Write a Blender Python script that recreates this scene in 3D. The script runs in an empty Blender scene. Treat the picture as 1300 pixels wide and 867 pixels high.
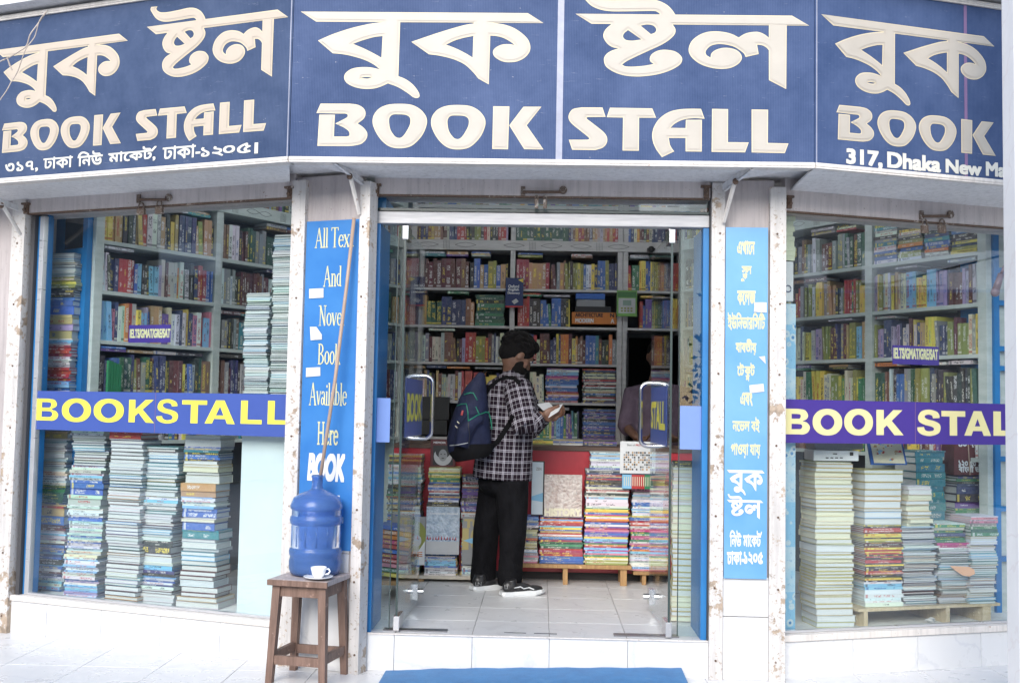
import bpy, bmesh, math, random
import numpy as np
from mathutils import Vector, Matrix
rnd = random.Random(7)
S = bpy.context.scene
COL = S.collection

# ------------------------------------------------------------------ camera
FPX, PITCH, ROLL, YAW = 1391.4, 0.060515, 0.017978, -0.027267
CAM = Vector((-0.0165, -5.8, 1.1901))
_f = Vector((math.sin(YAW)*math.cos(PITCH), math.cos(YAW)*math.cos(PITCH), math.sin(PITCH)))
_r = Vector((math.cos(YAW), -math.sin(YAW), 0)); _u = _r.cross(_f)
RR = _r*math.cos(ROLL) + _u*math.sin(ROLL); UU = -_r*math.sin(ROLL) + _u*math.cos(ROLL)
cd = bpy.data.cameras.new('camera'); cam = bpy.data.objects.new('camera', cd); COL.objects.link(cam)
cd.sensor_width = 36; cd.sensor_fit = 'HORIZONTAL'; cd.lens = FPX*36/1300
cd.clip_start = 0.05; cd.clip_end = 500
m = Matrix((RR, UU, -_f)).transposed().to_4x4(); m.translation = CAM
cam.matrix_world = m; S.camera = cam

# ------------------------------------------------------------------ world, sun, exposure
SUN_EL, SUN_AZ = math.radians(27), math.radians(195)      # sun behind the camera, a little to the left
w = bpy.data.worlds.new('World'); S.world = w; w.use_nodes = True
nt = w.node_tree; bg = nt.nodes['Background']; sky = nt.nodes.new('ShaderNodeTexSky')
sky.sky_type = 'NISHITA'; sky.sun_disc = False; sky.sun_elevation = SUN_EL; sky.sun_rotation = SUN_AZ
sky.air_density = 1.0; sky.dust_density = 1.0; sky.ozone_density = 1.0
nt.links.new(sky.outputs[0], bg.inputs[0]); bg.inputs[1].default_value = 0.125
sd = bpy.data.lights.new('sun', 'SUN'); sun = bpy.data.objects.new('sun', sd); COL.objects.link(sun)
sd.energy = 1.55; sd.angle = math.radians(38); sd.color = (1, 0.96, 0.905)
sdir = Vector((math.sin(SUN_AZ)*math.cos(SUN_EL), math.cos(SUN_AZ)*math.cos(SUN_EL), math.sin(SUN_EL)))
sun.rotation_euler = sdir.to_track_quat('Z', 'Y').to_euler(); sun.location = (0, -6, 9)
S.view_settings.view_transform = 'Standard'; S.view_settings.look = 'None'
S.view_settings.exposure = 1.42; S.view_settings.gamma = 1
S.render.engine = 'CYCLES'
try:
    S.cycles.use_denoising = True; S.cycles.max_bounces = 10; S.cycles.transparent_max_bounces = 16
    S.cycles.diffuse_bounces = 5; S.cycles.sample_clamp_indirect = 6
except Exception: pass

# ------------------------------------------------------------------ geometry helpers
def ray(x, y): return RR*((x-650)/FPX) - UU*((y-433.5)/FPX) + _f
def hit(x, y, n, c):
    d = ray(x, y); n = Vector(n); return CAM + d*((c-n.dot(CAM))/n.dot(d))
def onY(x, y, Y): return hit(x, y, (0, 1, 0), Y)
def onZ(x, y, Z): return hit(x, y, (0, 0, 1), Z)
def proj(p):
    v = Vector(p)-CAM; z = v.dot(_f); return 650+FPX*v.dot(RR)/z, 433.5-FPX*v.dot(UU)/z
THL, THR = 0.3419, 0.3182
class Fr:                                                  # a vertical plane: u along, z up, n towards the street
    def __init__(s, o, d, n): s.o = Vector((o[0], o[1], 0)); s.d = Vector((d[0], d[1], 0)); s.n = Vector((n[0], n[1], 0))
    def p(s, u, z, n=0): return s.o + s.d*u + s.n*n + Vector((0, 0, z))
    def px(s, x, y):
        q = hit(x, y, s.n, s.n.dot(s.o)); return (q-s.o).dot(s.d), q.z
    def shift(s, k): q = s.o + s.n*k; return Fr((q.x, q.y), (s.d.x, s.d.y), (s.n.x, s.n.y))
    def mat(s):
        return Matrix(((s.d.x, 0, s.n.x), (s.d.y, 0, s.n.y), (0, 1, 0)))
FC = Fr((0, 0), (1, 0), (0, -1))
FL = Fr((-1.145, 0), (math.cos(THL), -math.sin(THL)), (-math.sin(THL), -math.cos(THL)))   # u negative going left
FR = Fr((1.162, 0), (math.cos(THR), math.sin(THR)), (math.sin(THR), -math.cos(THR)))
SC = Fr((0, -0.36), (1, 0), (0, -1))
SL = Fr((-1.308, -0.36), (math.cos(THL), -math.sin(THL)), (-math.sin(THL), -math.cos(THL)))
SR = Fr((1.328, -0.36), (math.cos(THR), math.sin(THR)), (math.sin(THR), -math.cos(THR)))

class MB:
    def __init__(s): s.v = []; s.f = []; s.mi = []; s.uv = []; s.cols = []
    def quad(s, pts, mi=0):
        b = len(s.v); s.v += [tuple(p) for p in pts]; s.f.append(tuple(range(b, b+len(pts)))); s.mi.append(mi)
    def hexa(s, P, mi=0):                                  # P: 8 points, bottom ring then top ring
        b = len(s.v); s.v += [tuple(p) for p in P]
        for f in ((3, 2, 1, 0), (4, 5, 6, 7), (0, 1, 5, 4), (1, 2, 6, 5), (2, 3, 7, 6), (3, 0, 4, 7)):
            s.f.append(tuple(b+i for i in f)); s.mi.append(mi)
    def box(s, x0, x1, y0, y1, z0, z1, mi=0, M=None):
        P = [(x0, y0, z0), (x1, y0, z0), (x1, y1, z0), (x0, y1, z0), (x0, y0, z1), (x1, y0, z1), (x1, y1, z1), (x0, y1, z1)]
        if M is not None: P = [M @ Vector(p) for p in P]
        s.hexa(P, mi)
    def fbox(s, F, u0, u1, z0, z1, n0, n1, mi=0):          # box in a plane frame; n1 > n0 outward
        s.hexa([F.p(u0, z0, n1), F.p(u1, z0, n1), F.p(u1, z0, n0), F.p(u0, z0, n0),
                F.p(u0, z1, n1), F.p(u1, z1, n1), F.p(u1, z1, n0), F.p(u0, z1, n0)], mi)
    def prism(s, pts, z0, z1, mi=0):
        n = len(pts); b = len(s.v)
        s.v += [(p[0], p[1], z0) for p in pts] + [(p[0], p[1], z1) for p in pts]
        s.f.append(tuple(reversed(range(b, b+n)))); s.mi.append(mi); s.f.append(tuple(range(b+n, b+2*n))); s.mi.append(mi)
        for i in range(n):
            j = (i+1) % n; s.f.append((b+i, b+j, b+n+j, b+n+i)); s.mi.append(mi)
    def tube(s, path, rad, n=8, mi=0, up=(0, 0, 1), caps=True):
        path = [Vector(p) for p in path]; k = len(path); b = len(s.v)
        if not isinstance(rad, (list, tuple)): rad = [rad]*k
        for i, p in enumerate(path):
            t = (path[min(i+1, k-1)]-path[max(i-1, 0)]).normalized()
            if i == 0:
                a = Vector(up).cross(t)
                if a.length < .12: a = Vector((0, 1, 0)).cross(t)
            else: a = a-t*a.dot(t)
            a.normalize(); c = t.cross(a)
            r = rad[i]; ra, rb = (r if isinstance(r, (tuple, list)) else (r, r))
            for j in range(n):
                th = 2*math.pi*j/n; s.v.append(tuple(p + a*(ra*math.cos(th)) + c*(rb*math.sin(th))))
        for i in range(k-1):
            for j in range(n):
                q = (j+1) % n; s.f.append((b+i*n+j, b+i*n+q, b+(i+1)*n+q, b+(i+1)*n+j)); s.mi.append(mi)
        if caps:
            s.f.append(tuple(b+j for j in reversed(range(n)))); s.mi.append(mi)
            s.f.append(tuple(b+(k-1)*n+j for j in range(n))); s.mi.append(mi)
    def lathe(s, c, prof, n=24, mi=0):
        b = len(s.v)
        for r, z in prof:
            for j in range(n):
                th = 2*math.pi*j/n; s.v.append((c[0]+r*math.cos(th), c[1]+r*math.sin(th), c[2]+z))
        for i in range(len(prof)-1):
            for j in range(n):
                q = (j+1) % n; s.f.append((b+i*n+j, b+i*n+q, b+(i+1)*n+q, b+(i+1)*n+j)); s.mi.append(mi)
    def ell(s, c, r, M=None, n=16, k=10, mi=0):
        b = len(s.v); c = Vector(c)
        for i in range(k+1):
            ph = math.pi*i/k
            for j in range(n):
                th = 2*math.pi*j/n
                q = Vector((r[0]*math.sin(ph)*math.cos(th), r[1]*math.sin(ph)*math.sin(th), r[2]*math.cos(ph)))
                if M is not None: q = M @ q
                s.v.append(tuple(c+q))
        for i in range(k):
            for j in range(n):
                q = (j+1) % n; s.f.append((b+i*n+j, b+(i+1)*n+j, b+(i+1)*n+q, b+i*n+q)); s.mi.append(mi)
    def build(s, name, mats, parent=None, smooth=False, bevel=0, origin=None):
        V = np.array(s.v, dtype=float)
        if origin is None:
            lo = V.min(0); hi = V.max(0)
            origin = Vector(((lo[0]+hi[0])/2, (lo[1]+hi[1])/2, lo[2]))
        origin = Vector(origin)
        me = bpy.data.meshes.new(name); me.from_pydata([tuple(Vector(p)-origin) for p in s.v], [], s.f)
        if not isinstance(mats, (list, tuple)): mats = [mats]
        for q in mats: me.materials.append(q)
        if len(mats) > 1: me.polygons.foreach_set('material_index', s.mi)
        bm = bmesh.new(); bm.from_mesh(me)
        bmesh.ops.recalc_face_normals(bm, faces=bm.faces)
        if bevel: bmesh.ops.bevel(bm, geom=bm.edges[:], offset=bevel, segments=2, affect='EDGES', profile=.7)
        bm.to_mesh(me); bm.free()
        if smooth: me.shade_smooth()
        return link(name, me, origin, parent)
def link(name, me, origin, parent=None):
    o = bpy.data.objects.new(name, me); COL.objects.link(o)
    if parent is not None:
        o.parent = parent; o.location = Vector(origin)-wloc(parent)
    else: o.location = origin
    return o
def wloc(o):
    p = Vector(o.location)
    while o.parent is not None: o = o.parent; p = p + Vector(o.location)
    return p
def tag(o, label=None, cat=None, group=None, kind=None):
    if label: o['label'] = label
    if cat: o['category'] = cat
    if group: o['group'] = group
    if kind: o['kind'] = kind
    return o
def empty(name, loc, label, cat, group=None):
    o = bpy.data.objects.new(name, None); COL.objects.link(o); o.location = loc; o.empty_display_size = .1
    return tag(o, label, cat, group)

# ------------------------------------------------------------------ materials
def mat(name, col=(.5, .5, .5), rough=.6, metal=0, spec=.5):
    M = bpy.data.materials.new(name); M.use_nodes = True; b = M.node_tree.nodes['Principled BSDF']
    b.inputs['Base Color'].default_value = (*col, 1); b.inputs['Roughness'].default_value = rough
    b.inputs['Metallic'].default_value = metal; b.inputs['Specular IOR Level'].default_value = spec
    return M
class N:
    def __init__(s, M): s.t = M.node_tree; s.b = s.t.nodes['Principled BSDF']
    def n(s, typ, **k):
        q = s.t.nodes.new('ShaderNode'+typ)
        for a, v in k.items():
            if a.startswith('i_'):
                key = a[2:]; key = int(key) if key.isdigit() else key.replace('_', ' ')
                s.put(q.inputs[key], v)
            else: setattr(q, a, v)
        return q
    def put(s, sock, v):
        if isinstance(v, bpy.types.NodeSocket): s.t.links.new(v, sock)
        elif isinstance(v, bpy.types.Node): s.t.links.new(v.outputs[0], sock)
        elif isinstance(v, tuple) and len(v) == 3 and sock.type == 'RGBA': sock.default_value = (*v, 1)
        else: sock.default_value = v
    def coord(s, which='Object', scale=(1, 1, 1), rot=(0, 0, 0)):
        if which == 'Position': c = s.n('NewGeometry').outputs['Position']
        else: c = s.n('TexCoord').outputs[which]
        q = s.n('Mapping'); s.put(q.inputs[0], c); q.inputs['Scale'].default_value = scale; q.inputs['Rotation'].default_value = rot
        return q.outputs[0]
    def noise(s, vec, scale=5, detail=4, rough=.6, out=0):
        q = s.n('TexNoise'); s.put(q.inputs['Vector'], vec); q.inputs['Scale'].default_value = scale
        q.inputs['Detail'].default_value = detail; q.inputs['Roughness'].default_value = rough; return q.outputs[out]
    def ramp(s, fac, stops, interp='LINEAR'):
        q = s.n('ValToRGB'); s.put(q.inputs[0], fac); e = q.color_ramp.elements; q.color_ramp.interpolation = interp
        while len(e) < len(stops): e.new(.5)
        for i, (p, c) in enumerate(stops):
            e[i].position = p; e[i].color = (*c, 1) if isinstance(c, tuple) else (c, c, c, 1)
        return q.outputs[0]
    def mix(s, fac, a, b, mode='MIX'):
        q = s.n('Mix', data_type='RGBA', blend_type=mode); s.put(q.inputs[0], fac); s.put(q.inputs[6], a); s.put(q.inputs[7], b)
        return q.outputs[2]
    def math(s, op, a, b=0.0, c=0.0):
        q = s.n('Math', operation=op); s.put(q.inputs[0], a); s.put(q.inputs[1], b); s.put(q.inputs[2], c); return q.outputs[0]
    def bump(s, h, strength=.3, dist=.01):
        q = s.n('Bump'); s.put(q.inputs['Height'], h); q.inputs['Strength'].default_value = strength
        q.inputs['Distance'].default_value = dist; s.put(s.b.inputs['Normal'], q.outputs[0])
    def col(s, v): s.put(s.b.inputs['Base Color'], v)
    def rough(s, v): s.put(s.b.inputs['Roughness'], v)

def m_flaky(name, base, chip, amount=.5, scale=9):
    M = mat(name, base, .55); k = N(M); p = k.coord('Position')
    a = k.noise(p, scale, 8, .7); b2 = k.noise(p, scale*.23, 3, .5)
    s = k.math('MULTIPLY', k.math('MULTIPLY_ADD', b2, .9, a), .5)                  # patchy
    sz_ = k.n('SeparateXYZ'); k.put(sz_.inputs[0], p); low = k.n('MapRange'); k.put(low.inputs[0], sz_.outputs[2]); low.inputs[1].default_value = -.19; low.inputs[2].default_value = .3; low.inputs[3].default_value = .04; low.inputs[4].default_value = 0.0
    s = k.math('ADD', s, low.outputs[0])
    T_ = .625-.11*amount; msk = k.ramp(s, [(0, 0.0), (T_, 0.0), (T_+.012, 1.0)])
    dirt = k.ramp(k.noise(p, 2.2, 6, .7), [(.35, tuple(c*.86 for c in base)), (.65, base)])
    specks = k.ramp(k.noise(p, 70, 2, .5), [(0, 1.0), (.24, 1.0), (.27, 0.0)])
    c2 = k.ramp(k.noise(p, 25, 4, .6), [(.35, tuple(x*.55 for x in chip)), (.6, chip)])
    stk = k.ramp(k.noise(k.coord('Position', (16, 16, 1.1)), 2.2, 6, .7), [(.45, 1.0), (.75, .72)]); fine = k.ramp(k.noise(p, scale*4.5, 5, .7), [(0, 0.0), (T_+.045, 0.0), (T_+.055, .8)])
    dirt = k.mix(1.0, dirt, stk, 'MULTIPLY'); msk = k.math('MAXIMUM', msk, fine)
    c = k.mix(msk, dirt, c2); c = k.mix(k.math('MULTIPLY', specks, .75), c, (.16, .12, .1)); k.col(c)
    k.bump(k.math('SUBTRACT', 1.0, msk), .35, .004); return M
M_PILLAR = m_flaky('flaking_white_paint', (.62, .595, .575), (.42, .33, .25), .72, 10)
M_PLASTER = m_flaky('rough_pink_plaster', (.46, .415, .41), (.28, .24, .22), .18, 30)
M_LINTEL = m_flaky('pinkish_white_metal_paint', (.56, .51, .50), (.2, .11, .07), .02, 14)
M_SHEET = m_flaky('white_sheet_metal', (.72, .715, .72), (.3, .2, .14), -.1, 12)
M_RUST = m_flaky('rusty_metal', (.12, .07, .045), (.4, .34, .3), .6, 40)
M_PADLOCK = m_flaky('worn_padlock_metal', (.13, .085, .06), (.5, .46, .42), .9, 60)
def m_marble(name, base, vein, sc=3.0, rough=.22):
    M = mat(name, base, rough); k = N(M)
    info = k.n('ObjectInfo').outputs['Random']
    p = k.n('VectorMath', operation='ADD'); k.put(p.inputs[0], k.coord('Position'))
    cx = k.n('CombineXYZ'); k.put(cx.inputs[0], k.math('MULTIPLY', info, 37.0)); k.put(p.inputs[1], cx.outputs[0])
    wv = k.n('TexWave', wave_type='BANDS', bands_direction='DIAGONAL'); k.put(wv.inputs[0], p.outputs[0])
    wv.inputs['Scale'].default_value = sc*.5; wv.inputs['Distortion'].default_value = 11; wv.inputs['Detail'].default_value = 5
    wv.inputs['Detail Scale'].default_value = 1.4
    v = k.ramp(wv.outputs[1], [(0, 1.0), (.035, 0.0)])
    cloud = k.ramp(k.noise(p.outputs[0], 4, 5, .6), [(.3, tuple(c*.93 for c in base)), (.7, base)])
    c = k.mix(k.math('MULTIPLY', v, .55), cloud, vein)
    sp = k.ramp(k.noise(p.outputs[0], 55, 2, .5), [(0, 1.0), (.2, 1.0), (.225, 0.0)])
    k.col(k.mix(k.math('MULTIPLY', sp, .5), c, (.3, .22, .15))); k.rough(k.ramp(k.noise(p.outputs[0], 9, 4), [(.3, rough), (.7, rough+.2)]))
    return M
M_TILE = m_marble('white_marble_tile', (.66, .665, .67), (.52, .53, .56))
M_PAVE = m_marble('white_floor_tile', (.68, .675, .67), (.58, .58, .59), 2.0)
M_FLOOR = m_marble('shop_floor_tile', (.60, .60, .60), (.48, .48, .48), 3, .25)
M_MORTAR = mat('grout', (.30, .28, .26), .9)
M_COLUMN = m_marble('column_marble', (.80, .785, .78), (.70, .65, .64), 5, .35)
M_GROUND = mat('street_ground', (.42, .41, .40), .9); k = N(M_GROUND); k.col(k.ramp(k.noise(k.coord('Position'), 3, 8), [(.3, (.50, .49, .48)), (.7, (.60, .59, .58))]))
def m_sign(name, col):
    M = mat(name, col, .55, spec=.12); k = N(M)
    g = k.coord('UV')
    wv = k.n('TexWave', wave_type='BANDS', bands_direction='X', wave_profile='SIN'); k.put(wv.inputs[0], g); wv.inputs['Scale'].default_value = 38
    wv.inputs['Distortion'].default_value = 0.0
    p = k.coord('Position')
    d = k.ramp(k.noise(p, 3.5, 7, .7), [(.35, col), (.75, tuple(min(1, c*1.35+.03) for c in col))])
    c = k.mix(k.math('MULTIPLY', wv.outputs[1], .16), d, (.15, .19, .32))
    sc = k.coord('Position', (2.0, 2.0, 16), (0.3, .5, .4))
    scr = k.ramp(k.noise(sc, 6, 3, .5), [(.0, 0.0), (.70, 0.0), (.715, .22), (.73, 0.0)])
    c = k.mix(scr, c, (.45, .46, .52))
    sp = k.ramp(k.noise(p, 60, 1, .5), [(0, 1.0), (.17, 1.0), (.19, 0.0)])
    k.col(k.mix(k.math('MULTIPLY', sp, .4), c, (.4, .4, .42))); k.bump(wv.outputs[1], .12, .002)
    return M
M_SIGN = m_sign('blue_ribbed_sign_sheet', (.027, .052, .128))
M_SIGNW = m_sign('weathered_blue_sign_sheet', (.024, .044, .098))
def m_print(name, col, var=.1, rough=.45):
    M = mat(name, col, rough); k = N(M); p = k.coord('Position')
    k.col(k.ramp(k.noise(p, 7, 6, .65), [(.3, tuple(c*(1-var) for c in col)), (.7, col)])); return M
M_CREAM = m_print('cream_lettering', (.43, .395, .345)); M_CREAMW = m_print('weathered_cream_lettering', (.48, .41, .335))
M_RIM = m_print('pale_yellow_letter_edge', (.62, .54, .37), .05)
M_GROOVE = m_print('letter_inner_line', (.42, .37, .32), .05)
M_SMALLTXT = m_print('small_cream_print', (.62, .61, .55), .05)
M_ALU = mat('aluminium', (.72, .72, .73), .32, .75); k = N(M_ALU); k.rough(k.ramp(k.noise(k.coord('Position', (1, 1, 12)), 12, 4), [(.3, .25), (.7, .5)]))
M_ALUW = m_flaky('weathered_aluminium_trim', (.70, .66, .62), (.45, .3, .2), .02, 9)
M_STEEL = mat('polished_steel', (.55, .55, .57), .16, 1)
M_DARKRIM = mat('dark_glass_edge', (.03, .05, .05), .25)
M_BLUEP = mat('blue_gloss_paint', (.012, .16, .42), .4); k = N(M_BLUEP); p = k.coord('Position')
k.col(k.mix(k.ramp(k.noise(p, 18, 6, .7), [(0, 0.0), (.67, 0.0), (.69, .7)]), k.ramp(k.noise(p, 3, 4), [(.3, (.010, .135, .37)), (.7, (.016, .19, .47))]), (.35, .45, .5)))
M_BLUESIGN = mat('blue_enamel_sign', (.05, .25, .62), .22); k = N(M_BLUESIGN); p = k.coord('Position')
k.col(k.ramp(k.noise(p, 2.2, 4), [(.3, (.032, .15, .42)), (.7, (.06, .215, .50))]))
M_LBLUESIGN = mat('light_blue_enamel_sign', (.13, .42, .76), .2); k = N(M_LBLUESIGN); p = k.coord('Position')
k.col(k.ramp(k.noise(p, 2.2, 4), [(.3, (.105, .29, .56)), (.7, (.16, .36, .62))]))
M_YPRINT = m_print('yellow_sign_print', (.60, .58, .33), .06); M_WPRINT = m_print('white_sign_print', (.66, .67, .68), .04)
M_PAPER = m_print('torn_white_paper', (.64, .64, .63), .12)
M_VINYL_L = m_print('blue_violet_vinyl', (.055, .095, .33), .08, .3); M_VINYL_R = m_print('purple_vinyl', (.06, .035, .24), .08, .3)
M_VINYL_B = m_print('pale_blue_vinyl', (.17, .27, .58), .08, .25)
M_YELLOW = m_print('yellow_vinyl_letters', (.72, .66, .09), .03, .35); M_YELLOWP = m_print('pale_yellow_vinyl_letters', (.70, .64, .32), .04, .35)
M_SHELF = mat('grey_green_shelf_paint', (.40, .44, .42), .5); k = N(M_SHELF); p = k.coord('Position', (1, 1, 4))
k.col(k.ramp(k.noise(p, 6, 6), [(.3, (.42, .47, .45)), (.7, (.56, .60, .58))]))
M_SHELFB = mat('grey_shelf_edge', (.40, .395, .38), .5); k = N(M_SHELFB); p = k.coord('Position', (1, 1, 4))
k.col(k.ramp(k.noise(p, 8, 6), [(.3, (.44, .43, .42)), (.7, (.58, .57, .56))]))
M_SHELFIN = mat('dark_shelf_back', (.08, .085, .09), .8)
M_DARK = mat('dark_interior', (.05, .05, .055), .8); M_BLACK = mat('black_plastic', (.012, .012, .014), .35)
M_INWALL = m_print('pale_interior_wall', (.74, .75, .73), .1, .8)
M_RED = m_print('red_painted_counter', (.55, .04, .06), .2, .35)
M_CARVE = mat('carved_line', (.13, .13, .12), .7)
def m_wood(name, a, b, sc=1):
    M = mat(name, a, .6); k = N(M); p = k.coord('Object', (14*sc, 14*sc, 1.6*sc))
    c = k.ramp(k.noise(p, 3, 8, .7), [(.3, a), (.7, b)])
    wear = k.ramp(k.noise(k.coord('Object'), 22, 5, .7), [(0, 0.0), (.62, 0.0), (.68, .55)])
    k.col(k.mix(wear, c, tuple(min(1, x*1.7+.08) for x in b))); k.bump(k.noise(p, 5, 8), .25, .003); return M
M_STOOL = m_wood('worn_brown_wood', (.105, .062, .045), (.235, .145, .11)); M_SEAT = m_wood('worn_grey_seat_top', (.30, .25, .24), (.48, .42, .41))
M_BENCH = m_wood('orange_brown_bench_wood', (.22, .12, .05), (.42, .25, .10)); M_PALLET = m_wood('pale_pallet_wood', (.42, .33, .2), (.60, .50, .33))
M_STICK = m_print('pale_brown_stick', (.42, .30, .23), .2); M_MAT = m_print('blue_plastic_mat', (.03, .17, .40), .18, .5)
M_CABINET = m_print('pale_mint_panel', (.64, .72, .73), .05, .3)
M_WHITEC = mat('white_glazed_ceramic', (.85, .85, .85), .12)
k = N(M_MAT); p = k.coord('Position'); rb = k.n('TexWave', wave_type='BANDS', bands_direction='Y'); k.put(rb.inputs[0], p); rb.inputs['Scale'].default_value = 26
cl_ = k.ramp(k.noise(p, 9, 8, .75), [(.3, (.022, .13, .32)), (.6, (.035, .19, .42)), (.78, (.12, .24, .38))]); k.col(k.mix(k.ramp(k.noise(p, 90, 2), [(0, .7), (.22, .7), (.25, 0.0)]), cl_, (.35, .34, .30))); k.bump(k.math('ADD', rb.outputs[1], k.noise(p, 140, 2)), .5, .004)
M_WIRE = m_print('brown_grey_wire', (.45, .38, .33), .3)
M_CARDY = mat('cardboard', (.42, .30, .18), .7)
def m_glass(name, tint, refl=1.45, extra=.0):
    M = bpy.data.materials.new(name); M.use_nodes = True; t = M.node_tree; t.nodes.clear()
    o = t.nodes.new('ShaderNodeOutputMaterial'); mx = t.nodes.new('ShaderNodeMixShader'); tr = t.nodes.new('ShaderNodeBsdfTransparent')
    gl = t.nodes.new('ShaderNodeBsdfGlossy'); fr = t.nodes.new('ShaderNodeFresnel'); ad = t.nodes.new('ShaderNodeMath'); ad.operation = 'ADD'
    tr.inputs[0].default_value = (*tint, 1); gl.inputs['Roughness'].default_value = .0; gl.inputs[0].default_value = (.95, .97, 1, 1)
    ge = t.nodes.new('ShaderNodeNewGeometry'); mr = t.nodes.new('ShaderNodeMapRange'); mr.inputs['To Min'].default_value = refl; mr.inputs['To Max'].default_value = 1/refl
    t.links.new(ge.outputs['Backfacing'], mr.inputs['Value']); t.links.new(mr.outputs[0], fr.inputs[0])      # same reflection on the way in and out of the pane
    ad.inputs[1].default_value = extra
    t.links.new(fr.outputs[0], ad.inputs[0]); t.links.new(ad.outputs[0], mx.inputs[0]); t.links.new(tr.outputs[0], mx.inputs[1]); t.links.new(gl.outputs[0], mx.inputs[2])
    t.links.new(mx.outputs[0], o.inputs[0]); return M
M_GLASS = m_glass('window_glass', (.96, .985, .985), 1.42, .03); M_GLASSD = m_glass('door_glass', (.95, .975, .97), 1.45, .0)
M_GLASSF = m_glass('side_glass', (.90, .96, .97), 1.38, .0)
M_WRAP = m_glass('clear_wrapping', (.96, .97, .97), 1.5, .04)
M_BOTTLE = mat('blue_bottle_plastic', (.17, .34, .72), .2); b_ = M_BOTTLE.node_tree.nodes['Principled BSDF']
b_.inputs['Transmission Weight'].default_value = .72; b_.inputs['IOR'].default_value = 1.35
# book materials read the colour of each book from its mesh
def m_cover():
    M = mat('book_cover', (.5, .5, .5), .38); k = N(M)
    at = k.n('Attribute', attribute_name='bcol').outputs[0]; tc = k.n('Attribute', attribute_name='tcol').outputs[0]
    uv = k.n('UVMap', uv_map='UVMap').outputs[0]
    sx = k.n('SeparateXYZ'); k.put(sx.inputs[0], uv); u, v = sx.outputs[0], sx.outputs[1]
    sv = k.n('Mapping'); k.put(sv.inputs[0], uv); sv.inputs['Scale'].default_value = (150, 7, 1)
    sd2 = k.n('VectorMath', operation='SCALE'); k.put(sd2.inputs[0], at); k.put(sd2.inputs[3], 173.0)
    sa = k.n('VectorMath', operation='ADD'); k.put(sa.inputs[0], sv.outputs[0]); k.put(sa.inputs[1], sd2.outputs[0]); rv = k.noise(sd2.outputs[0], 1.0, 0, .5)
    nz = k.noise(sa.outputs[0], 1.0, 1, .5)
    ink = k.math('GREATER_THAN', nz, .50)
    band = k.math('LESS_THAN', k.math('ABSOLUTE', k.math('SUBTRACT', v, .5)), k.math('MULTIPLY', rv, .5))
    inside = k.math('MULTIPLY', k.math('GREATER_THAN', u, .035), k.math('LESS_THAN', u, k.math('MULTIPLY_ADD', rv, .2, .08)))
    lo = k.n('Mapping'); k.put(lo.inputs[0], uv); lo.inputs['Scale'].default_value = (22, .3, 1)
    lo2 = k.n('VectorMath', operation='ADD'); k.put(lo2.inputs[0], lo.outputs[0]); k.put(lo2.inputs[1], sd2.outputs[0])
    gap = k.math('GREATER_THAN', k.noise(lo2.outputs[0], 1, 0, .5), .46)
    f = k.math('MULTIPLY', k.math('MULTIPLY', ink, band), k.math('MULTIPLY', inside, gap))
    bnd = k.math('MULTIPLY', k.math('LESS_THAN', u, .022), k.math('GREATER_THAN', u, .008))
    bnd = k.math('MULTIPLY', bnd, k.math('GREATER_THAN', rv, .52)); f = k.math('MULTIPLY', k.math('MAXIMUM', f, k.math('MULTIPLY', bnd, .75)), .9)
    worn = k.mix(k.ramp(k.noise(k.coord('Position'), 45, 4, .7), [(.3, 0.0), (.75, .18)]), at, (.6, .58, .55))
    k.col(k.mix(f, worn, tc)); return M
M_COVER = m_cover()
def m_pages():
    M = mat('book_pages', (.8, .78, .7), .8); k = N(M)
    at = k.n('Attribute', attribute_name='bcol').outputs[0]
    uv = k.n('UVMap', uv_map='UVMap').outputs[0]
    mp = k.n('Mapping'); k.put(mp.inputs[0], uv); mp.inputs['Scale'].default_value = (2, 520, 1)
    l = k.ramp(k.noise(mp.outputs[0], 1, 4, .7), [(.3, .78), (.65, 1.0)])
    k.col(k.mix(1.0, at, l, 'MULTIPLY')); return M
M_PAGES = m_pages()
# ------------------------------------------------------------------ lettering
_tmp = []
def text_polys(txt):
    cu = bpy.data.curves.new('t', 'FONT'); cu.body = txt; cu.size = 1; cu.resolution_u = 4
    o = bpy.data.objects.new('t', cu); COL.objects.link(o)
    dg = bpy.context.evaluated_depsgraph_get()
    c2 = o.evaluated_get(dg).to_curve(dg, apply_modifiers=False)
    polys = []
    for sp in c2.splines:
        P = []
        bp = sp.bezier_points
        if len(bp):
            n = len(bp)
            for i in range(n):
                a, b = bp[i], bp[(i+1) % n]
                p0, p1, p2, p3 = a.co, a.handle_right, b.handle_left, b.co
                st = 1 if ((p1-p0).cross(p3-p0).length < 1e-6 and (p2-p0).cross(p3-p0).length < 1e-6) else 5
                for j in range(st):
                    t = j/st; q = p0*(1-t)**3 + p1*3*t*(1-t)**2 + p2*3*t*t*(1-t) + p3*t**3; P.append((q.x, q.y))
        else: P = [(q.co.x, q.co.y) for q in sp.points]
        if len(P) > 2: polys.append(P)
    o.to_curve_clear() if hasattr(o, 'to_curve_clear') else None
    bpy.data.objects.remove(o); bpy.data.curves.remove(cu)
    return polys
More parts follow.
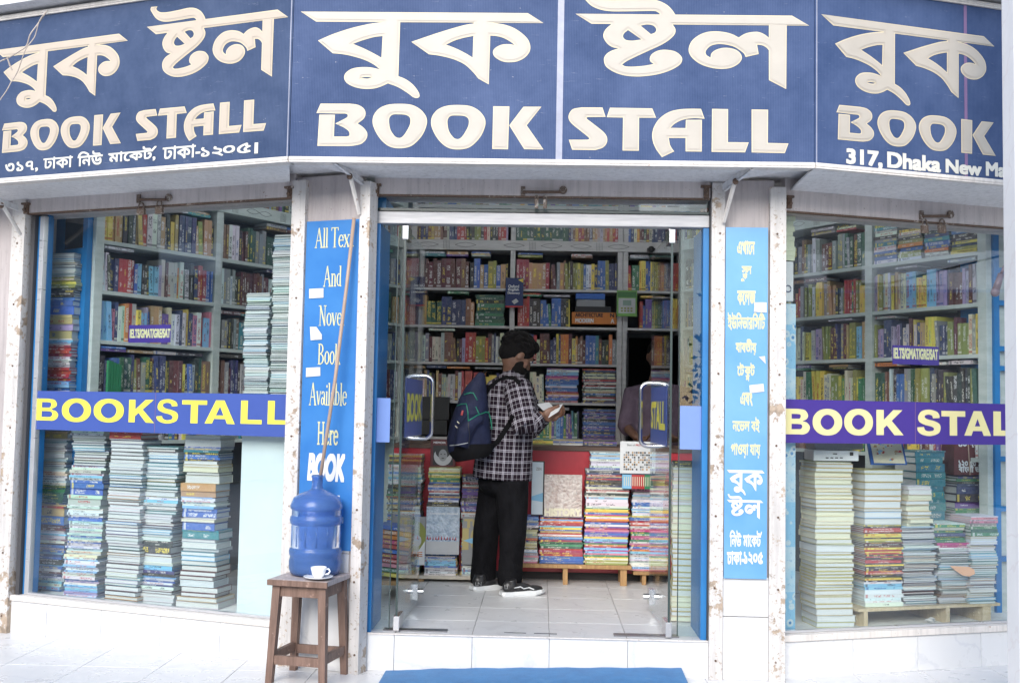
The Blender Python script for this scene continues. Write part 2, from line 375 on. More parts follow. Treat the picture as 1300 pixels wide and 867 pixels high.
def spans(polys, rows=40, bold=0.0, bounds=None):
    """non-zero winding scan fill -> list of (y0, y1, [(x0, x1)...])"""
    E = []
    for P in polys:
        for i in range(len(P)):
            (x0, y0), (x1, y1) = P[i], P[(i+1) % len(P)]
            if y0 != y1: E.append((x0, y0, x1, y1))
    if not E: return []
    E = np.array(E); lo = min(E[:, 1].min(), E[:, 3].min())-bold; hi = max(E[:, 1].max(), E[:, 3].max())+bold
    n = rows; h = (hi-lo)/n; base = []
    for r in range(n):
        y = lo+(r+.5)*h; m = ((E[:, 1] <= y) & (E[:, 3] > y)) | ((E[:, 3] <= y) & (E[:, 1] > y)); e = E[m]
        if not len(e): base.append([]); continue
        x = e[:, 0]+(y-e[:, 1])*(e[:, 2]-e[:, 0])/(e[:, 3]-e[:, 1]); d = np.where(e[:, 3] > e[:, 1], 1, -1); k = np.argsort(x)
        wn = 0; out = []
        for i in k:
            if wn == 0: s0 = x[i]
            wn += d[i]
            if wn == 0: out.append((s0-bold, x[i]+bold))
        base.append(out)
    kk = int(round(bold/h)) if bold else 0; res = []
    for r in range(n):
        al = []
        for q in range(max(0, r-kk), min(n, r+kk+1)): al += base[q]
        al.sort(); mg = []
        for a, b in al:
            if mg and a <= mg[-1][1]: mg[-1][1] = max(mg[-1][1], b)
            else: mg.append([a, b])
        res.append((lo+r*h, lo+(r+1)*h, [tuple(q) for q in mg]))
    return res
def text_bounds(polys):
    xs = [p[0] for P in polys for p in P]; ys = [p[1] for P in polys for p in P]
    return min(xs), max(xs), min(ys), max(ys)
def put_text(mb, F, polys, box, n=.003, rows=40, bold=0.0, mi=0):
    """fills `polys` into box=(u0,u1,z0,z1) of frame F (bounds of the word map onto the box)"""
    x0, x1, y0, y1 = text_bounds(polys); u0, u1, z0, z1 = box
    fx = lambda x: u0+(x-x0)/(x1-x0)*(u1-u0); fy = lambda y: z0+(y-y0)/(y1-y0)*(z1-z0)
    for a, b, sp in spans(polys, rows, bold):
        for p, q in sp: mb.quad([F.p(fx(p), fy(a), n), F.p(fx(q), fy(a), n), F.p(fx(q), fy(b), n), F.p(fx(p), fy(b), n)], mi)
def pxbox(F, x0, y0, x1, y1):                               # box of a frame from two opposite picture corners
    a = F.px(x0, y1); b = F.px(x1, y0); return (a[0], b[0], a[1], b[1])
def bn(*parts):                                             # Bengali words: (string, dx, dy, scale) pieces set by hand
    out = []; x = 0
    for p in parts:
        s, dx, dy, k, adv = p if isinstance(p, tuple) else (p, 0, 0, 1, 1)
        P = text_polys(s); b = text_bounds(P)
        out += [[(x+dx+q[0]*k, dy+q[1]*k) for q in Q] for Q in P]
        if adv: x += b[1]*k+.0
    return out
def reph(polys, x, y=.78, s=.22):                           # small slanting stroke over a letter
    return polys + [[(x, y), (x+s*.35, y-.02), (x+s*1.1, y+s*.9), (x+s*.85, y+s)]]

def smooth(spec, k=5):
    """'x,y' points, corners marked c, rounded by Catmull-Rom between corners"""
    P = []; C = []
    for t in spec.split():
        c = t.endswith('c'); t = t.rstrip('c'); x, y = t.split(','); P.append((float(x), float(y))); C.append(c)
    n = len(P); out = []
    for i in range(n):
        j = (i+1) % n; p0, p3 = P[i], P[j]
        if C[i] and C[j]: out.append(p0); continue
        ch = (p3[0]-p0[0], p3[1]-p0[1])
        def tan(q):
            if C[q]: return ch
            a, b = P[q-1], P[(q+1) % n]; t = ((b[0]-a[0])/2, (b[1]-a[1])/2)
            L = math.hypot(*t) or 1; m = min(L, math.hypot(*ch)); return (t[0]/L*m, t[1]/L*m)
        a, b = tan(i), tan(j)
        for s in range(k):
            t = s/k; h0 = 2*t**3-3*t*t+1; h1 = t**3-2*t*t+t; h2 = -2*t**3+3*t*t; h3 = t**3-t*t
            out.append((h0*p0[0]+h1*a[0]+h2*p3[0]+h3*b[0], h0*p0[1]+h1*a[1]+h2*p3[1]+h3*b[1]))
    return out
def region(spec, sc, ox, oy, dx=0, dy=0):                   # traced lettering -> metres on the centre sign
    out = []
    for x, y in smooth(spec):
        q = SC.px(x/sc+ox+dx, y/sc+oy+dy); out.append(q)
    return out
R1 = (6.424, 375, 0); R2 = (6.935, 515, 0); R3 = (7.884, 725, 0); R4 = (7.4286, 860, 10); R5 = (8.125, 395, 120); R6 = (8.125, 540, 120); R7 = (8.125, 715, 120); R8 = (8.125, 860, 120)
def head(a, b, c, d): return [SC.px(*p) for p in (a, b, c, d)]
BUK = [[head((382, 15.3), (670, 17.3), (689.9, 29.9), (401.5, 28.1))],
  [region('720,140c 855,140c 855,190c 840,625c 900,650 960,695 1005,755 1012,790 990,803 960,795 920,765 840,715 755,683c 700,708 640,725 560,728 480,712 420,680 398,640 410,600 460,565 530,552 610,553 690,570c 640,530 560,490 450,458 380,445 305,438c 185,335c 300,285 450,235 600,200 720,183c', *R1),
   region('470,362c 540,335 640,307 712,297c 702,475c 640,440 560,400', *R1), region('527,640c 570,632 625,634c 590,645', *R1)],
  [region('600,150c 600,212c 520,225 400,258 250,305 50,373c 205,482c 300,495 420,525 520,572 590,635 640,695c 732,747c 745,318c 800,322 860,338 920,370 960,400c 900,393 840,400 785,430 768,465 785,505 840,540 900,552 980,545 1050,510 1090,460 1097,410 1075,350 1020,295 950,250 870,222 780,207 740,200c 740,150c', *R2),
   region('355,398c 430,362 510,338 597,320c 590,512c 530,475 440,430', *R2)]]
STOL = [[head((730.7, 18.1), (1005.4, 20.5), (1027.2, 33.2), (751, 30.8))],
  [region('110,-80c 215,-75c 200,-45 240,-15 300,2 420,8 600,2 760,-5 870,12 960,55 1015,110 1043,155c 1020,255c 1045,300 1035,350 980,405 900,455 780,510 640,575 560,615 510,650c 540,668 620,672 740,662 828,645c 795,620 788,585 810,545 870,512 950,503 1040,520 1095,560 1112,600 1090,650 1010,700 900,740 780,762 650,770 530,758 430,725 350,670 328,600 350,550 400,515 472,490c 400,470 345,420 322,360 345,300 400,250c 400,150c 830,150c 875,172c 888,145 840,116 600,118 400,118 290,100 200,60 130,-10 100,-50', *R3),
   region('695,262c 760,250 820,260 852,295 840,330 798,347c', *R3), region('570,305c 530,340 520,375 550,405 620,412 705,400c', *R3)],
  [region('862,150c 862,288c 820,255 760,232 690,235 630,252 577,285c 520,255 450,235 360,226 270,235 190,270 130,325 105,400 130,465 200,525 290,562 400,580 500,570 570,535 605,490 600,445 560,405 500,385 430,382 360,402 320,435 312,475c 270,445 268,410 310,365 380,346 450,350 530,370 590,405 630,440 642,468c 766,440c 750,352c 800,358 840,380 862,405c 862,685c 1025,770c 1030,150c', *R4)]]
_O = '915,100 1040,112 1130,160 1185,230 1195,300 1160,400 1100,480 1020,540 910,558 810,540 730,480 670,395 635,300 645,220 700,150 790,110'
_OH = '910,208 980,215 1020,245 1020,310 980,390 940,440 905,452 865,435 820,370 805,300 808,245 840,212'
BOOK = [[region('98,98c 400,98c 480,110 540,145 562,195 545,250 480,302c 540,345 578,400 570,460 520,510 440,530 380,535c 65,533c 85,212c 245,212c 235,437c 370,437c 395,425 390,385 340,345 250,303c 330,262 375,235 375,210 350,200 300,200c 55,195c', *R5)],
  [region(_O, *R5), region(_OH, *R5)], [region(_O, *R5, 74.2, 1.5), region(_OH, *R5, 74.2, 1.5)],
  [region('700,125c 867,127c 853,568c 690,565c', *R6)], [region('1012,130c 1197,130c 1045,322c 1218,570c 1020,567c 866,322c', *R6)]]
STALL = [[region('405,138c 437,235c 250,237c 240,250 270,275 410,385 450,440 450,500 410,550 330,577c 92,573c 58,470c 250,470c 270,460 250,435 100,315 60,265 58,210 100,155 190,137c', *R7)],
  [region('482,140c 918,147c 958,243c 783,243c 780,583c 612,581c 617,241c 449,238c', *R7)],
  [region('1421,152c 1458,254c 1340,248 1230,265 1150,305 1105,348c 1262,350c 1265,265c 1430,265c 1428,592c 1262,590c 1262,452c 1088,452c 1100,520c 1120,558c 1145,590c 1018,650c 962,575c 928,500 917,420 935,340 990,255 1080,190 1180,160 1300,151', *R7)],
  [region('357,152c 522,155c 520,495c 735,498c 697,600c 352,595c', *R8)], [region('765,158c 935,161c 932,503c 1145,508c 1107,608c 765,600c', *R8)]]
def wbounds(W):
    P = [p for L in W for ring in L for p in ring]; return min(p[0] for p in P), max(p[0] for p in P), min(p[1] for p in P), max(p[1] for p in P)
def remap(W, src, dst):
    f = lambda p: (dst[0]+(p[0]-src[0])/(src[1]-src[0])*(dst[1]-dst[0]), dst[2]+(p[1]-src[2])/(src[3]-src[2])*(dst[3]-dst[2]))
    return [[[f(p) for p in ring] for ring in L] for L in W]
def fill_letters(name, W, F, n, mt, parent, offset=0.0, thick=.0002, clip=None):
    """each letter filled from its own outline rings, all joined into one lettering part"""
    verts = []; faces = []
    for li, L in enumerate(W):
        cu = bpy.data.curves.new('c', 'CURVE'); cu.dimensions = '2D'; cu.fill_mode = 'BOTH'; cu.extrude = thick
        for ring in L:
            sp = cu.splines.new('POLY'); sp.points.add(len(ring)-1); sp.use_cyclic_u = True
            for i, q in enumerate(ring): sp.points[i].co = (q[0], q[1], 0, 1)
        o = bpy.data.objects.new('c', cu); COL.objects.link(o); dg = bpy.context.evaluated_depsgraph_get()
        me = bpy.data.meshes.new_from_object(o.evaluated_get(dg)); b = len(verts)
        for v in me.vertices:
            q = v.co
            verts.append(F.p(q.x, q.y, n+q.z+(li % 3)*.0003))
        faces += [tuple(b+i for i in p.vertices) for p in me.polygons]
        bpy.data.meshes.remove(me); bpy.data.objects.remove(o); bpy.data.curves.remove(cu)
    V = np.array([tuple(v) for v in verts]); lo, hi = V.min(0), V.max(0); org = Vector(((lo[0]+hi[0])/2, (lo[1]+hi[1])/2, lo[2]))
    me = bpy.data.meshes.new(name); me.from_pydata([tuple(v-org) for v in verts], [], faces); me.materials.append(mt)
    return link(name, me, org, parent)

# heavy block capitals for the window banners, drawn in a 100-unit box
HEAVY = dict(
 B=['0,0c 0,100c 50,100c 78,95 90,75 84,60 68,52c 86,46 97,29 90,9 72,0 55,0c', '27,80c 48,80c 60,78 62,70 58,62 46,61c 27,61c', '27,41c 48,41c 64,39 68,30 62,21 46,20c 27,20c'],
 O=['53,-3 82,4 101,25 106,50 101,75 82,96 53,103 24,96 5,75 0,50 5,25 24,4', '53,20 66,25 75,37 78,50 75,63 66,75 53,80 40,75 31,63 28,50 31,37 40,25'],
 K=['0,0c 0,100c 27,100c 27,60c 62,100c 96,100c 56,57c 100,0c 66,0c 38,39c 27,27c 27,0c'],
 S=['91,70c 64,68c 60,79 46,83 32,79 31,71 42,64 70,57 90,46 95,28 86,8 52,-3 18,3 2,17 0,31c 27,33c 32,21 46,16 64,19 68,27 58,35 30,42 8,54 4,74 18,96 50,103 80,95 90,82'],
 T=['0,100c 90,100c 90,77c 59,77c 59,0c 31,0c 31,77c 0,77c'], A=['0,0c 37,100c 67,100c 104,0c 75,0c 69,19c 34,19c 28,0c', '41,38c 62,38c 52,69c'], L=['0,0c 0,100c 27,100c 27,22c 76,22c 76,0c'])
def heavy(F, items):
    out = []
    for ch, x0, x1, yt, yb in items:
        R = [smooth(s) for s in HEAVY[ch]]; x_ = [p[0] for p in R[0]]; a = F.px(x0, yb); b = F.px(x1, yb); t = F.px(x0, yt)[1]; w0, w1 = min(x_), max(x_)
        out.append([[(a[0]+(p[0]-w0)/(w1-w0)*(b[0]-a[0]), a[1]+p[1]/100*(t-a[1])) for p in ring] for ring in R])
    return out
def inset(W, d):
    out = []
    for L in W:
        R2_ = []
        for ri, ring in enumerate(L):
            R = [ring[0]]
            for p in ring[1:]:
                if math.hypot(p[0]-R[-1][0], p[1]-R[-1][1]) > 1e-4: R.append(p)
            if math.hypot(R[0][0]-R[-1][0], R[0][1]-R[-1][1]) < 1e-4: R.pop()
            n = len(R); ar = sum(R[i][0]*R[(i+1) % n][1]-R[(i+1) % n][0]*R[i][1] for i in range(n)); sg = (1 if ar > 0 else -1)*(1 if ri == 0 else -1); Q = []
            for i in range(n):
                a, b, c = R[i-1], R[i], R[(i+1) % n]
                n1 = (-(b[1]-a[1]), b[0]-a[0]); n2 = (-(c[1]-b[1]), c[0]-b[0]); l1 = math.hypot(*n1); l2 = math.hypot(*n2)
                n1 = (n1[0]/l1, n1[1]/l1); n2 = (n2[0]/l2, n2[1]/l2); m = (n1[0]+n2[0], n1[1]+n2[1]); ml = math.hypot(*m)
                if ml < .5: m = n1; k = .5
                else: m = (m[0]/ml, m[1]/ml); k = min(1.35, 2/ml)
                Q.append((b[0]+m[0]*k*d*sg, b[1]+m[1]*k*d*sg))
            R2_.append(Q)
        out.append(R2_)
    return out

# serif letters drawn from strokes: (x0,y0,x1,y1,width) and arcs (cx,cy,rx,ry,a0,a1,w0,w1); returns polygons
def serif(word, wx=.42):
    TH, TN, SF = .105, .04, .055
    def bar(x0, y0, x1, y1, w):
        dx, dy = x1-x0, y1-y0; L = math.hypot(dx, dy); nx, ny = -dy/L*w/2, dx/L*w/2
        P = [(x0+nx, y0+ny), (x0-nx, y0-ny), (x1-nx, y1-ny), (x1+nx, y1+ny)]
        return P
    def arc(cx, cy, rx, ry, a0, a1, thick=TH, thin=TN, k=18):
        o, i = [], []
        for s in range(k+1):
            a = math.radians(a0+(a1-a0)*s/k); wd = thin+(thick-thin)*abs(math.cos(a))
            o.append((cx+(rx)*math.cos(a), cy+(ry)*math.sin(a))); i.append((cx+(rx-wd)*math.cos(a), cy+(ry-thin-.01)*math.sin(a)))
        return o+i[::-1]
    def sf(x, y, w=.24): return [(x-w/2, y-.018), (x+w/2, y-.018), (x+w/2, y+.018), (x-w/2, y+.018)]
    xh = .62
    G = {
     'A': ([bar(.06, 0, .36, 1, TN), bar(.36, 1, .68, 0, TH), bar(.16, .35, .56, .35, TN), sf(.06, 0, .2), sf(.68, 0, .24)], .8),
     'T': ([bar(.34, 0, .34, 1, TH), bar(.02, .985, .66, .985, TN), bar(.03, 1, .03, .86, TN), bar(.65, 1, .65, .86, TN), sf(.34, 0, .28)], .68),
     'N': ([bar(.14, 0, .14, 1, TN), bar(.14, 1, .62, 0, TH), bar(.62, 0, .62, 1, TN), sf(.12, 0, .24), sf(.08, .985, .2), sf(.62, .985, .24)], .78),
     'B': ([bar(.14, 0, .14, 1, TH), arc(.2, .75, .36, .26, -90, 90), arc(.2, .25, .42, .27, -90, 90), sf(.12, 0, .22), sf(.12, .985, .22)], .68),
     'H': ([bar(.14, 0, .14, 1, TH), bar(.62, 0, .62, 1, TH), bar(.14, .52, .62, .52, TN), sf(.14, 0), sf(.14, .985), sf(.62, 0), sf(.62, .985)], .8),
     'l': ([bar(.14, 0, .14, 1, TH), sf(.14, 0, .22), sf(.1, .985, .12)], .28), 'i': ([bar(.14, 0, .14, xh, TH), sf(.14, 0, .22), sf(.1, xh-.02, .12), bar(.14, .78, .14, .9, TH)], .28),
     'd': ([bar(.42, 0, .42, 1, TH), arc(.28, xh/2, .25, xh/2+.01, 60, 300), sf(.48, 0, .1), sf(.38, .985, .12)], .58),
     'b': ([bar(.12, 0, .12, 1, TH), arc(.26, xh/2, .25, xh/2+.01, -120, 120), sf(.07, .985, .12)], .56),
     'k': ([bar(.12, 0, .12, 1, TH), bar(.14, .28, .46, xh, TN), bar(.24, .4, .5, 0, TH), sf(.12, 0, .2), sf(.08, .985, .12), sf(.5, 0, .18), sf(.44, xh, .18)], .58),
     'n': ([bar(.12, 0, .12, xh, TH), arc(.28, xh-.22, .2, .23, 0, 150), bar(.43, 0, .43, xh-.2, TH), sf(.12, 0, .2), sf(.43, 0, .2), sf(.07, xh-.02, .12)], .56),
     'r': ([bar(.12, 0, .12, xh, TH), arc(.3, xh-.2, .17, .2, 30, 160), sf(.12, 0, .22), sf(.07, xh-.02, .12)], .42),
     't': ([bar(.16, .06, .16, .85, TH), arc(.28, .12, .17, .13, 180, 320, .05, .04), bar(.02, xh-.02, .34, xh-.02, TN)], .38),
     'o': ([arc(.27, xh/2, .25, xh/2+.01, 0, 360)], .54), 'e': ([arc(.27, xh/2, .25, xh/2+.01, 20, 320), bar(.05, xh/2+.04, .5, xh/2+.04, TN)], .52),
     'a': ([arc(.2, .17, .17, .18, 0, 360, .08, .04), bar(.4, .05, .4, .45, TH), arc(.24, .43, .2, .2, 10, 160), sf(.46, .02, .1)], .52),
     'x': ([bar(.06, xh, .44, 0, TH), bar(.06, 0, .44, xh, TN), sf(.06, xh-.01, .18), sf(.44, xh-.01, .16), sf(.06, .01, .16), sf(.44, .01, .18)], .52),
     'v': ([bar(.06, xh, .26, 0, TH), bar(.26, 0, .46, xh, TN), sf(.06, xh-.01, .18), sf(.46, xh-.01, .16)], .52), ' ': ([], .3)}
    out = []; x = 0
    def ccw(P):
        a = sum(P[i][0]*P[(i+1) % len(P)][1]-P[(i+1) % len(P)][0]*P[i][1] for i in range(len(P)))
        return P if a > 0 else P[::-1]
    for ch in word:
        ps, adv = G[ch]
        out += [[(x+p[0]*wx/.5, p[1]) for p in ccw(P)] for P in ps]; x += adv*wx/.5
    return out
# ------------------------------------------------------------------ ground and floors
PZ = -0.191; TS = 0.4052
def sheet(name, x0, x1, y0, y1, z, mt, th=.0):
    mb = MB()
    if th: mb.box(x0, x1, y0, y1, z-th, z)
    else: mb.quad([(x0, y0, z), (x1, y0, z), (x1, y1, z), (x0, y1, z)])
    return tag(mb.build(name, mt), kind='structure')
ground = sheet('ground', -120, 120, -140, 120, PZ-.05, M_GROUND)
pave = sheet('pavement', -5, 5, -4.6, 1.6, PZ-.006, M_MORTAR, .03)
q_ = MB(); q_.prism([(-.93, .012), (.866, .012), (1.0, .46), (2.2, 1.0), (2.2, 4.3), (-2.2, 4.3), (-2.2, 1.0), (-1.0, .46)], -.026, -.006); floor_ = tag(q_.build('floor', M_MORTAR), kind='structure')
def tile_mesh(name, a, b, h, mt, gap=.0025):
    mb = MB(); mb.box(-a/2+gap/2, a/2-gap/2, -b/2+gap/2, b/2-gap/2, 0, h)
    me = bpy.data.meshes.new(name); me.from_pydata(mb.v, [], mb.f); me.materials.append(mt)
    bm = bmesh.new(); bm.from_mesh(me); bmesh.ops.recalc_face_normals(bm, faces=bm.faces)
    bmesh.ops.bevel(bm, geom=[e for e in bm.edges if all(v.co.z > h/2 for v in e.verts)], offset=.0015, segments=1, affect='EDGES'); bm.to_mesh(me); bm.free(); return me
tm = tile_mesh('paving_tile', TS, TS, .0065, M_PAVE); tf = tile_mesh('floor_tile', TS, TS, .0065, M_FLOOR)
def in_front(x, y):
    for F in (FL, FR, FC):
        if (Vector((x, y, 0))-F.o).dot(F.n) > -.22: return True
    return False
for i in range(-10, 10):
    for j in range(-7, 4):
        x = .048+TS*(i+.5); y = -.06+TS*(j+.5)
        if in_front(x, y): link('paving_tile', tm, (x, y, PZ-.0055+rnd.uniform(-.0006, .0006)), pave)
for i in range(-5, 5):
    for j in range(0, 10):
        x = .048+TS*(i+.5); y = .0+TS*(j+.5)
        if (abs(x) < 2.0 and abs(x) < 1.0+(y-.5)*2.2 if y > .45 else abs(x+.03) < .98): link('floor_tile', tf, (x, y, -.006+rnd.uniform(-.0004, .0004)), floor_)

# ------------------------------------------------------------------ the shop building
shop = empty('shop_building', (0, 1.6, PZ), 'white faceted bookshop building with big windows and open glass doors', 'building')
def P(name, mb, mt, parent=shop, **k): return mb.build(name, mt, parent, **k)
UL0, UL1 = FL.px(33, 400)[0], FL.px(372, 400)[0]            # left window opening along the left wall
UR0, UR1 = FR.px(992, 400)[0], 1.95
# plinths with their tiles
def plinth(F, u0, u1, joints, n0=-.12, ztop=0.0, face=.0):
    mb = MB(); mb.fbox(F, u0, u1, PZ-.02, ztop, n0, face-.012); p = P('plinth', mb, M_MORTAR)
    js = [u0]+[j for j in joints if u0 < j < u1]+[u1]
    for a, b in zip(js, js[1:]):
        q = MB(); q.fbox(F, a+.0012, b-.0012, PZ+.001, ztop-.003, face-.012, face+rnd.uniform(-.001, .0008)); q.build('plinth_tile', M_TILE, p, bevel=.0015)
    return p
plinth(FC, -.935, .875, [-.763, -.355, .048, .456])
plinth(FL, -2.125, UL1, [FL.px(x, y)[0] for x, y in ((59, 785), (128, 792), (203, 800), (279, 808))])
plinth(FR, UR0, UR1+.2, [FR.px(x, 830)[0] for x in (1083, 1165.5, 1245.5)])
# sills
mb = MB(); mb.fbox(FL, -2.125, UL1, .0, .032, -.10, .012); P('sill', mb, M_ALUW, bevel=.003)
mb = MB(); mb.fbox(FR, UR0, UR1+.2, .0, .034, -.10, .012); P('sill', mb, M_ALUW, bevel=.003)
mb = MB(); mb.fbox(FC, -.935, .875, -.003, .004, -.012, .008); P('doorstep_edge', mb, M_ALUW)
# window floors of the display bays
mb = MB(); mb.prism([FL.p(-2.12, 0, -.1)[:2], FL.p(UL1+.1, 0, -.1)[:2], (-1.08, .45), (-1.08, 1.3), (-2.9, 1.3)], -.05, .018); P('display_floor', mb, M_INWALL)
mb = MB(); mb.prism([FR.p(UR0-.1, 0, -.1)[:2], FR.p(UR1+.15, 0, -.1)[:2], (2.95, 1.3), (1.08, 1.3), (1.08, .45)], -.05, .018); P('display_floor', mb, M_INWALL)
# pillars
a, b = FL.p(UL1, 0, .0), FL.p(.17, 0, .0)
mb = MB(); mb.prism([(a.x, a.y), (b.x, b.y), (-.985, .14), (-1.30, .30), (a.x+.02, a.y+.10)], PZ, 2.42); P('pillar', mb, M_PLASTER, bevel=.004)
mb = MB(); mb.prism([(.935, .0), (1.205, .0), (1.22, .2), (.95, .2)], PZ, 2.42); P('pillar', mb, M_PLASTER, bevel=.004)
# white tiles at the pillar feet
for F, x0, x1, zt in ((FL, -.152, .155, .62), (FC, .945, 1.2, .335)):
    q = MB(); q.fbox(F, x0, x1, PZ+.002, zt-.205, .0, .012); q.build('pillar_tile', M_TILE, shop, bevel=.002)
    q = MB(); q.fbox(F, x0, x1, zt-.2, zt, .0, .012); q.build('pillar_tile', M_TILE, shop, bevel=.002)
# shutter guides: flaking channels either side of each opening
def guide(F, u0, u1, z0, z1, n=.03, nb=-.06):
    q = MB(); q.fbox(F, u0, u1, z0, z1, nb, n); o = q.build('shutter_guide', M_PILLAR, shop, bevel=.003)
    for z in [z0+.1+.37*i for i in range(7)]:
        if z < z1-.05:
            s = MB(); c = F.p((u0+u1)/2+rnd.uniform(-.01, .01), z, n+.001); s.tube([c, c+F.n*.003], .006, 8); s.build('screw', M_RUST, o)
    return o
guide(FL, UL1-.01, UL1+.075, PZ, 2.40); guide(FL, .175, .235, PZ, 2.37, .028)
guide(FC, .872, .942, PZ, 2.40); guide(FC, 1.178, 1.262, PZ, 2.38, .035)
# dark strips painting the shade in the shutter slots
for F, u0, u1, n1 in ((FL, UL0-.0, UL0+.028, -.012), (FC, -.937, -.925, .0), (FC, .866, .8715, .0), (FR, UR0-.002, UR0+.006, .0)):
    q = MB(); q.fbox(F, u0, u1, .0, 2.33, -.06, n1); q.build('slot_shade', M_DARK, shop)
# far left pier
ul = FL.px(31, 400)[0]
q = MB(); q.fbox(FL, ul-.42, ul-.07, PZ, 2.42, -.3, .0); P('pillar', q, M_PLASTER)
guide(FL, ul-.10, ul, PZ, 2.40, .03)
guide(FL, ul-.46, ul-.38, PZ, 2.40, .035)
# shutter boxes over the openings
for F, u0, u1, zb in ((FL, ul-.0, UL1-.0, 2.312), (FC, -.925, .866, 2.318), (FR, UR0+.01, UR1+.2, 2.265)):
    q = MB(); q.fbox(F, u0, u1, zb, zb+.22, -.22, .018); o = P('shutter_box', q, M_LINTEL, bevel=.006)
    q = MB(); q.fbox(F, u0+.004, u1-.004, zb-.009, zb-.0005, -.01, .02); q.build('shutter_bottom_rail', M_RUST, o)
# white sheet soffit under the signs, in three facets with torn ends
def soffit(A, B, za, zb, lip=True):
    q = MB(); a0, a1 = A; b0, b1 = B
    q.hexa([(a0.x, a0.y, za), (a1.x, a1.y, za), (b1.x, b1.y, zb), (b0.x, b0.y, zb),
            (a0.x, a0.y, za+.012), (a1.x, a1.y, za+.012), (b1.x, b1.y, zb+.012), (b0.x, b0.y, zb+.012)]); return q
cl, cr = Vector((-1.308, -.36, 0)), Vector((1.328, -.36, 0))
lf = SL.p(-2.7, 0); rf = SR.p(2.2, 0)
P('soffit_sheet', soffit((cl+Vector((.02, 0, 0)), cr), (Vector((-.98, -.012, 0)), Vector((.93, -.012, 0))), 2.418, 2.405), M_SHEET)
P('soffit_sheet', soffit((lf, cl), (FL.p(-2.7, 0, .012), FL.p(-.27, 0, .012)), 2.414, 2.395), M_SHEET)
P('soffit_sheet', soffit((cr, rf), (FR.p(.14, 0, .012), FR.p(2.2, 0, .012)), 2.410, 2.375), M_SHEET)
q = MB(); q.fbox(FC, -.93, .88, 2.40, 2.435, -.04, -.0); P('soffit_trim', q, M_SHEET)
# bent corner flashings (torn ends of the sheet beside each bracket)
q = MB()
for s, F, u in ((1, FL, -.30), (-1, FR, .14)):
    p0 = F.p(u, 2.395, .014); p1 = F.p(u+s*.10, 2.37, .014); p2 = F.p(u+s*.06, 2.41, .16); p3 = F.p(u-s*.22, 2.362, .02); p4 = F.p(u-s*.22, 2.40, .1)
    q.quad([p3, p1, p2, p4]); q.quad([p3-Vector((0, 0, .004)), p4-Vector((0, 0, .004)), p2-Vector((0, 0, .004)), p1-Vector((0, 0, .004))])
# canopy body behind the signs, slab above
q = MB(); q.prism([(lf.x, lf.y+.02), (cl.x, cl.y+.03), (cr.x, cr.y+.03), (rf.x, rf.y+.02), FR.p(2.3, 0, -.1)[:2], FR.p(.02, 0, -.1)[:2], FL.p(-.02, 0, -.1)[:2], FL.p(-2.75, 0, -.1)[:2]], 2.44, 3.33); P('canopy', q, M_SHEET)
def off(F, u, k): v = F.p(u, 0, k); return (v.x, v.y)
q = MB(); q.prism([off(SL, -2.8, .10), (-1.32, -.47), (1.34, -.47), off(SR, 2.3, .10), (3.4, 1.6), (-3.8, 1.8)], 3.40, 3.95); P('upper_wall', q, M_SHEET)
q = MB(); q.prism([off(SL, -2.8, -.05), (-1.32, -.33), (1.34, -.33), off(SR, 2.3, -.05), (3.4, 1.6), (-3.8, 1.8)], 3.33, 3.40); P('shadow_recess', q, M_DARK)  # dark colour paints the shadow line above the signs
# shell of the shop
q = MB(); q.box(-3.2, 3.2, 4.35, 4.45, PZ, 3.3); P('back_wall', q, M_INWALL)
q = MB(); q.box(-3.62, -3.5, .75, 4.4, PZ, 3.3); P('side_wall', q, M_INWALL)
q = MB(); q.box(3.3, 3.42, .65, 4.4, PZ, 3.3); P('side_wall', q, M_INWALL)
q = MB(); q.prism([(-3.5, 4.34), (-3.5, .95), FL.p(-.02, 0, -.102)[:2], FR.p(.02, 0, -.102)[:2], (3.29, .85), (3.29, 4.34)], 3.1, 3.2); P('ceiling', q, M_INWALL)
# window glass and frames --------------------------------------------------
GLs = FL.shift(-.045); GRs = FR.shift(-.045)
gu0 = GLs.px(47, 500)[0]; gu1 = GLs.px(371, 500)[0]
wl = empty('shop_window', GLs.p((gu0+gu1)/2, .03), 'wide left display window with aluminium strip down its left edge', 'window')
q = MB(); q.fbox(GLs, gu0-.0, UL1+.005, .034, 2.30, -.006, 0); q.build('glass_pane', M_GLASS, wl)
q = MB(); q.fbox(GLs, gu0-.02, gu0+.012, .034, 2.30, -.02, .014); q.build('frame_strip', M_ALU, wl, bevel=.002)
q = MB(); q.fbox(GLs, gu0-.085, gu0-.022, .034, 2.30, -.10, .004); q.build('frame_post', M_BLUEP, wl)
q = MB(); q.fbox(GLs, gu0-.02, UL1, .034, .046, -.02, .012); q.build('bottom_rail', M_ALU, wl)
wr = empty('shop_window', GRs.p((UR0+UR1)/2, .03), 'right display window cut off by the white column', 'window')
q = MB(); q.fbox(GRs, UR0, UR1, .036, 2.25, -.006, 0); q.build('glass_pane', M_GLASS, wr)
q = MB(); q.fbox(GRs, UR0, UR1, .036, .048, -.02, .012); q.build('bottom_rail', M_ALU, wr)
# blue inner posts of the right window end and the left window end
pl0 = GLs.shift(-.2)
q = MB(); q.fbox(GLs, gu0+.0, gu0+.012, .03, 2.4, -.06, -.022); P('inner_post', q, M_BLUEP)
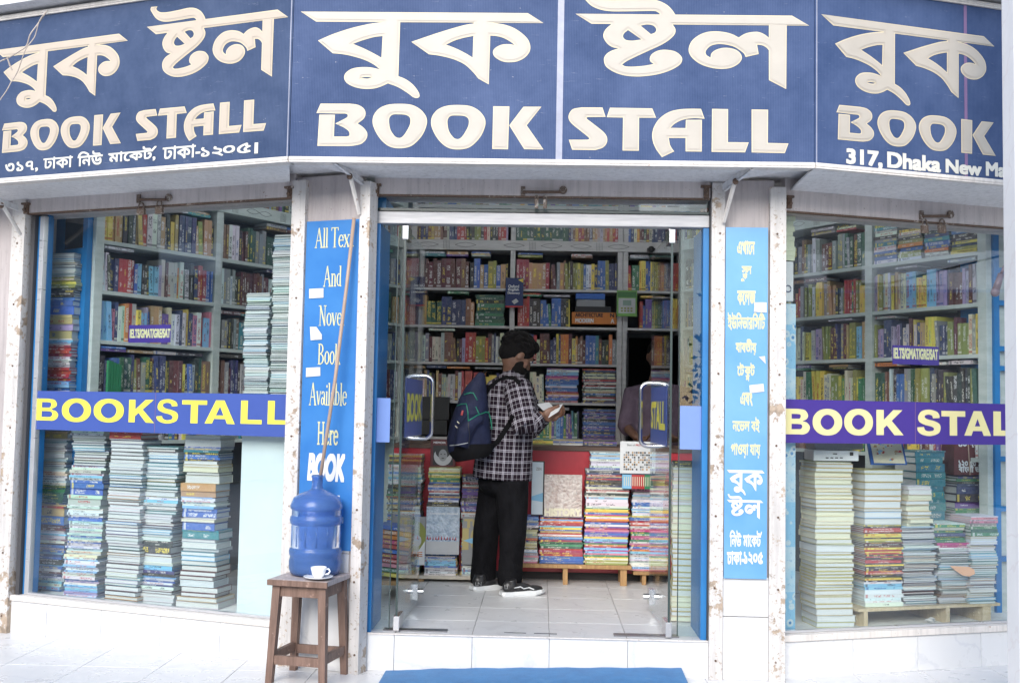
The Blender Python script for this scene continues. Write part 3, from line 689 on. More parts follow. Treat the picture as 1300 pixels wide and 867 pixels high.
# door surround: header, transom pane, blue reveals, side lights
q = MB(); q.fbox(FC, -.925, .866, 2.168, 2.232, -.10, -.02); M_HEAD = mat('dull_header_aluminium', (.46, .46, .47), .5, .3); k = N(M_HEAD); k.col(k.ramp(k.noise(k.coord('Position', (1, 1, 14)), 6, 5), [(.3, (.38, .38, .40)), (.7, (.52, .52, .53))])); hd = P('door_header', q, M_HEAD, bevel=.004)
q = MB(); q.fbox(FC, -.925, .866, 2.238, 2.252, -.09, -.028); q.build('header_cap', M_DARKRIM, hd)
q = MB(); q.fbox(FC, -.925, .866, 2.252, 2.315, -.055, -.049); P('transom_pane', q, M_GLASSD)
q = MB(); q.fbox(FC, -.925, -.893, .0, 2.17, -.40, -.03); P('blue_reveal', q, M_BLUEP)
q = MB(); q.fbox(FC, .836, .866, .0, 2.17, -.40, -.03); P('blue_reveal', q, M_BLUEP)
q = MB(); q.fbox(FC, -.925, -.872, 2.255, 2.315, -.40, -.07); P('blue_reveal', q, M_BLUEP)
q = MB(); q.fbox(FC, .72, .866, 2.255, 2.315, -.40, -.36); P('blue_reveal', q, M_BLUEP)
for (x0, x1, u0, u1) in ((474, 499.5, None, -.905), (862, 901, None, .85)):
    F = FC.shift(-.06); a = F.px(x0, 560)[0]; b = F.px(x1, 560)[0]
    q = MB(); q.fbox(F, a, b, .012, 2.165, -.010, 0); o = P('side_light', q, M_GLASSF)
    q = MB(); e = b if x0 < 600 else a; q.fbox(F, e-.0025, e+.0025, .012, 2.165, -.0105, .0005); q.build('glass_edge', M_DARKRIM, o)
    yy = (505, 561) if x0 < 600 else (515, 570)
    z0 = F.px(x0, yy[1])[1]; z1 = F.px(x0, yy[0])[1]
    q = MB(); q.fbox(F, F.px(x0-8 if x0 < 600 else x0+1, 560)[0], F.px(x1-5 if x0 < 600 else x1-3, 560)[0], z0, z1, .0005, .002); q.build('vinyl_patch', M_VINYL_B, o)
# threshold plates
for x0, x1, yy in ((487, 568, 799), (779, 861, 806)):
    a = onZ(x0, yy, 0); b = onZ(x1, yy+1.5, 0); q = MB(); q.box(a.x, b.x, a.y-.03, a.y+.035, .0005, .006); P('threshold_plate', q, mat('dark_worn_steel', (.20, .20, .22), .3, .9), bevel=.001)
for x0, x1, yy in ((640, 668, 803), (678, 707, 804)):
    a = onZ(x0, yy, 0); b = onZ(x1, yy, 0); q = MB(); q.box(a.x, b.x, a.y-.005, a.y+.005, .0005, .003); P('floor_slot', q, M_DARK)

# ------------------------------------------------------------------ glass doors, swung inwards
def door(side, label, words):
    hx = -.760 if side < 0 else .672; ang = math.radians(88.5 if side < 0 else 91.5); W = .80; y0 = .045
    ex = Vector((math.cos(ang), math.sin(ang), 0)); D = Fr((hx, y0), (ex.x, ex.y), (ex.y*1, -ex.x*1) if side < 0 else (-ex.y, ex.x))
    if side < 0: D = Fr((hx, y0), (ex.x, ex.y), (math.sin(ang), -math.cos(ang)))
    else: D = Fr((hx, y0), (ex.x, ex.y), (-math.sin(ang), math.cos(ang)))
    dr = empty('glass_door', (hx, y0, .0), label, 'door', 'pair of frameless glass doors')
    q = MB(); q.fbox(D, .0, W, .015, 2.145, -.005, .005); q.build('glass_pane', M_GLASSD, dr)
    q = MB(); q.fbox(D, -.003, .0012, .015, 2.145, -.0058, .0058); q.build('glass_edge', M_DARKRIM, dr)
    q = MB(); q.fbox(D, -.006, .13, 2.085, 2.16, -.016, .016); q.build('top_patch_fitting', M_STEEL, dr, bevel=.003)
    q = MB(); q.fbox(D, -.006, .15, .006, .085, -.016, .016); q.build('bottom_patch_fitting', M_STEEL, dr, bevel=.003)
    # floor lock near the free edge
    q = MB(); c = D.p(W-.10, .10)
    q.fbox(D, W-.14, W-.06, .055, .145, -.02, .02); q.tube([c-D.n*.05, c+D.n*.05], .017, 12); q.build('lock', M_STEEL, dr, bevel=.0)
    # ring handle through the pane
    hz0, hz1, uu, w2 = 1.0-.0, 1.352, W-.14, .082
    zc = 1.185 if side < 0 else 1.165; H = .185; r = .045; pts = []
    for cx, cz, a0 in ((w2-r, H-r, 0), (-(w2-r), H-r, 90), (-(w2-r), -(H-r), 180), (w2-r, -(H-r), 270)):
        for t in range(0, 91, 15):
            a = math.radians(a0+t); pts.append(D.p(uu, zc+cz+r*math.sin(a), cx+r*math.cos(a)))
    pts.append(pts[0]); pts.append(pts[1]); q = MB(); q.tube(pts, .0125, 12, up=(.3, .2, .9), caps=False); q.build('handle', M_STEEL, dr, smooth=True)
    # vinyl band printed on the pane
    q = MB(); z0, z1 = zc-.165, zc+.16; q.fbox(D, .10, W-.02, z0, z1, .0055, .0065); vb = q.build('vinyl_band', M_VINYL_L, dr)
    q = MB(); T = D if side < 0 else Fr((D.p(W, 0).x, D.p(W, 0).y), (-ex.x, -ex.y), (D.n.x, D.n.y))
    bx = (.16, W-.06, z0+.09, z1-.09) if side < 0 else (.06, W-.16, z0+.09, z1-.09)
    put_text(q, T, text_polys(words), bx, .008, 40, .035); q.build('lettering', M_YELLOW, vb)
    return D
DL = door(-1, 'glass door standing open on the left side of the doorway', 'BOOK')
DR = door(1, 'glass door standing open on the right side of the doorway', 'STALL')

# ------------------------------------------------------------------ signboards
def signboard(F, u0, u1, z0, z1, label, mt, seams):
    o = empty('signboard', F.p((u0+u1)/2, z0), label, 'sign', 'blue signboards over the shop front')
    q = MB(); q.fbox(F, u0, u1, z0, z1, -.05, 0)
    s = q.build('sign_face', mt, o)
    me = s.data; uvl = me.uv_layers.new(name='UVMap')
    for l in me.loops:
        v = Vector(me.vertices[l.vertex_index].co)+wloc(s); uvl.data[l.index].uv = ((v-F.o).dot(F.d), v.z)
    for zz, nm in ((z0-.028, 'bottom_rail'), (z1, 'top_rail')):
        q = MB(); q.fbox(F, u0, u1, zz, zz+.0275, -.06, .012); q.fbox(F, u0, u1, zz+.01, zz+.018, .012, .0155); q.build(nm, M_ALUW, o)
    for sx, w2, mt2 in seams:
        q = MB(); q.fbox(F, sx-w2, sx+w2, z0, z1, .0003, .0012); q.build('seam_strip', mt2, o)
    return o
Z0, Z1 = 2.436, 3.352
M_SEAM = m_print('pale_seam_tape', (.34, .36, .46), .3); M_SEAMR = m_print('reddish_seam_tape', (.20, .12, .24), .2)
sgC = signboard(SC, -1.306, 1.326, Z0, Z1, 'long blue centre signboard with big cream letters above the door', M_SIGN, [(SC.px(711, 100)[0], .016, M_SEAM)])
sgL = signboard(SL, -2.72, -.001, Z0, Z1, 'weathered blue left signboard with the Bengali street address below', M_SIGNW, [(-.012, .003, M_SEAM)])
sgR = signboard(SR, .001, 2.2, Z0, Z1, 'blue right signboard with the English address, partly behind the column', M_SIGN, [(SR.px(1226, 120)[0], .009, M_SEAMR), (.012, .003, M_SEAM)])
# trim joining bits at the corners
def letters(W, F, o, mt):
    fill_letters('lettering_edge', W, F, .0012, M_RIM, o)
    fill_letters('lettering', inset(W, .0042), F, .0022, mt, o)
    fill_letters('lettering_groove', inset(W, .0115), F, .0032, M_GROOVE, o)
    fill_letters('lettering_face', inset(W, .0138), F, .0042, mt, o)
letters(BUK+STOL+BOOK+STALL, SC, sgC, M_CREAM)
def fit(W, F, left, right, top_left, yb):
    """place a traced word from where its left, right, top and bottom fall on another facet"""
    s = wbounds(W); return remap(W, s, (F.px(*left)[0], F.px(*right)[0], yb, top_left))
bB, bS, tB, tS = wbounds(BOOK), wbounds(STALL), wbounds(BUK), wbounds(STOL)
W = fit(BUK, SL, (-6, 68), (162.4, 52), SL.px(150, 43.5)[1], SL.px(70, 142.5)[1]) + fit(STOL, SL, (186.6, 38.5), (366, 24), SL.px(203, 8)[1], SL.px(220, 100)[1] if False else SL.px(344, 98)[1])
W += fit(BOOK, SL, (2.6, 170), (154.5, 160), SL.px(10, 156.5)[1], SL.px(8, 195.8)[1]) + fit(STALL, SL, (173, 150), (338, 156), SL.px(182, 140.5)[1], SL.px(240, 179.5)[1])
letters(W, SL, sgL, M_CREAMW)
W = fit(BUK, SR, (1042.7, 18.5), (1262.3, 61), SR.px(1043, 18.5)[1], SR.px(1153, 134.5)[1]) + fit(BOOK, SR, (1061.7, 142), (1263.8, 198.6), SR.px(1066, 133)[1], SR.px(1140, 187)[1])
letters(W, SR, sgR, M_CREAM)
# small address lines
def line(F, polys, x0, y0, x1, y1, o, mt, rows=40, bold=.03, n=.003, name='small_lettering'):
    q = MB(); a = F.px(x0, y1); b = F.px(x1, y0)
    put_text(q, F, polys, (a[0], b[0], a[1], b[1]), n, rows, bold); return q.build(name, mt, o)
def seg(F, items, o, mt, bold=.03, n=.003):
    q = MB()
    for polys, x0, yt, yb, x1 in items:
        a = F.px(x0, yb); b = F.px(x1, yb); c = F.px(x0, yt)
        put_text(q, F, polys, (a[0], b[0], a[1], c[1]), n, 44, bold)
    return q.build('address_lettering', mt, o)
T = text_polys
seg(SL, [(T('৩১৭,'), 7, 207.5, 221, 48), (T('ঢাকা'), 55.5, 201, 215, 92), (T('িনউ'), 99, 194, 211.5, 130),
         (reph(T('মােকট,'), 2.55, .62, .25), 138, 190.5, 208.5, 198), (T('ঢাকা-'), 207, 187, 203, 254), (T('১২'), 256, 188, 200, 283), (T('০৫'), 284, 184.5, 196.5, 318), (T('।'), 324, 182, 195, 327)], sgL, M_SMALLTXT, .02)
seg(SR, [(T('317,'), 1075, 189.5, 210, 1119), (T('Dhaka'), 1127, 194, 212.5, 1193), (T('New'), 1201, 203, 219, 1245), (T('Market'), 1252, 206.5, 223, 1312)], sgR, M_SMALLTXT, .04)

# ------------------------------------------------------------------ pillar signs
def panel_sign(F, x0, y0, x1, y1, label, mt, n=.016):
    G = F.shift(n); a = G.px(x0, y1); b = G.px(x1, y0)
    q = MB(); q.fbox(G, a[0], b[0], a[1], b[1], -.008, 0); o = q.build('pillar_sign', mt, bevel=.0015); tag(o, label, 'sign'); return o, G, a, b
ps, G, a, b = panel_sign(FL, 389.5, 700, 452, 281.5, 'tall blue pillar sign in yellow English words, left of the doors', M_BLUESIGN, .017)
for wd, x0, y0, x1, y1 in (('All', 400, 289, 417, 315), ('Text', 420.5, 288, 450, 315), ('And', 410.5, 337, 434, 364), ('Novel', 404.5, 387, 438, 414), ('Book', 403.5, 436, 433, 463), ('Available', 392.5, 486, 441, 514), ('Here', 403, 536, 430, 564)):
    q = MB(); A = G.px(x0, y1); B = G.px(x1, y0); put_text(q, G, serif(wd), (A[0], B[0], A[1], B[1]), .002, 44, .012); q.build('lettering', M_YPRINT, ps)
q = MB(); A = G.px(391, 607.5); B = G.px(437.5, 578.5)
put_text(q, G, [[(x+y*.16, y) for x, y in p_] for p_ in text_polys('BOOK')], (A[0], B[0], A[1], B[1]), .002, 44, .05); q.build('lettering', M_WPRINT, ps)
q = MB(); A = G.px(391, 660); B = G.px(436, 630); put_text(q, G, text_polys('STALL'), (A[0], B[0], A[1], B[1]), .002, 44, .04); q.build('lettering', M_WPRINT, ps)
def scrap(o, G, pts, name='torn_paper'):
    q = MB(); v = [G.px(x, y) for x, y in pts]; q.quad([G.p(u, z, .0035+rnd.uniform(0, .002)) for u, z in v]); q.quad([G.p(u, z, .002) for u, z in v][::-1]); return q.build(name, M_PAPER, o)
scrap(ps, G, [(393, 367), (411, 366), (411, 378), (393, 379)]); scrap(ps, G, [(394, 415), (402, 415), (409, 425), (409, 431), (395, 432)])
scrap(ps, G, [(389, 467), (407, 466), (407, 477), (389, 478.5)])
ps2, G, a, b = panel_sign(FC, 921.5, 735, 973.5, 288.5, 'tall light blue pillar sign in Bengali words, right of the doors', M_LBLUESIGN, .03)
BW = [(T('এখােন'), 936, 306.5, 958, 322.5), (T('স')+[[(x*.72+.12, y*.62-.42) for x, y in q_] for q_ in T('ক')]+[[(x*.8+.25, y*.8-.42) for x, y in q_] for q_ in T('ু')]+[[(x+.56, y) for x, y in q_] for q_ in T('ল')], 941, 338.5, 954, 357),
      (T('কেলজ'), 936, 370, 959, 386.5), (T('ইউিনভারিসিট'), 924, 398, 971, 418.5), (T('যাবতীয়'), 934, 431, 960, 450),
      (T('েট')+[[(x+1.05, y) for x, y in q_] for q_ in T('ক')]+[[(x*.7+1.2, y*.6-.40) for x, y in q_] for q_ in T('স')]+[[(x+1.85, y) for x, y in q_] for q_ in T('ট')], 936, 461, 958, 483),
      (T('এবং'), 940, 499, 955, 514.5), (T('নেভল বই'), 930, 530, 964, 548), (T('পাওয়া যায়'), 928, 563.5, 965, 580.5),
      (T('িনউ'), 926.5, 673.5, 941, 693), (reph(T('মােকট'), 2.5, .62, .25), 943.5, 674, 967, 693), (T('ঢাকা-'), 923, 700, 944, 715.5), (T('১২০৫'), 944.5, 701, 968, 715)]
for i, (pp, x0, y0, x1, y1) in enumerate(BW):
    q = MB(); A = G.px(x0, y1); B = G.px(x1, y0); put_text(q, G, pp, (A[0], B[0], A[1], B[1]), .002, 40, .03); q.build('lettering', M_YPRINT if i < 9 else M_WPRINT, ps2)
def shift_to(W, G, x0, y0, x1, y1):
    A = G.px(x0, y1); B = G.px(x1, y0); return remap(W, wbounds(W), (A[0], B[0], A[1], B[1]))
fill_letters('lettering', shift_to(BUK, G, 922.5, 597, 970.5, 628), G, .003, M_WPRINT, ps2); fill_letters('lettering', shift_to(STOL, G, 922.5, 627.5, 969, 658), G, .003, M_WPRINT, ps2)
scrap(ps2, G, [(958, 384), (973, 384), (973, 397), (957, 396)]); scrap(ps2, G, [(963, 453), (971, 452), (972, 462)]); scrap(ps2, G, [(951, 489), (969, 487), (970, 497), (952, 499)])

# ------------------------------------------------------------------ vinyl bands and small signs on the windows
def band(F, x0, yt0, yb0, x1, yt1, yb1, n, mt, words, label, seam=None, name='window_banner', cat='banner', rows=84, bold=.03, mtL=M_YELLOW, grp=None, HL=None, ins=0):
    G = F.shift(n); A = G.px(x0, yb0); B = G.px(x1, yt1); A2 = G.px(x0, yt0); z0, z1 = A[1], (B[1]+A2[1])/2
    q = MB(); q.fbox(G, A[0], B[0], z0, z1, -.0016, 0); o = q.build(name, mt); tag(o, label, cat, grp)
    for wd, a0, a1, t, bt in words:
        q = MB(); ua = G.px(a0, bt)[0]; ub = G.px(a1, bt)[0]; zb, zt = G.px((a0+a1)/2, bt)[1], G.px((a0+a1)/2, t)[1]
        put_text(q, G, text_polys(wd), (ua, ub, zb, zt), .0012, rows, bold); q.build('lettering', mtL, o)
    if HL: fill_letters('lettering', inset(heavy(G, HL), ins) if ins else heavy(G, HL), G, .0012, mtL, o)
    if seam:
        u = G.px(seam, 525)[0]; q = MB(); q.fbox(G, u-.0015, u+.0015, z0, z1, .0002, .001); q.build('seam', M_SEAMR, o)
    return o
band(GLs, 45.5, 497, 545, 366, 499.5, 553.5, .006, M_VINYL_L, [], 'blue vinyl band lettered BOOKSTALL across the left window', 197, HL=[('B', 45.2, 74.3, 505, 534), ('O', 77.6, 115.7, 505.5, 535), ('O', 118, 157.5, 506, 535.5), ('K', 162.6, 196.6, 506.5, 536.5), ('S', 197.8, 226.6, 506.5, 537), ('T', 230, 263, 507, 537.5), ('A', 259, 299, 507, 538), ('L', 304.8, 333, 507.5, 538.5), ('L', 339, 367.5, 507.8, 539)], ins=.0035)
band(GRs, 994.5, 508, 562, 1300, 512, 563, .006, M_VINYL_R, [], 'purple vinyl band lettered BOOK STALL across the right window', 1162, HL=[('B', 995.7, 1028, 518.5, 551), ('O', 1031.5, 1069, 519.5, 551.5), ('O', 1071.5, 1108, 519.5, 551.5), ('K', 1112.5, 1147, 520, 552), ('S', 1164.3, 1194, 520.5, 552.2), ('T', 1195, 1225.3, 521.3, 552.6), ('A', 1224, 1258, 521.5, 552.8), ('L', 1261, 1288, 522, 553), ('L', 1291, 1318, 522, 553)], bold=.055, mtL=M_YELLOWP)
band(GLs, 163, 412, 435, 217, 413, 435, -.012, M_VINYL_R, [('IELTS/GMAT/GRE/SAT', 165, 216, 418, 428.5)], 'small purple course sign IELTS GMAT inside the left window', name='window_sign', cat='sign', rows=40, bold=.05, mtL=M_YPRINT)
band(GRs, 1133, 438.5, 462, 1192, 440, 462, -.012, M_VINYL_R, [('IELTS/GMAT/GRE/SAT', 1134.5, 1190.5, 443, 455.5)], 'small purple course sign IELTS GMAT inside the right window', name='window_sign', cat='sign', rows=40, bold=.05, mtL=M_YPRINT)

# ------------------------------------------------------------------ brackets, padlocks, wires, column
def bracket(label, tip, root, drop):
    o = empty('awning_bracket', root, label, 'bracket')
    d = (tip-root); q = MB(); s = d.cross(Vector((0, 0, 1))).normalized()*.004; h = Vector((0, 0, .036))
    q.hexa([root-s, root+s, tip+s, tip-s, root-s+h, root+s+h, tip+s+h, tip-s+h]); q.build('arm', M_SHEET, o)
    q = MB(); s2 = s*4; q.hexa([root-s2, root+s, tip+s, tip-s2, root-s2+Vector((0, 0, .004)), root+s+Vector((0, 0, .004)), tip+s+Vector((0, 0, .004)), tip-s2+Vector((0, 0, .004))]); q.build('flange', M_SHEET, o)
    q = MB(); q.tube([root.lerp(tip, .45)+Vector((0, -.005, .01)), drop], [.013, .011], 6); q.build('hanging_strut', M_ALUW, o)
    q = MB(); q.ell(root.lerp(tip, .45)+Vector((0, -.012, .0)), (.016, .016, .018), n=8, k=6); q.build('rusty_nut', M_RUST, o)
bracket('bent white bracket under the sign at the left pillar', onY(423, 209, -.35), onY(461, 237, -.07), onY(456, 272, -.09))
bracket('bent white bracket under the sign at the right pillar', onY(953, 216, -.35), onY(918, 243, -.05), onY(919, 282, -.05))
bracket('white bracket arm at the far left picture edge', onY(-22, 253, .2), onY(22, 268, .55), onY(26, 298, .56))
def padlock(F, x, y, w=.034, hgt=.04, n=.03, shackle=.045, label='', grp=None):
    G = F.shift(n); u, z = G.px(x, y); o = empty('padlock', G.p(u, z), label, 'padlock', grp)
    q = MB(); q.fbox(G, u-w/2, u+w/2, z-hgt/2, z+hgt/2, -.012, .008); q.build('lock_body', M_PADLOCK, o, bevel=.004)
    pts = [G.p(u-w*.33, z+hgt*.45)]+[G.p(u-w*.33*math.cos(t), z+hgt/2+shackle*.6+w*.33*math.sin(t)) for t in (0, .5, 1, 1.57, 2.1, 2.6, 3.14)]+[G.p(u+w*.33, z+hgt*.45)]
    q = MB(); q.tube(pts, .0045, 8); q.build('shackle', M_PADLOCK, o, smooth=True)
def hasp(F, x0, x1, y, label, n=.024):
    G = F.shift(n); a = G.px(x0, y); b = G.px(x1, y); o = empty('shutter_hasp', G.p(a[0], a[1]), label, 'hasp')
    q = MB(); q.tube([G.p(a[0], a[1], .01), G.p(b[0], b[1], .01)], .008, 8); q.build('bar', M_RUST, o)
    q = MB(); q.fbox(G, a[0]-.012, a[0]+.012, a[1]-.018, a[1]+.032, -.006, .006); q.build('eye_plate', M_PADLOCK, o, bevel=.002)
    q = MB(); c = G.p(b[0]+.012, b[1]+.012, .004); q.tube([c-G.n*.008, c+G.n*.004], .022, 10); q.build('end_disc', M_PADLOCK, o)
hasp(FL, 176, 212, 254, 'rusty hasp bar on the shutter box of the left window')
padlock(FL, 179, 269, .052, .034, .034, .03, 'left rusty padlock hanging over the left window')
padlock(FL, 202, 267, .048, .044, .034, .03, 'right rusty padlock hanging over the left window')
hasp(FC, 664, 712, 244.5, 'rusty hasp bar on the shutter box over the door')
for x, l in ((681, 'left'), (692, 'right')): padlock(FC, x, 259, .02, .05, .034, .02, f'narrow {l} padlock leg dangling over the door transom')
hasp(FR, 1170, 1204, 275, 'rusty hasp bar on the shutter box of the right window')
padlock(FR, 1174, 291, .04, .045, .034, .03, 'left rusty padlock hanging over the right window')
padlock(FR, 1196, 291, .046, .045, .034, .03, 'right rusty padlock hanging over the right window')
for F, x, y, l in ((FC, 478, 243, 'rusty hinge lug at the left end of the door shutter box'), (FC, 897, 245, 'rusty hinge lug at the right end of the door shutter box'),
                (FR, 1002, 258, 'rusty lug at the left end of the right shutter box'), (FL, 33, 266, 'rusty lug at the far left end of the shutter box'), (FL, 368, 246, 'rusty lug at the right end of the left shutter box')):
    G = F.shift(.03); u, z = G.px(x, y); q = MB(); q.fbox(G, u-.014, u+.014, z-.028, z+.028, -.012, .006); q.fbox(G, u-.03, u+.024, z+.028, z+.04, -.012, .012)
    q.tube([G.p(u, z, .0), G.p(u, z-.005, .02)], .010, 8); tag(q.build('shutter_lug', M_RUST), l, 'fitting')
def wire(name, pts, r, label, Y=-.5):
    q = MB(); P3 = [onY(x, y, Y+rnd.uniform(-.01, .01)) for x, y in pts]
    out = []
    for i in range(len(P3)-1):
        for t in (0, .33, .66): 
            a = P3[max(i-1, 0)]; b = P3[i]; c = P3[i+1]; d = P3[min(i+2, len(P3)-1)]
            out.append(.5*((2*b)+(-a+c)*t+(2*a-5*b+4*c-d)*t*t+(-a+3*b-3*c+d)*t**3))
    out.append(P3[-1]); q.tube(out, r, 6); return tag(q.build(name, M_WIRE, smooth=True), label, 'wire')
wire('wire', [(60, 14), (53, 24), (45, 35), (38, 45), (34, 58), (25, 65), (12, 73), (-4, 80)], .0035, 'brown wire sagging across the left sign to the picture edge')
wire('wire', [(59, 15), (50, 27), (45, 45), (40, 53), (33, 62), (27, 78), (22, 92), (15, 103), (8, 116), (-3, 131)], .0028, 'thin pale wire hanging down the left signboard')
q = MB(); c = onY(10, 77, -.52)
for k_ in range(3): q.tube([c+Vector((-.02+.01*k_, 0, .008*k_)), c+Vector((.0, -.01, .012)), c+Vector((.012+.006*k_, 0, -.03-.01*k_))], .003, 6)
tag(q.build('wire_knot', M_WIRE), 'knotted twist of wire at the left edge of the sign', 'wire')
a = onY(1275, 433, -.80)
q = MB(); q.box(a.x, a.x+.42, -.93, -.80, PZ, 4.2); col_o = q.build('column', M_COLUMN, bevel=.006); tag(col_o, 'white marble column at the right edge of the picture', 'column')
for z in (.45, 1.15, 1.85, 2.55):
    pass
# edge of another pier at the left picture border
a = onY(2.5, 60, -.62); b = onY(0, 330, -.62)
# ------------------------------------------------------------------ bookcases
KS = 1.057
def far(v): q_ = CAM+(Vector(v)-CAM)*KS; q_.z = 0; return q_
def zk(z): return 1.19+(z-1.19)*KS
LA, LB = far((-2.675, .60, 0)), far((-1.114, 2.96, 0)); RA, RB = far((1.064, 2.90, 0)), far((2.54, .56, 0))
def frm(a, b):
    d = (b-a).normalized(); return Fr((a.x, a.y), (d.x, d.y), (d.y, -d.x)), (b-a).length
BL, LL = frm(LA, LB); BR, LR = frm(RA, RB); _b = far((-1.10, 3.0, 0)); BC, LC = Fr((_b.x, _b.y), (1, 0), (0, -1)), 2.175*KS
BZ = [zk(z) for z in (.95, 1.24, 1.55, 1.848, 2.15)]; DZ = zk(2.54)
def bookcase(F, L, posts, label, zs, zbot, mt, endtop=3.09, skip=None):
    o = empty('bookcase', F.p(L/2, 0), label, 'bookcase')
    for i, u in enumerate(posts):
        w2 = .03; zt = endtop; q = MB(); zb = zbot
        q.fbox(F, u-w2, u+w2, zb, zt, -.27, .0); q.build('upright', mt, o, bevel=.002)
    for z in zs:
        for a, b in zip(posts, posts[1:]):
            if skip and skip(z, (a+b)/2): continue
            q = MB(); q.fbox(F, a+.0302, b-.0302, z-.024, z, -.265, -.003); q.build('shelf', mt, o, bevel=.0015)
    q = MB(); q.fbox(F, posts[0], posts[-1], DZ-.088, DZ, -.265, .012); fs = q.build('fascia_board', mt, o, bevel=.003)
    q = MB(); u = posts[0]+.12                                 # carved lozenges and flutes on the fascia
    while u < posts[-1]-.25:
        for k_ in range(5): q.fbox(F, u+k_*.012, u+k_*.012+.003, DZ-.078, DZ-.01, .0122, .0128)
        c = u+.25
        for s in (-1, 1):
            for e in (1, -1):
                pts = [F.p(c+s*.12*(1-t), DZ-.044+e*.018*math.sin(t*3.14159), .0125) for t in (0, .25, .5, .75, 1)]
                for a_, b_ in zip(pts, pts[1:]): q.tube([a_, b_], .0016, 4, caps=False)
        u += .46
    tag(q.build('carving', M_CARVE, fs), kind='stuff')
    q = MB(); q.fbox(F, posts[0], posts[-1], zk(2.80), zk(2.83), -.265, -.003); q.build('shelf', mt, o)
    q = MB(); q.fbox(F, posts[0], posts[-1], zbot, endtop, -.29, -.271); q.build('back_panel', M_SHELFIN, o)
    return o
skipdoor = lambda z, u: u > 1.75 and z < 1.8
bookcase(BL, LL, [.03, .978, 1.976, LL-.03], 'grey-green bookcase along the left wall behind the left window', BZ, .0, M_SHELF)
bookcase(BR, LR, [.03, 1.004, 2.015, LR-.03], 'grey-green bookcase along the right wall behind the right window', BZ, .0, M_SHELF)
bc = empty('bookcase', (0, BC.o.y, 0), 'pale grey bookcase on the back wall facing the doorway', 'bookcase')
bu = [.04, BC.px(650, 400)[0], BC.px(790, 400)[0], LC-.0]
for u, z0 in ((bu[0], .9), (bu[1], .9), (bu[2]-.022, .9), (bu[2]+.024, .9), (bu[3]+.02, 1.84)):
    q = MB(); q.fbox(BC, u-.021, u+.021, z0  , 3.09, -.27, 0); q.build('upright', M_SHELFB, bc, bevel=.002)
for z in BZ:
    for i, (a, b) in enumerate(((bu[0]+.022, bu[1]-.022), (bu[1]+.022, bu[2]-.044), (bu[2]+.046, bu[3]))):
        if i == 2 and z < 1.85: continue
        q = MB(); q.fbox(BC, a, b, z-.02, z, -.265, -.003); q.build('shelf', M_SHELFB, bc, bevel=.0015)
q = MB(); q.fbox(BC, bu[0], bu[3], DZ-.085, DZ, -.265, .012); fs = q.build('fascia_board', M_SHELFB, bc, bevel=.003)
q = MB()
for px_ in (563, 672, 757):
    u = BC.px(px_, 310)[0]
    for k_ in range(5): q.fbox(BC, u+k_*.013, u+k_*.013+.003, DZ-.078, DZ-.01, .0122, .013)
    for c in (u-.13, u+.19):
        for e in (1, -1):
            pts = [BC.p(c-.09+.045*t, DZ-.043+e*.02*math.sin(t*3.14159/4), .0127) for t in range(5)]
            for a_, b_ in zip(pts, pts[1:]): q.tube([a_, b_], .0018, 4, caps=False)
tag(q.build('carving', M_CARVE, fs), kind='stuff')
q = MB(); q.fbox(BC, bu[0], bu[3], zk(2.80), zk(2.83), -.265, -.003); q.build('shelf', M_SHELFB, bc)
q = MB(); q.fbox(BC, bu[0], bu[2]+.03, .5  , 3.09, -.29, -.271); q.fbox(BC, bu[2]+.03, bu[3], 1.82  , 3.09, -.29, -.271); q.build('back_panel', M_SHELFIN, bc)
# blue cupboards beyond the two window bookcases
o = empty('blue_cupboard', FL.p(-2.0, 0, -.5), 'blue painted cupboard with a dark opening behind the left window', 'cupboard')
_o = LA-BL.n*.75-BL.d*.012; F = Fr((_o.x, _o.y), (BL.n.x, BL.n.y), (-BL.d.x, -BL.d.y))
q = MB(); q.fbox(F, 0, .72, 0, 3.09, -.008, .03); q.build('panel', M_BLUEP, o)
q = MB(); a = F.px(88, 318); b = F.px(112, 272); q.fbox(F, a[0], b[0], a[1], b[1], .0305, .034); q.build('opening', M_BLACK, o)  # black slab on the panel paints the shade of the opening
o = empty('blue_shelf_unit', (2.62, .6, 0), 'open blue shelf unit at the far right of the right window', 'shelf unit')
_o = far((2.56, .56, 0)); F = Fr((_o.x, _o.y), (math.cos(THR), math.sin(THR)), (math.sin(THR), -math.cos(THR)))
for u in (.03, .42):
    q = MB(); q.fbox(F, u, u+.04, 0, 2.6, -.3, 0); q.build('upright', M_BLUEP, o)
for z in (.35, .65, .95, 1.22, 1.50, 1.62, 1.9, 2.1):
    q = MB(); q.fbox(F, .072, .418, z-.03, z, -.3, -.002); q.build('shelf', M_BLUEP, o)
q = MB(); q.fbox(F, 0.03, .46, 0, 2.6, -.33, -.302); q.build('back_panel', M_DARK, o)

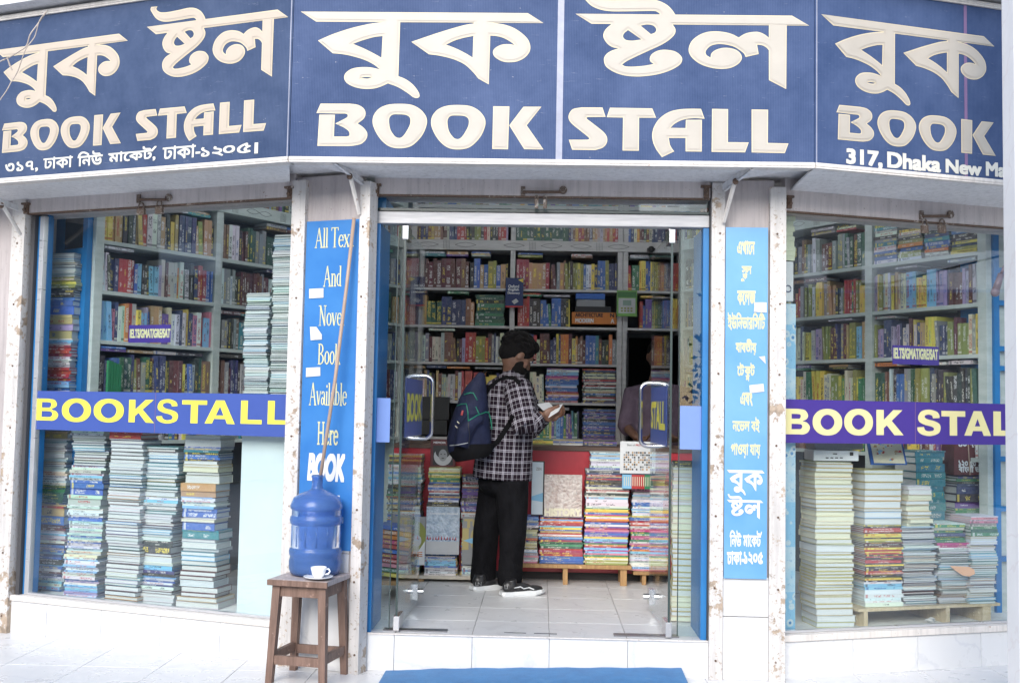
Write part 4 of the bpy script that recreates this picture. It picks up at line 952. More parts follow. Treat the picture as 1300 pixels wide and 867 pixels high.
# ------------------------------------------------------------------ tube lamps under the shop ceiling (one is mirrored as a white line in the right window)
M_TUBE = mat('lit_tube', (.9, .9, .9), .5); M_TUBE.node_tree.nodes['Principled BSDF'].inputs['Emission Color'].default_value = (.93, .97, 1, 1); M_TUBE.node_tree.nodes['Principled BSDF'].inputs['Emission Strength'].default_value = 9.5
for i, (x, y, a_, wh) in enumerate(((-.62, 1.9, 0, 'over the left half of the counter'), (.62, 1.9, 0, 'over the right half of the counter'), (-1.75, 1.25, 56, 'over the left window display'), (1.75, 1.2, -56, 'over the right window display'))):
    M_ = Matrix.Translation((x, y, 3.04)) @ Matrix.Rotation(math.radians(a_), 4, 'Z'); o = empty('tube_lamp', (x, y, 3.04), f'lit fluorescent tube under the ceiling {wh}', 'lamp', 'tube lamps under the shop ceiling')
    q = MB(); q.box(-.6, .6, -.03, .03, .02, .058, 0, M_); q.build('housing', M_SHEET, o)
    q = MB(); q.tube([M_ @ Vector((-.57, 0, 0)), M_ @ Vector((.57, 0, 0))], .015, 10); q.build('tube', M_TUBE, o, smooth=True)
# ------------------------------------------------------------------ counter and benches
YC = 1.97; zc = .895
o = empty('counter', (-.05, YC+.3, 0), 'red painted counter with a dark top edge behind the benches', 'counter')
q = MB(); q.box(-1.05, 1.12, YC, YC+.72, .0, zc); q.build('front_panel', M_RED, o)
q = MB(); q.box(-1.06, 1.13, YC-.012, YC+.74, zc+.001, zc+.03); q.build('top', mat('dark_brown_counter_top', (.09, .05, .035), .5), o)
q = MB(); q.box(-1.05, 1.12, YC-.008, YC-.0005, .0, .05); q.build('skirting', M_DARK, o)
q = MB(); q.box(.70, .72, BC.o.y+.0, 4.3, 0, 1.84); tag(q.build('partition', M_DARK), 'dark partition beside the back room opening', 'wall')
q = MB(); q.box(.73, 2.2, 4.22, 4.25, 0, 2.2); q.box(1.55, 1.58, BC.o.y+.3, 4.21, 0, 2.2); tag(q.build('shade_backdrop', mat('back_room_shade', (.012, .012, .014), .9)), 'black curtain added to darken the back room behind the seated man', 'backdrop')  # dark sheets added to keep the back room in shade
def bench(x0, x1, yt, Y, dep, th, mt, legs, label, legm=None):
    a = onY(x0, yt, Y); b = onY(x1, yt, Y); z = a.z
    o = empty('bench', ((a.x+b.x)/2, Y, 0), label, 'bench')
    q = MB(); q.box(a.x, b.x, Y, Y+dep, z-th, z); q.build('board', mt, o, bevel=.003)
    for lx, w2 in legs:
        X = onY(lx, yt, Y).x
        for yy in (Y+.012, Y+dep-.05):
            q = MB(); q.box(X-w2, X+w2, yy, yy+.035, 0.001, z-th-.0005); q.build('leg', legm or mt, o, bevel=.002)
    return z
zb1 = bench(654, 802, 715, 1.72, .24, .026, M_BENCH, [(718, .016), (792, .022), (660, .016)], 'orange-brown wooden bench under the book piles right of the man')
zb2 = bench(522, 614, 730, 1.72, .24, .022, m_print('worn_white_bench_paint', (.62, .56, .46), .3), [(534, .02), (606, .02)], 'low bench with a worn white edge left of the man', M_BENCH)
zb3 = bench(804, 850, 725, 1.78, .18, .024, M_BENCH, [(818, .014), (835, .014)], 'short wooden bench behind the right glass door')

# ------------------------------------------------------------------ books
C_ = dict(maroon=(.10, .015, .02), red=(.42, .03, .03), crimson=(.30, .02, .06), navy=(.018, .035, .13), blue=(.03, .12, .42), sky=(.20, .46, .68), teal=(.02, .22, .26),
          green=(.03, .20, .09), olive=(.25, .27, .06), black=(.018, .018, .02), grey=(.26, .27, .28), silver=(.45, .46, .47), white=(.66, .68, .69), cream=(.64, .61, .46), khaki=(.46, .38, .16), yellow=(.72, .58, .08),
          orange=(.60, .20, .04), pink=(.55, .20, .28), purple=(.14, .06, .30), lilac=(.36, .28, .48), brown=(.20, .09, .05), tan=(.45, .28, .13), mint=(.42, .62, .55), magenta=(.45, .03, .18), dgreen=(.012, .09, .06))
NAMEC = dict(dgreen='dark green', sky='sky blue', navy='navy blue')
PAL = dict(ctr=['maroon', 'brown', 'navy', 'red', 'black', 'dgreen', 'tan', 'blue', 'maroon', 'orange', 'cream', 'grey', 'yellow', 'crimson', 'navy', 'teal'], ctr2=['white', 'maroon', 'brown', 'tan', 'silver', 'red', 'black', 'cream', 'navy', 'maroon', 'olive', 'grey', 'lilac'],
  mix=['maroon', 'red', 'navy', 'blue', 'teal', 'green', 'black', 'grey', 'white', 'cream', 'yellow', 'orange', 'purple', 'brown', 'olive', 'black', 'silver', 'tan', 'white', 'navy'],
  dark=['black', 'navy', 'maroon', 'black', 'dgreen', 'grey', 'white', 'yellow', 'brown', 'olive', 'black', 'blue'],
  maroons=['maroon', 'maroon', 'maroon', 'brown'], ornate=['navy', 'black', 'olive', 'blue', 'dgreen', 'brown', 'tan', 'navy'], dgreens=['dgreen'], pinks=['tan', 'crimson', 'lilac', 'red', 'maroon', 'maroon', 'red', 'navy', 'silver', 'brown'],
  warm=['tan', 'orange', 'tan', 'brown', 'crimson'], bluey=['blue', 'navy', 'black', 'teal', 'orange', 'olive', 'white', 'blue', 'black', 'grey', 'yellow'], reds=['red', 'navy', 'yellow', 'red', 'purple', 'green', 'black', 'blue'],
  pale=['white', 'cream', 'silver', 'sky', 'tan', 'grey', 'olive', 'lilac', 'maroon', 'navy', 'yellow'], yell=['yellow', 'tan', 'navy', 'black', 'green', 'white', 'grey', 'tan', 'olive', 'red'],
  vivid=['navy', 'red', 'crimson', 'blue', 'sky', 'black', 'sky', 'lilac', 'cream', 'maroon', 'silver', 'orange', 'white', 'dgreen', 'white', 'black'],
  books2=['tan', 'purple', 'cream', 'white', 'navy', 'white', 'yellow', 'navy', 'pink', 'white', 'red', 'sky', 'pink', 'navy', 'white', 'mint', 'orange', 'red', 'silver', 'yellow', 'sky', 'lilac', 'blue'],
  dim=['black', 'maroon', 'grey', 'brown', 'navy', 'grey', 'black', 'silver', 'teal'], redsdark=['maroon', 'grey', 'dgreen', 'black', 'white', 'brown', 'grey'],
  tealp=['teal', 'teal', 'purple', 'navy', 'sky', 'yellow', 'purple', 'blue', 'white', 'navy', 'orange', 'green'], yg=['olive', 'yellow', 'cream', 'olive', 'green', 'cream'],
  white=['white', 'white', 'silver', 'white', 'cream'], whiteteal=['white', 'mint', 'white', 'silver', 'teal', 'white'], bluewhite=['sky', 'white', 'white', 'blue', 'silver', 'white', 'sky'], bluemix=['white', 'sky', 'navy', 'maroon', 'white', 'silver', 'black', 'sky', 'blue', 'white'],
  mixlight=['white', 'white', 'silver', 'pink', 'sky', 'cream', 'white', 'blue', 'mint'], cream=['cream', 'cream', 'cream', 'white'], creamonly=['cream'], khaki=['khaki'], blue=['blue'], orange=['orange'], rust=['tan', 'orange'], violet=['lilac', 'sky', 'lilac', 'white'],
  hard=['white', 'navy', 'sky', 'white', 'teal', 'maroon', 'silver', 'black', 'grey', 'tan', 'dgreen', 'white'],
  green=['dgreen', 'green'], red=['red', 'crimson'], black=['black'], purple=['lilac'], teal=['teal'], maroon=['maroon'], redyel=['yellow', 'black', 'red', 'olive', 'maroon', 'black'], mags=['magenta', 'green', 'navy', 'white', 'green', 'silver'],
  magwhite=['white', 'silver', 'white', 'sky', 'grey', 'white', 'pink'], greyteal=['teal'], darkp=['black', 'purple', 'black', 'navy'], colour=['crimson', 'blue', 'pink', 'yellow', 'green', 'magenta', 'sky', 'orange', 'white', 'purple', 'red'],
  blk=['black', 'white', 'navy', 'khaki', 'black', 'grey', 'red', 'cream', 'blue'], darkgreens=['dgreen', 'dgreen', 'green', 'black'], oran=['orange', 'tan', 'white'], purplef=['purple', 'blue', 'black', 'navy'])
ORD = 'first second third fourth fifth sixth seventh eighth ninth tenth eleventh twelfth thirteenth fourteenth fifteenth sixteenth seventeenth eighteenth nineteenth'.split()
def ordn(i):
    if i < 19: return ORD[i]
    if i >= 99: return 'hundred and '+(ordn(i-100) if i > 99 else 'none')
    t, r = divmod(i+1, 10); T_ = {2: 'twent', 3: 'thirt', 4: 'fort', 5: 'fift', 6: 'sixt', 7: 'sevent', 8: 'eight', 9: 'ninet'}.get(t, 'hundred')
    return T_+'ieth' if r == 0 else T_+'y-'+ORD[r-1]
books = []
def add_book(o, X, Y, Z, h, w, t, cn, face, where, group, soft=None, jit=.06, title=None):
    """o corner; X along the height, Y spine to fore edge, Z thickness"""
    c = C_[cn]; c = tuple(max(.01, min(.8, x*rnd.uniform(1-jit*2, 1+jit*2)+rnd.uniform(-.01, .015))*.98) for x in c)
    lum = sum(c)/3
    tc = rnd.choice([(.7, .68, .6), (.75, .6, .1), (.7, .7, .7)]) if lum < .3 else rnd.choice([(.05, .05, .06), (.4, .03, .03), (.03, .08, .3), (.04, .04, .05)])
    pg = rnd.choice([(.62, .65, .65), (.58, .62, .63), (.60, .62, .60)]) if cn != 'cream' else (.66, .665, .52)
    books.append(dict(o=Vector(o), X=Vector(X), Y=Vector(Y), Z=Vector(Z), h=h, w=w, t=t, c=c, tc=tc, pg=pg, cn=cn, face=face, where=where, group=group))
Z3 = Vector((0, 0, 1))
def shelf_row(F, u0, u1, z, top, pal, where, tr=(.016, .036), hr=(.78, .95), lay=.6, group='books standing on the shelves', maxh=.25, cnt=None):
    """standing books between u0 and u1, with some lying across the top"""
    P_ = PAL[pal]; u = u0+rnd.uniform(0, .006); gap = top-z; k_ = rnd.randrange(len(P_)); i = cnt[0] if cnt else 0
    h0 = min(maxh, gap*rnd.uniform(*hr)); run = 0
    while u < u1-.012:
        if run <= 0:
            cn = P_[k_ % len(P_)] if pal in ('vivid', 'books2') else rnd.choice(P_); k_ += 1; t = rnd.uniform(*tr); run = rnd.choice([1, 1, 1, 1, 2, 3]) if len(P_) > 1 else 1
            h = min(maxh, gap-.02, h0*rnd.uniform(.78, 1.08)); w = rnd.uniform(.13, .17)
        run -= 1; t = min(t, u1-u-.001)
        if t < .008: break
        lean = 0; back = rnd.uniform(.008, .03)
        o = F.p(u+t, z+.0006, -back)
        if rnd.random() < .12: lean = rnd.uniform(-.09, .0)
        X = (Z3+F.d*lean).normalized()
        add_book(o, X, -F.n, -F.d, h, w, t*.985, cn, 's', (i, where, 'left'), group)
        u += t; i += 1
    if cnt is not None: cnt[0] = i
    # lying books across the top
    zt = z+h0*1.07+.002; u = u0+.01
    while u < u1-.16:
        L = rnd.uniform(.17, .235); 
        if u+L > u1: break
        if rnd.random() < lay:
            zz = zt; kk = 0
            while zz < top-.018 and kk < 3:
                t = rnd.uniform(.012, .026)
                if zz+t > top-.006: break
                cn = rnd.choice(PAL['dim']+PAL['mix']); add_book(F.p(u+rnd.uniform(-.006, .006), zz, -rnd.uniform(.005, .03)), F.d, -F.n, Z3, L*rnd.uniform(.92, 1), .14, t*.97, cn, 's', (kk, where+', lying on top', 'lie'), 'books lying across the tops of rows')
                zz += t; kk += 1
        u += L+.004
def shelf_pile(F, u0, u1, z, top, pal, where, t0=.016, cnt=None):
    zz = z+.0005; i = 0
    while zz+t0 < top-.012:
        t = t0*rnd.uniform(.7, 1.35); cn = rnd.choice(PAL[pal]); L = (u1-u0)*rnd.uniform(.9, 1)
        add_book(F.p(u0+(u1-u0-L)*rnd.random(), zz, -rnd.uniform(.008, .02)), F.d, -F.n, Z3, L, .15, t*.97, cn, 's', (i, where, 'pile'), 'books lying in piles on the shelves'); zz += t; i += 1
# back bookcase, bay by bay, limits in picture columns
SH = {'top shelf': (DZ, zk(2.80), 300), 'second shelf': (BZ[4], DZ-.09, 345), 'third shelf': (BZ[3], BZ[4]-.022, 392), 'fourth shelf': (BZ[2], BZ[3]-.022, 440), 'fifth shelf': (BZ[1], BZ[2]-.022, 490), 'lowest shelf': (BZ[0], BZ[1]-.022, 537)}
ROWS = [
 ('top shelf', 'left bay', [(519, 592, 'pinks'), (592, 645, 'ctr2')]), ('top shelf', 'middle bay', [(655, 722, 'dgreens'), (722, 786, 'pinks')]), ('top shelf', 'right bay', [(796, 866, 'ctr')]),
 ('second shelf', 'left bay', [(512, 532, 'ornate'), (533, 595, 'maroons'), (596, 645, 'ornate')]), ('second shelf', 'middle bay', [(655, 698, 'warm'), (699, 724, 'ctr2'), (724, 784, 'bluey')]), ('second shelf', 'right bay', [(798, 864, 'reds')]),
 ('third shelf', 'left bay', [(512, 602, 'ornate')]), ('third shelf', 'middle bay', [(657, 724, 'reds')]), ('third shelf', 'right bay', [(812, 864, 'reds')]),
 ('fourth shelf', 'left bay', [(508, 645, 'ctr2')]), ('fourth shelf', 'middle bay', [(655, 784, 'ctr')]),
 ('fifth shelf', 'left bay', [(505, 600, 'ctr2'), (600, 645, 'ctr')]), ('fifth shelf', 'middle bay', [(672, 691, 'cream')]),
 ('lowest shelf', 'left bay', [(576, 645, 'ctr')]), ('lowest shelf', 'middle bay', [(655, 735, 'tealp')])]
for sh, bay, segs in ROWS:
    z, top, yy = SH[sh]; cnt = [0]
    for x0, x1, pal in segs:
        thick = (.024, .045) if pal in ('maroons', 'warm', 'ornate', 'dgreens') else (.016, .032)
        shelf_row(BC, BC.px(x0, yy)[0], BC.px(x1, yy)[0], z, top, pal, f'{sh}, back bookcase, {bay}', thick, lay=.0 if sh == 'top shelf' else .9, cnt=cnt, maxh=.255)
for sh, x0, x1, pal, t0, wh in (('third shelf', 603, 641, 'darkgreens', .026, 'left bay pile'), ('fifth shelf', 692, 735, 'colour', .013, 'middle bay, left pile'), ('fifth shelf', 739, 783, 'blk', .013, 'middle bay, right pile'), ('lowest shelf', 739, 783, 'purplef', .012, 'middle bay pile')):
    z, top, yy = SH[sh]; shelf_pile(BC, BC.px(x0, yy)[0], BC.px(x1, yy)[0], z, top, pal, f'{sh}, back bookcase, {wh}', t0)
cnt = [0]; shelf_row(BC, .1, 2.2, zk(2.83), 3.085, 'mix', 'topmost row above the door header, back bookcase', (.02, .04), lay=0, cnt=cnt)
# things low on the counter behind the shelf front
for x0, x1, pal in ((655, 702, 'yg'), (702, 740, 'blk'), (741, 783, 'purplef')):
    a = onY(x0, 566, YC+.30); b = onY(x1, 566, YC+.30); zz = zc+.031
    while zz < zc+.06: add_book((a.x, a.y, zz), (1, 0, 0), (0, 1, 0), Z3, b.x-a.x, .15, .009, rnd.choice(PAL[pal]), 's', (0, 'on the counter under the back bookcase', 'lie'), 'books lying on the counter'); zz += .0095
WL = {'left': (BL, [.062, .946, 1.01, 1.944, 2.008, LL-.06]), 'right': (BR, [.062, .972, 1.036, 1.983, 2.047, LR-.06])}
SP = {'left': [['yell', 'vivid', 'books2', 'dark', 'mix'], ['redsdark', 'redsdark', 'dim', 'dim', 'dim'], ['dim', 'ornate', 'dim', 'pale', 'mix']], 'right': [['bluey', 'ornate', 'pale', 'mix', 'mix'], ['redsdark', 'yell', 'pale', 'yg', 'mix'], ['blk', 'pale', 'pale', 'dark', 'mix']]}
zrows = [(BZ[4], DZ-.09), (BZ[3], BZ[4]-.025), (BZ[2], BZ[3]-.025), (BZ[1], BZ[2]-.025), (BZ[0], BZ[1]-.025)]
RN = ['highest row', 'second row', 'third row', 'fourth row', 'fifth row']
for side in ('left', 'right'):
    F, U = WL[side]
    for b in range(3):
        bayn = {('left', 0): 'near bay', ('left', 1): 'middle bay', ('left', 2): 'far bay', ('right', 0): 'far bay', ('right', 1): 'middle bay', ('right', 2): 'near bay'}[(side, b)]
        for r, (z, top) in enumerate(zrows):
            where = f'{RN[r]}, {bayn}, {side} window bookcase'
            if side == 'right' and b == 2 and r == 0:
                n_ = 4; L = (U[5]-U[4])/n_
                for q_ in range(n_): shelf_pile(F, U[4]+q_*L+.004, U[4]+(q_+1)*L-.004, z, top, 'bluey', where+f', {ORD[q_]} pile', .02)
            else: shelf_row(F, U[2*b], U[2*b+1], z, top, SP[side][b][r], where, (.02, .04) if r == 0 else (.016, .034), lay=.85, cnt=[0])
        shelf_row(F, U[2*b], U[2*b+1], DZ, zk(2.80), 'mix', f'top row over the carved board, {side} window', (.02, .04), lay=0, cnt=[0])

def zat(x, y, Y): return onY(x, y, Y).z
def stack(p0, p1, zf, dep, secs, where, group, wob=.006, rot=None):
    a = onZ(*p0, zf); b = onZ(*p1, zf)
    if isinstance(p1[0], float) or True: W_ = (b-a).length
    ang = math.atan2(b.y-a.y, b.x-a.x) if rot is None else rot
    A = Vector((math.cos(ang), math.sin(ang), 0)); B = Vector((-A.y, A.x, 0)); z = zf+.0008; items = []
    lean = 0; ox = 0
    for sec in secs:
        yt, pal, t0 = sec[:3]; face = sec[3] if len(sec) > 3 else 's'; ws = sec[4] if len(sec) > 4 else 1.0; dx = sec[5] if len(sec) > 5 else 0
        zt = zat(p0[0]+8, yt, a.y+.02); sub = .0
        while z < zt-.003:
            t = min(t0*rnd.uniform(.65, 1.35), max(.005, zt-z)); cn = rnd.choice(PAL['hard' if face == 'f' and pal not in ('cream', 'creamonly') else pal]); cn = 'khaki' if face == 'f' and cn == 'cream' and rnd.random() < .6 else cn
            ox = ox*.8+rnd.uniform(-wob, wob); oy = rnd.uniform(-wob, wob); r = rnd.uniform(-.03, .03)
            A2 = Matrix.Rotation(r, 3, 'Z') @ A; B2 = Matrix.Rotation(r, 3, 'Z') @ B; L = W_*ws*rnd.uniform(.95, 1.03); D = dep*ws*rnd.uniform(.93, 1.03)
            o = a+A*(ox+dx+(W_*(1-ws))/2)+B*oy; o.z = z
            if face == 's': items.append((o, A2, B2, L, D, t, cn, 's'))
            else: items.append((o+B2*D, A2, -B2, L, D, t, cn, 'f'))
            z += t
    for i, (o, X, Y, L, D, t, cn, fc) in enumerate(reversed(items)):
        add_book(o, X, Y, Z3, L, D, t*.97, cn, fc, (i, where, 'stack'), group)
    return a, z
GLb = 'books stacked behind the left window'; GRb = 'books stacked behind the right window'; GDb = 'books piled on the benches'
S1 = stack((40, 748), (78, 751), .0185, .19, [(664, 'bluemix', .014), (653, 'blue', .045), (643, 'khaki', .045), (636, 'blk', .01), (614, 'green', .011), (597, 'cream', .012), (556, 'whiteteal', .012, 'f'), (547, 'rust', .03), (520, 'white', .014, 'f'),
   (483, 'bluewhite', .014), (466, 'red', .017), (452, 'white', .013), (438, 'red', .017), (430, 'bluewhite', .012), (420, 'khaki', .04), (412, 'purple', .035), (400, 'khaki', .04), (378, 'blue', .045), (366, 'black', .014), (352, 'yg', .013), (322, 'whiteteal', .013, 'f')], 'leftmost stack in the left window', GLb)
stack((82, 757), (125, 760), .0185, .17, [(735, 'violet', .010), (705, 'bluewhite', .013), (640, 'mixlight', .013), (627, 'mixlight', .03), (612, 'blue', .03, 's', 1, .012), (590, 'bluewhite', .016), (552, 'white', .015, 'f', 1.0, .012), (545, 'white', .014)], 'second stack from left in the left window', GLb, .009)
stack((131, 764), (173, 768), .0185, .17, [(700, 'white', .022, 'f'), (600, 'whiteteal', .017, 'f'), (556, 'mixlight', .02, 'f'), (548, 'red', .02)], 'third stack from left in the left window', GLb, .007)
stack((173, 766), (219, 770), .0185, .18, [(745, 'white', .02, 'f'), (712, 'bluemix', .014), (700, 'white', .03, 'f'), (684, 'black', .03), (640, 'white', .015, 'f', .9), (628, 'mixlight', .013), (600, 'white', .02, 'f', .95), (566, 'whiteteal', .022, 'f', .98, .01)], 'fourth stack from left in the left window', GLb, .008)
stack((223, 770), (276, 774), .0185, .19, [(755, 'white', .03, 'f', 1.0), (682, 'whiteteal', .028, 'f', .85), (671, 'teal', .035, 's', .85), (661, 'blue', .035, 's', .8), (655, 'cream', .02, 'f', .8), (644, 'blue', .035, 's', .8), (630, 'bluewhite', .013, 's', .8), (612, 'rust', .045, 's', .85), (598, 'white', .04, 'f', .8, .01), (584, 'cream', .02, 'f', .85), (566, 'bluey', .012, 's', .85), (552, 'white', .035, 'f', .9)], 'rightmost floor stack of the left window', GLb, .007)
# mint panelled cabinet carrying the two tall stacks
a = onZ(300, 779, .0185); b = onZ(361, 785, .0185); ang = math.atan2(b.y-a.y, b.x-a.x); A = Vector((math.cos(ang), math.sin(ang), 0)); B = Vector((-A.y, A.x, 0)); zt = 1.02
q = MB(); q.hexa([a, b, b+B*.3, a+B*.3]+[v+Vector((0, 0, zt-.0185)) for v in (a, b, b+B*.3, a+B*.3)]); cb = tag(q.build('cabinet', M_CABINET, bevel=.004), 'pale mint panelled cabinet at the right end of the left window', 'cabinet')
for (x0, x1, yt, wh) in ((306, 337, 373, 'shorter stack on the mint cabinet'), (339.5, 368, 299, 'taller stack on the mint cabinet')):
    p = onZ(x0, 700, .3); F = Fr((a.x, a.y), (A.x, A.y), (A.y, -A.x)); u0 = F.px(x0-3, 540)[0]; u1 = F.px(x1-2.5, 540)[0]; z = zt+.001; items = []
    ztop = F.px(x0, yt)[1]; ox = 0
    while z < ztop:
        t = .0115*rnd.uniform(.7, 1.4); cn = rnd.choice(['white', 'navy', 'mint', 'dgreen', 'silver', 'black', 'dgreen', 'navy', 'teal', 'white', 'sky', 'grey'])
        ox = ox*.85+rnd.uniform(-.005, .005); r = rnd.uniform(-.03, .03); L = (u1-u0)*rnd.uniform(.94, 1.02)
        A2 = Matrix.Rotation(r, 3, 'Z') @ A; B2 = Matrix.Rotation(r, 3, 'Z') @ B
        items.append((F.p(u0+ox, z, -.02-rnd.uniform(0, .012))+B2*.2, A2, -B2, L, .2, t, cn)); z += t
    for i, (o, X, Y, L, D, t, cn) in enumerate(reversed(items)): add_book(o, X, Y, Z3, L, D, t*.97, cn, 'f', (i, wh+' in the left window', 'stack'), GLb)
# right window
def pallet(x0, y0, x1, y1, legs, label, name='pallet'):
    l0 = onZ(legs[0][0], legs[0][1], .0185); Yp = l0.y; A_ = onY(x0, y0, Yp)
    z = A_.z; b = onZ(x1, y1, z); a = onZ(x0, y0, z); d = (b-a).normalized(); B = Vector((-d.y, d.x, 0)); o = empty('pallet', (a+b)/2-Vector((0, 0, z-.0185)), label, 'pallet')
    q = MB(); q.hexa([a-Z3*.016, b-Z3*.016, b+B*.42-Z3*.016, a+B*.42-Z3*.016, a, b, b+B*.42, a+B*.42]); q.build('board', M_PALLET, o, bevel=.002)
    for f, w2 in ((.05, .012), (.62, .012), (.9, .028)):
        c = a.lerp(b, f); q = MB(); lo = [c-d*w2, c+d*w2, c+d*w2+B*.4, c-d*w2+B*.4]; zz = z-.0165
        q.hexa([Vector((p.x, p.y, .0187)) for p in lo]+[Vector((p.x, p.y, zz)) for p in lo]); q.build('runner', M_PALLET, o)
    return z
zp = pallet(1090, 773, 1270, 765, [(1102, 797)], 'pale wooden pallet under the stacks in the right window')
stack((1036, 796.5), (1084, 795.5), .0185, .2, [(755, 'cream', .03, 'f'), (700, 'creamonly', .022, 'f'), (690, 'cream', .03, 'f'), (586, 'creamonly', .024, 'f')], 'tall leftmost cream stack in the right window', GRb, .005)
stack((1098, 770.5), (1146, 769), zp+.001, .19, [(762, 'white', .03), (748, 'white', .02), (738, 'bluewhite', .02), (700, 'redyel', .0095), (666, 'redyel', .0095), (645, 'white', .05, 'f', 1.0, .004), (596, 'creamonly', .04, 'f', 1, .004)], 'second stack from left on the pallet, right window', GRb, .004)
stack((1147, 768.5), (1189, 767), zp+.001, .18, [(668, 'magwhite', .009, 'f'), (617, 'cream', .028, 'f', .72)], 'third stack on the pallet, right window', GRb, .012)
stack((1191, 766), (1232, 765), zp+.001, .18, [(722, 'magwhite', .009, 'f', .95), (697, 'magwhite', .011, 'f', 1.0), (664, 'mags', .014, 's', 1.0, -.01)], 'fourth stack on the pallet with colourful magazines, right window', GRb, .012)
stack((1232, 766), (1266, 765), zp+.001, .2, [(706, 'white', .012, 'f', 1), (680, 'whiteteal', .014, 'f', 1), (668, 'green', .02), (655, 'magwhite', .01)], 'rightmost stack on the pallet, right window', GRb, .01)
stack((1163, 752), (1200, 751), zp+.001, .24, [(660, 'white', .03), (572, 'greyteal', .042, 's', 1.0)], 'teal stack at the back, right window', GRb, .004)
stack((1214, 752), (1258, 751), zp+.001, .24, [(700, 'white', .02, 'f'), (655, 'whiteteal', .015, 'f'), (645, 'green', .018), (614, 'darkp', .036), (604, 'yell', .02)], 'dark topped stack behind the magazines, right window', GRb, .009)
# side stack behind the right side light and the slanted pile behind the left one
stack((852, 788), (880, 789), .0185-.0135, .22, [(640, 'creamonly', .03, 'f'), (592, 'cream', .02, 'f'), (586, 'darkp', .012)], 'cream stack right of the doors', GDb, .004)
# piles on the benches
def pile(x0, x1, Y, z, secs, where, dep=.2):
    a = onY(x0, 700, Y); b = onY(x1, 700, Y); W_ = b.x-a.x; items = []; ox = 0
    for sec in secs:
        yt, pal, t0 = sec[:3]; fc = sec[3] if len(sec) > 3 else 's'; ws = sec[4] if len(sec) > 4 else 1
        zt = zat((x0+x1)/2, yt, Y)
        while z < zt-.002:
            t = min(t0*rnd.uniform(.7, 1.3), max(.004, zt-z)); cn = rnd.choice(PAL[pal]); ox = ox*.8+rnd.uniform(-.004, .004); L = W_*ws*rnd.uniform(.95, 1.02)
            o = Vector((a.x+(W_-L)/2+ox, Y+rnd.uniform(0, .012), z)); items.append((o, (1, 0, 0), (0, 1, 0), L, dep, t, cn, 's') if fc == 's' else (o+Vector((0, dep, 0)), (1, 0, 0), (0, -1, 0), L, dep, t, cn, 'f')); z += t
    for i, (o, X, Y_, L, D, t, cn, fc) in enumerate(reversed(items)): add_book(o, X, Y_, Z3, L, D, t*.97, cn, fc, (i, where, 'stack'), GDb)
    return z
pile(490, 533, 1.74, zb2, [(658, 'bluey', .012), (630, 'blk', .012), (614, 'darkgreens', .012), (592, 'bluewhite', .012), (577, 'dark', .012)], 'pile behind the left glass door')
pile(539, 579, 1.74, zb2, [(706, 'bluewhite', .012)], 'low pile under the blue-grey cover book')
pile(541, 581, 1.77, zb2+.0, [(645, 'mix', .012), (612, 'blk', .012), (593, 'yg', .012)], 'pile under the portrait book')
pile(586, 612, 1.74, zb2, [(718, 'bluewhite', .012)], 'low pile beside the man, left')
pile(585, 612, 1.78, zb2, [(650, 'mix', .012), (620, 'purplef', .009), (603, 'blk', .010)], 'pile behind the man, left side')
pile(660, 682, 1.74, zb1+.001, [(700, 'magwhite', .012), (656, 'blk', .012)], 'narrow pile just right of the man\'s leg')
pile(685, 740, 1.74, zb1+.001, [(706, 'blue', .008), (696, 'red', .012), (688, 'green', .015), (680, 'colour', .012), (672, 'blk', .012), (657, 'colour', .012)], 'pile under the book lettered HISTORY')
pile(742, 798, 1.74, zb1+.001, [(704, 'yg', .010), (645, 'colour', .011), (631, 'bluewhite', .02), (596, 'blk', .010), (574, 'bluewhite', .013, 's', .8)], 'tall colourful pile right of HISTORY')
pile(799, 846, 1.80, zb3+.001, [(700, 'magwhite', .012), (655, 'colour', .012), (624, 'bluewhite', .009, 's', .85), (602, 'colour', .05, 's', .9)], 'pile behind the right glass door')
a_ = onY(476, 742, .95)
for k_ in range(11):
    o = Vector((a_.x-.02+.004*k_, .95, .16+k_*.028)); add_book(o, Vector((.97, 0, -.1)).normalized(), (0, 1, 0), Vector((.1, 0, .97)).normalized(), .2, .2, .022, rnd.choice(PAL['colour']), 's', (10-k_, 'slanting pile behind the left side glass', 'stack'), GDb)
q = MB(); q.box(a_.x-.1, a_.x+.22, .93, 1.4, .10, .125); q.box(a_.x-.1, a_.x-.07, .93, 1.4, 0, .10); q.box(a_.x+.19, a_.x+.22, .93, 1.4, 0, .10); tag(q.build('low_stand', M_BENCH), 'low wooden stand under the slanting pile by the left side glass', 'stand')

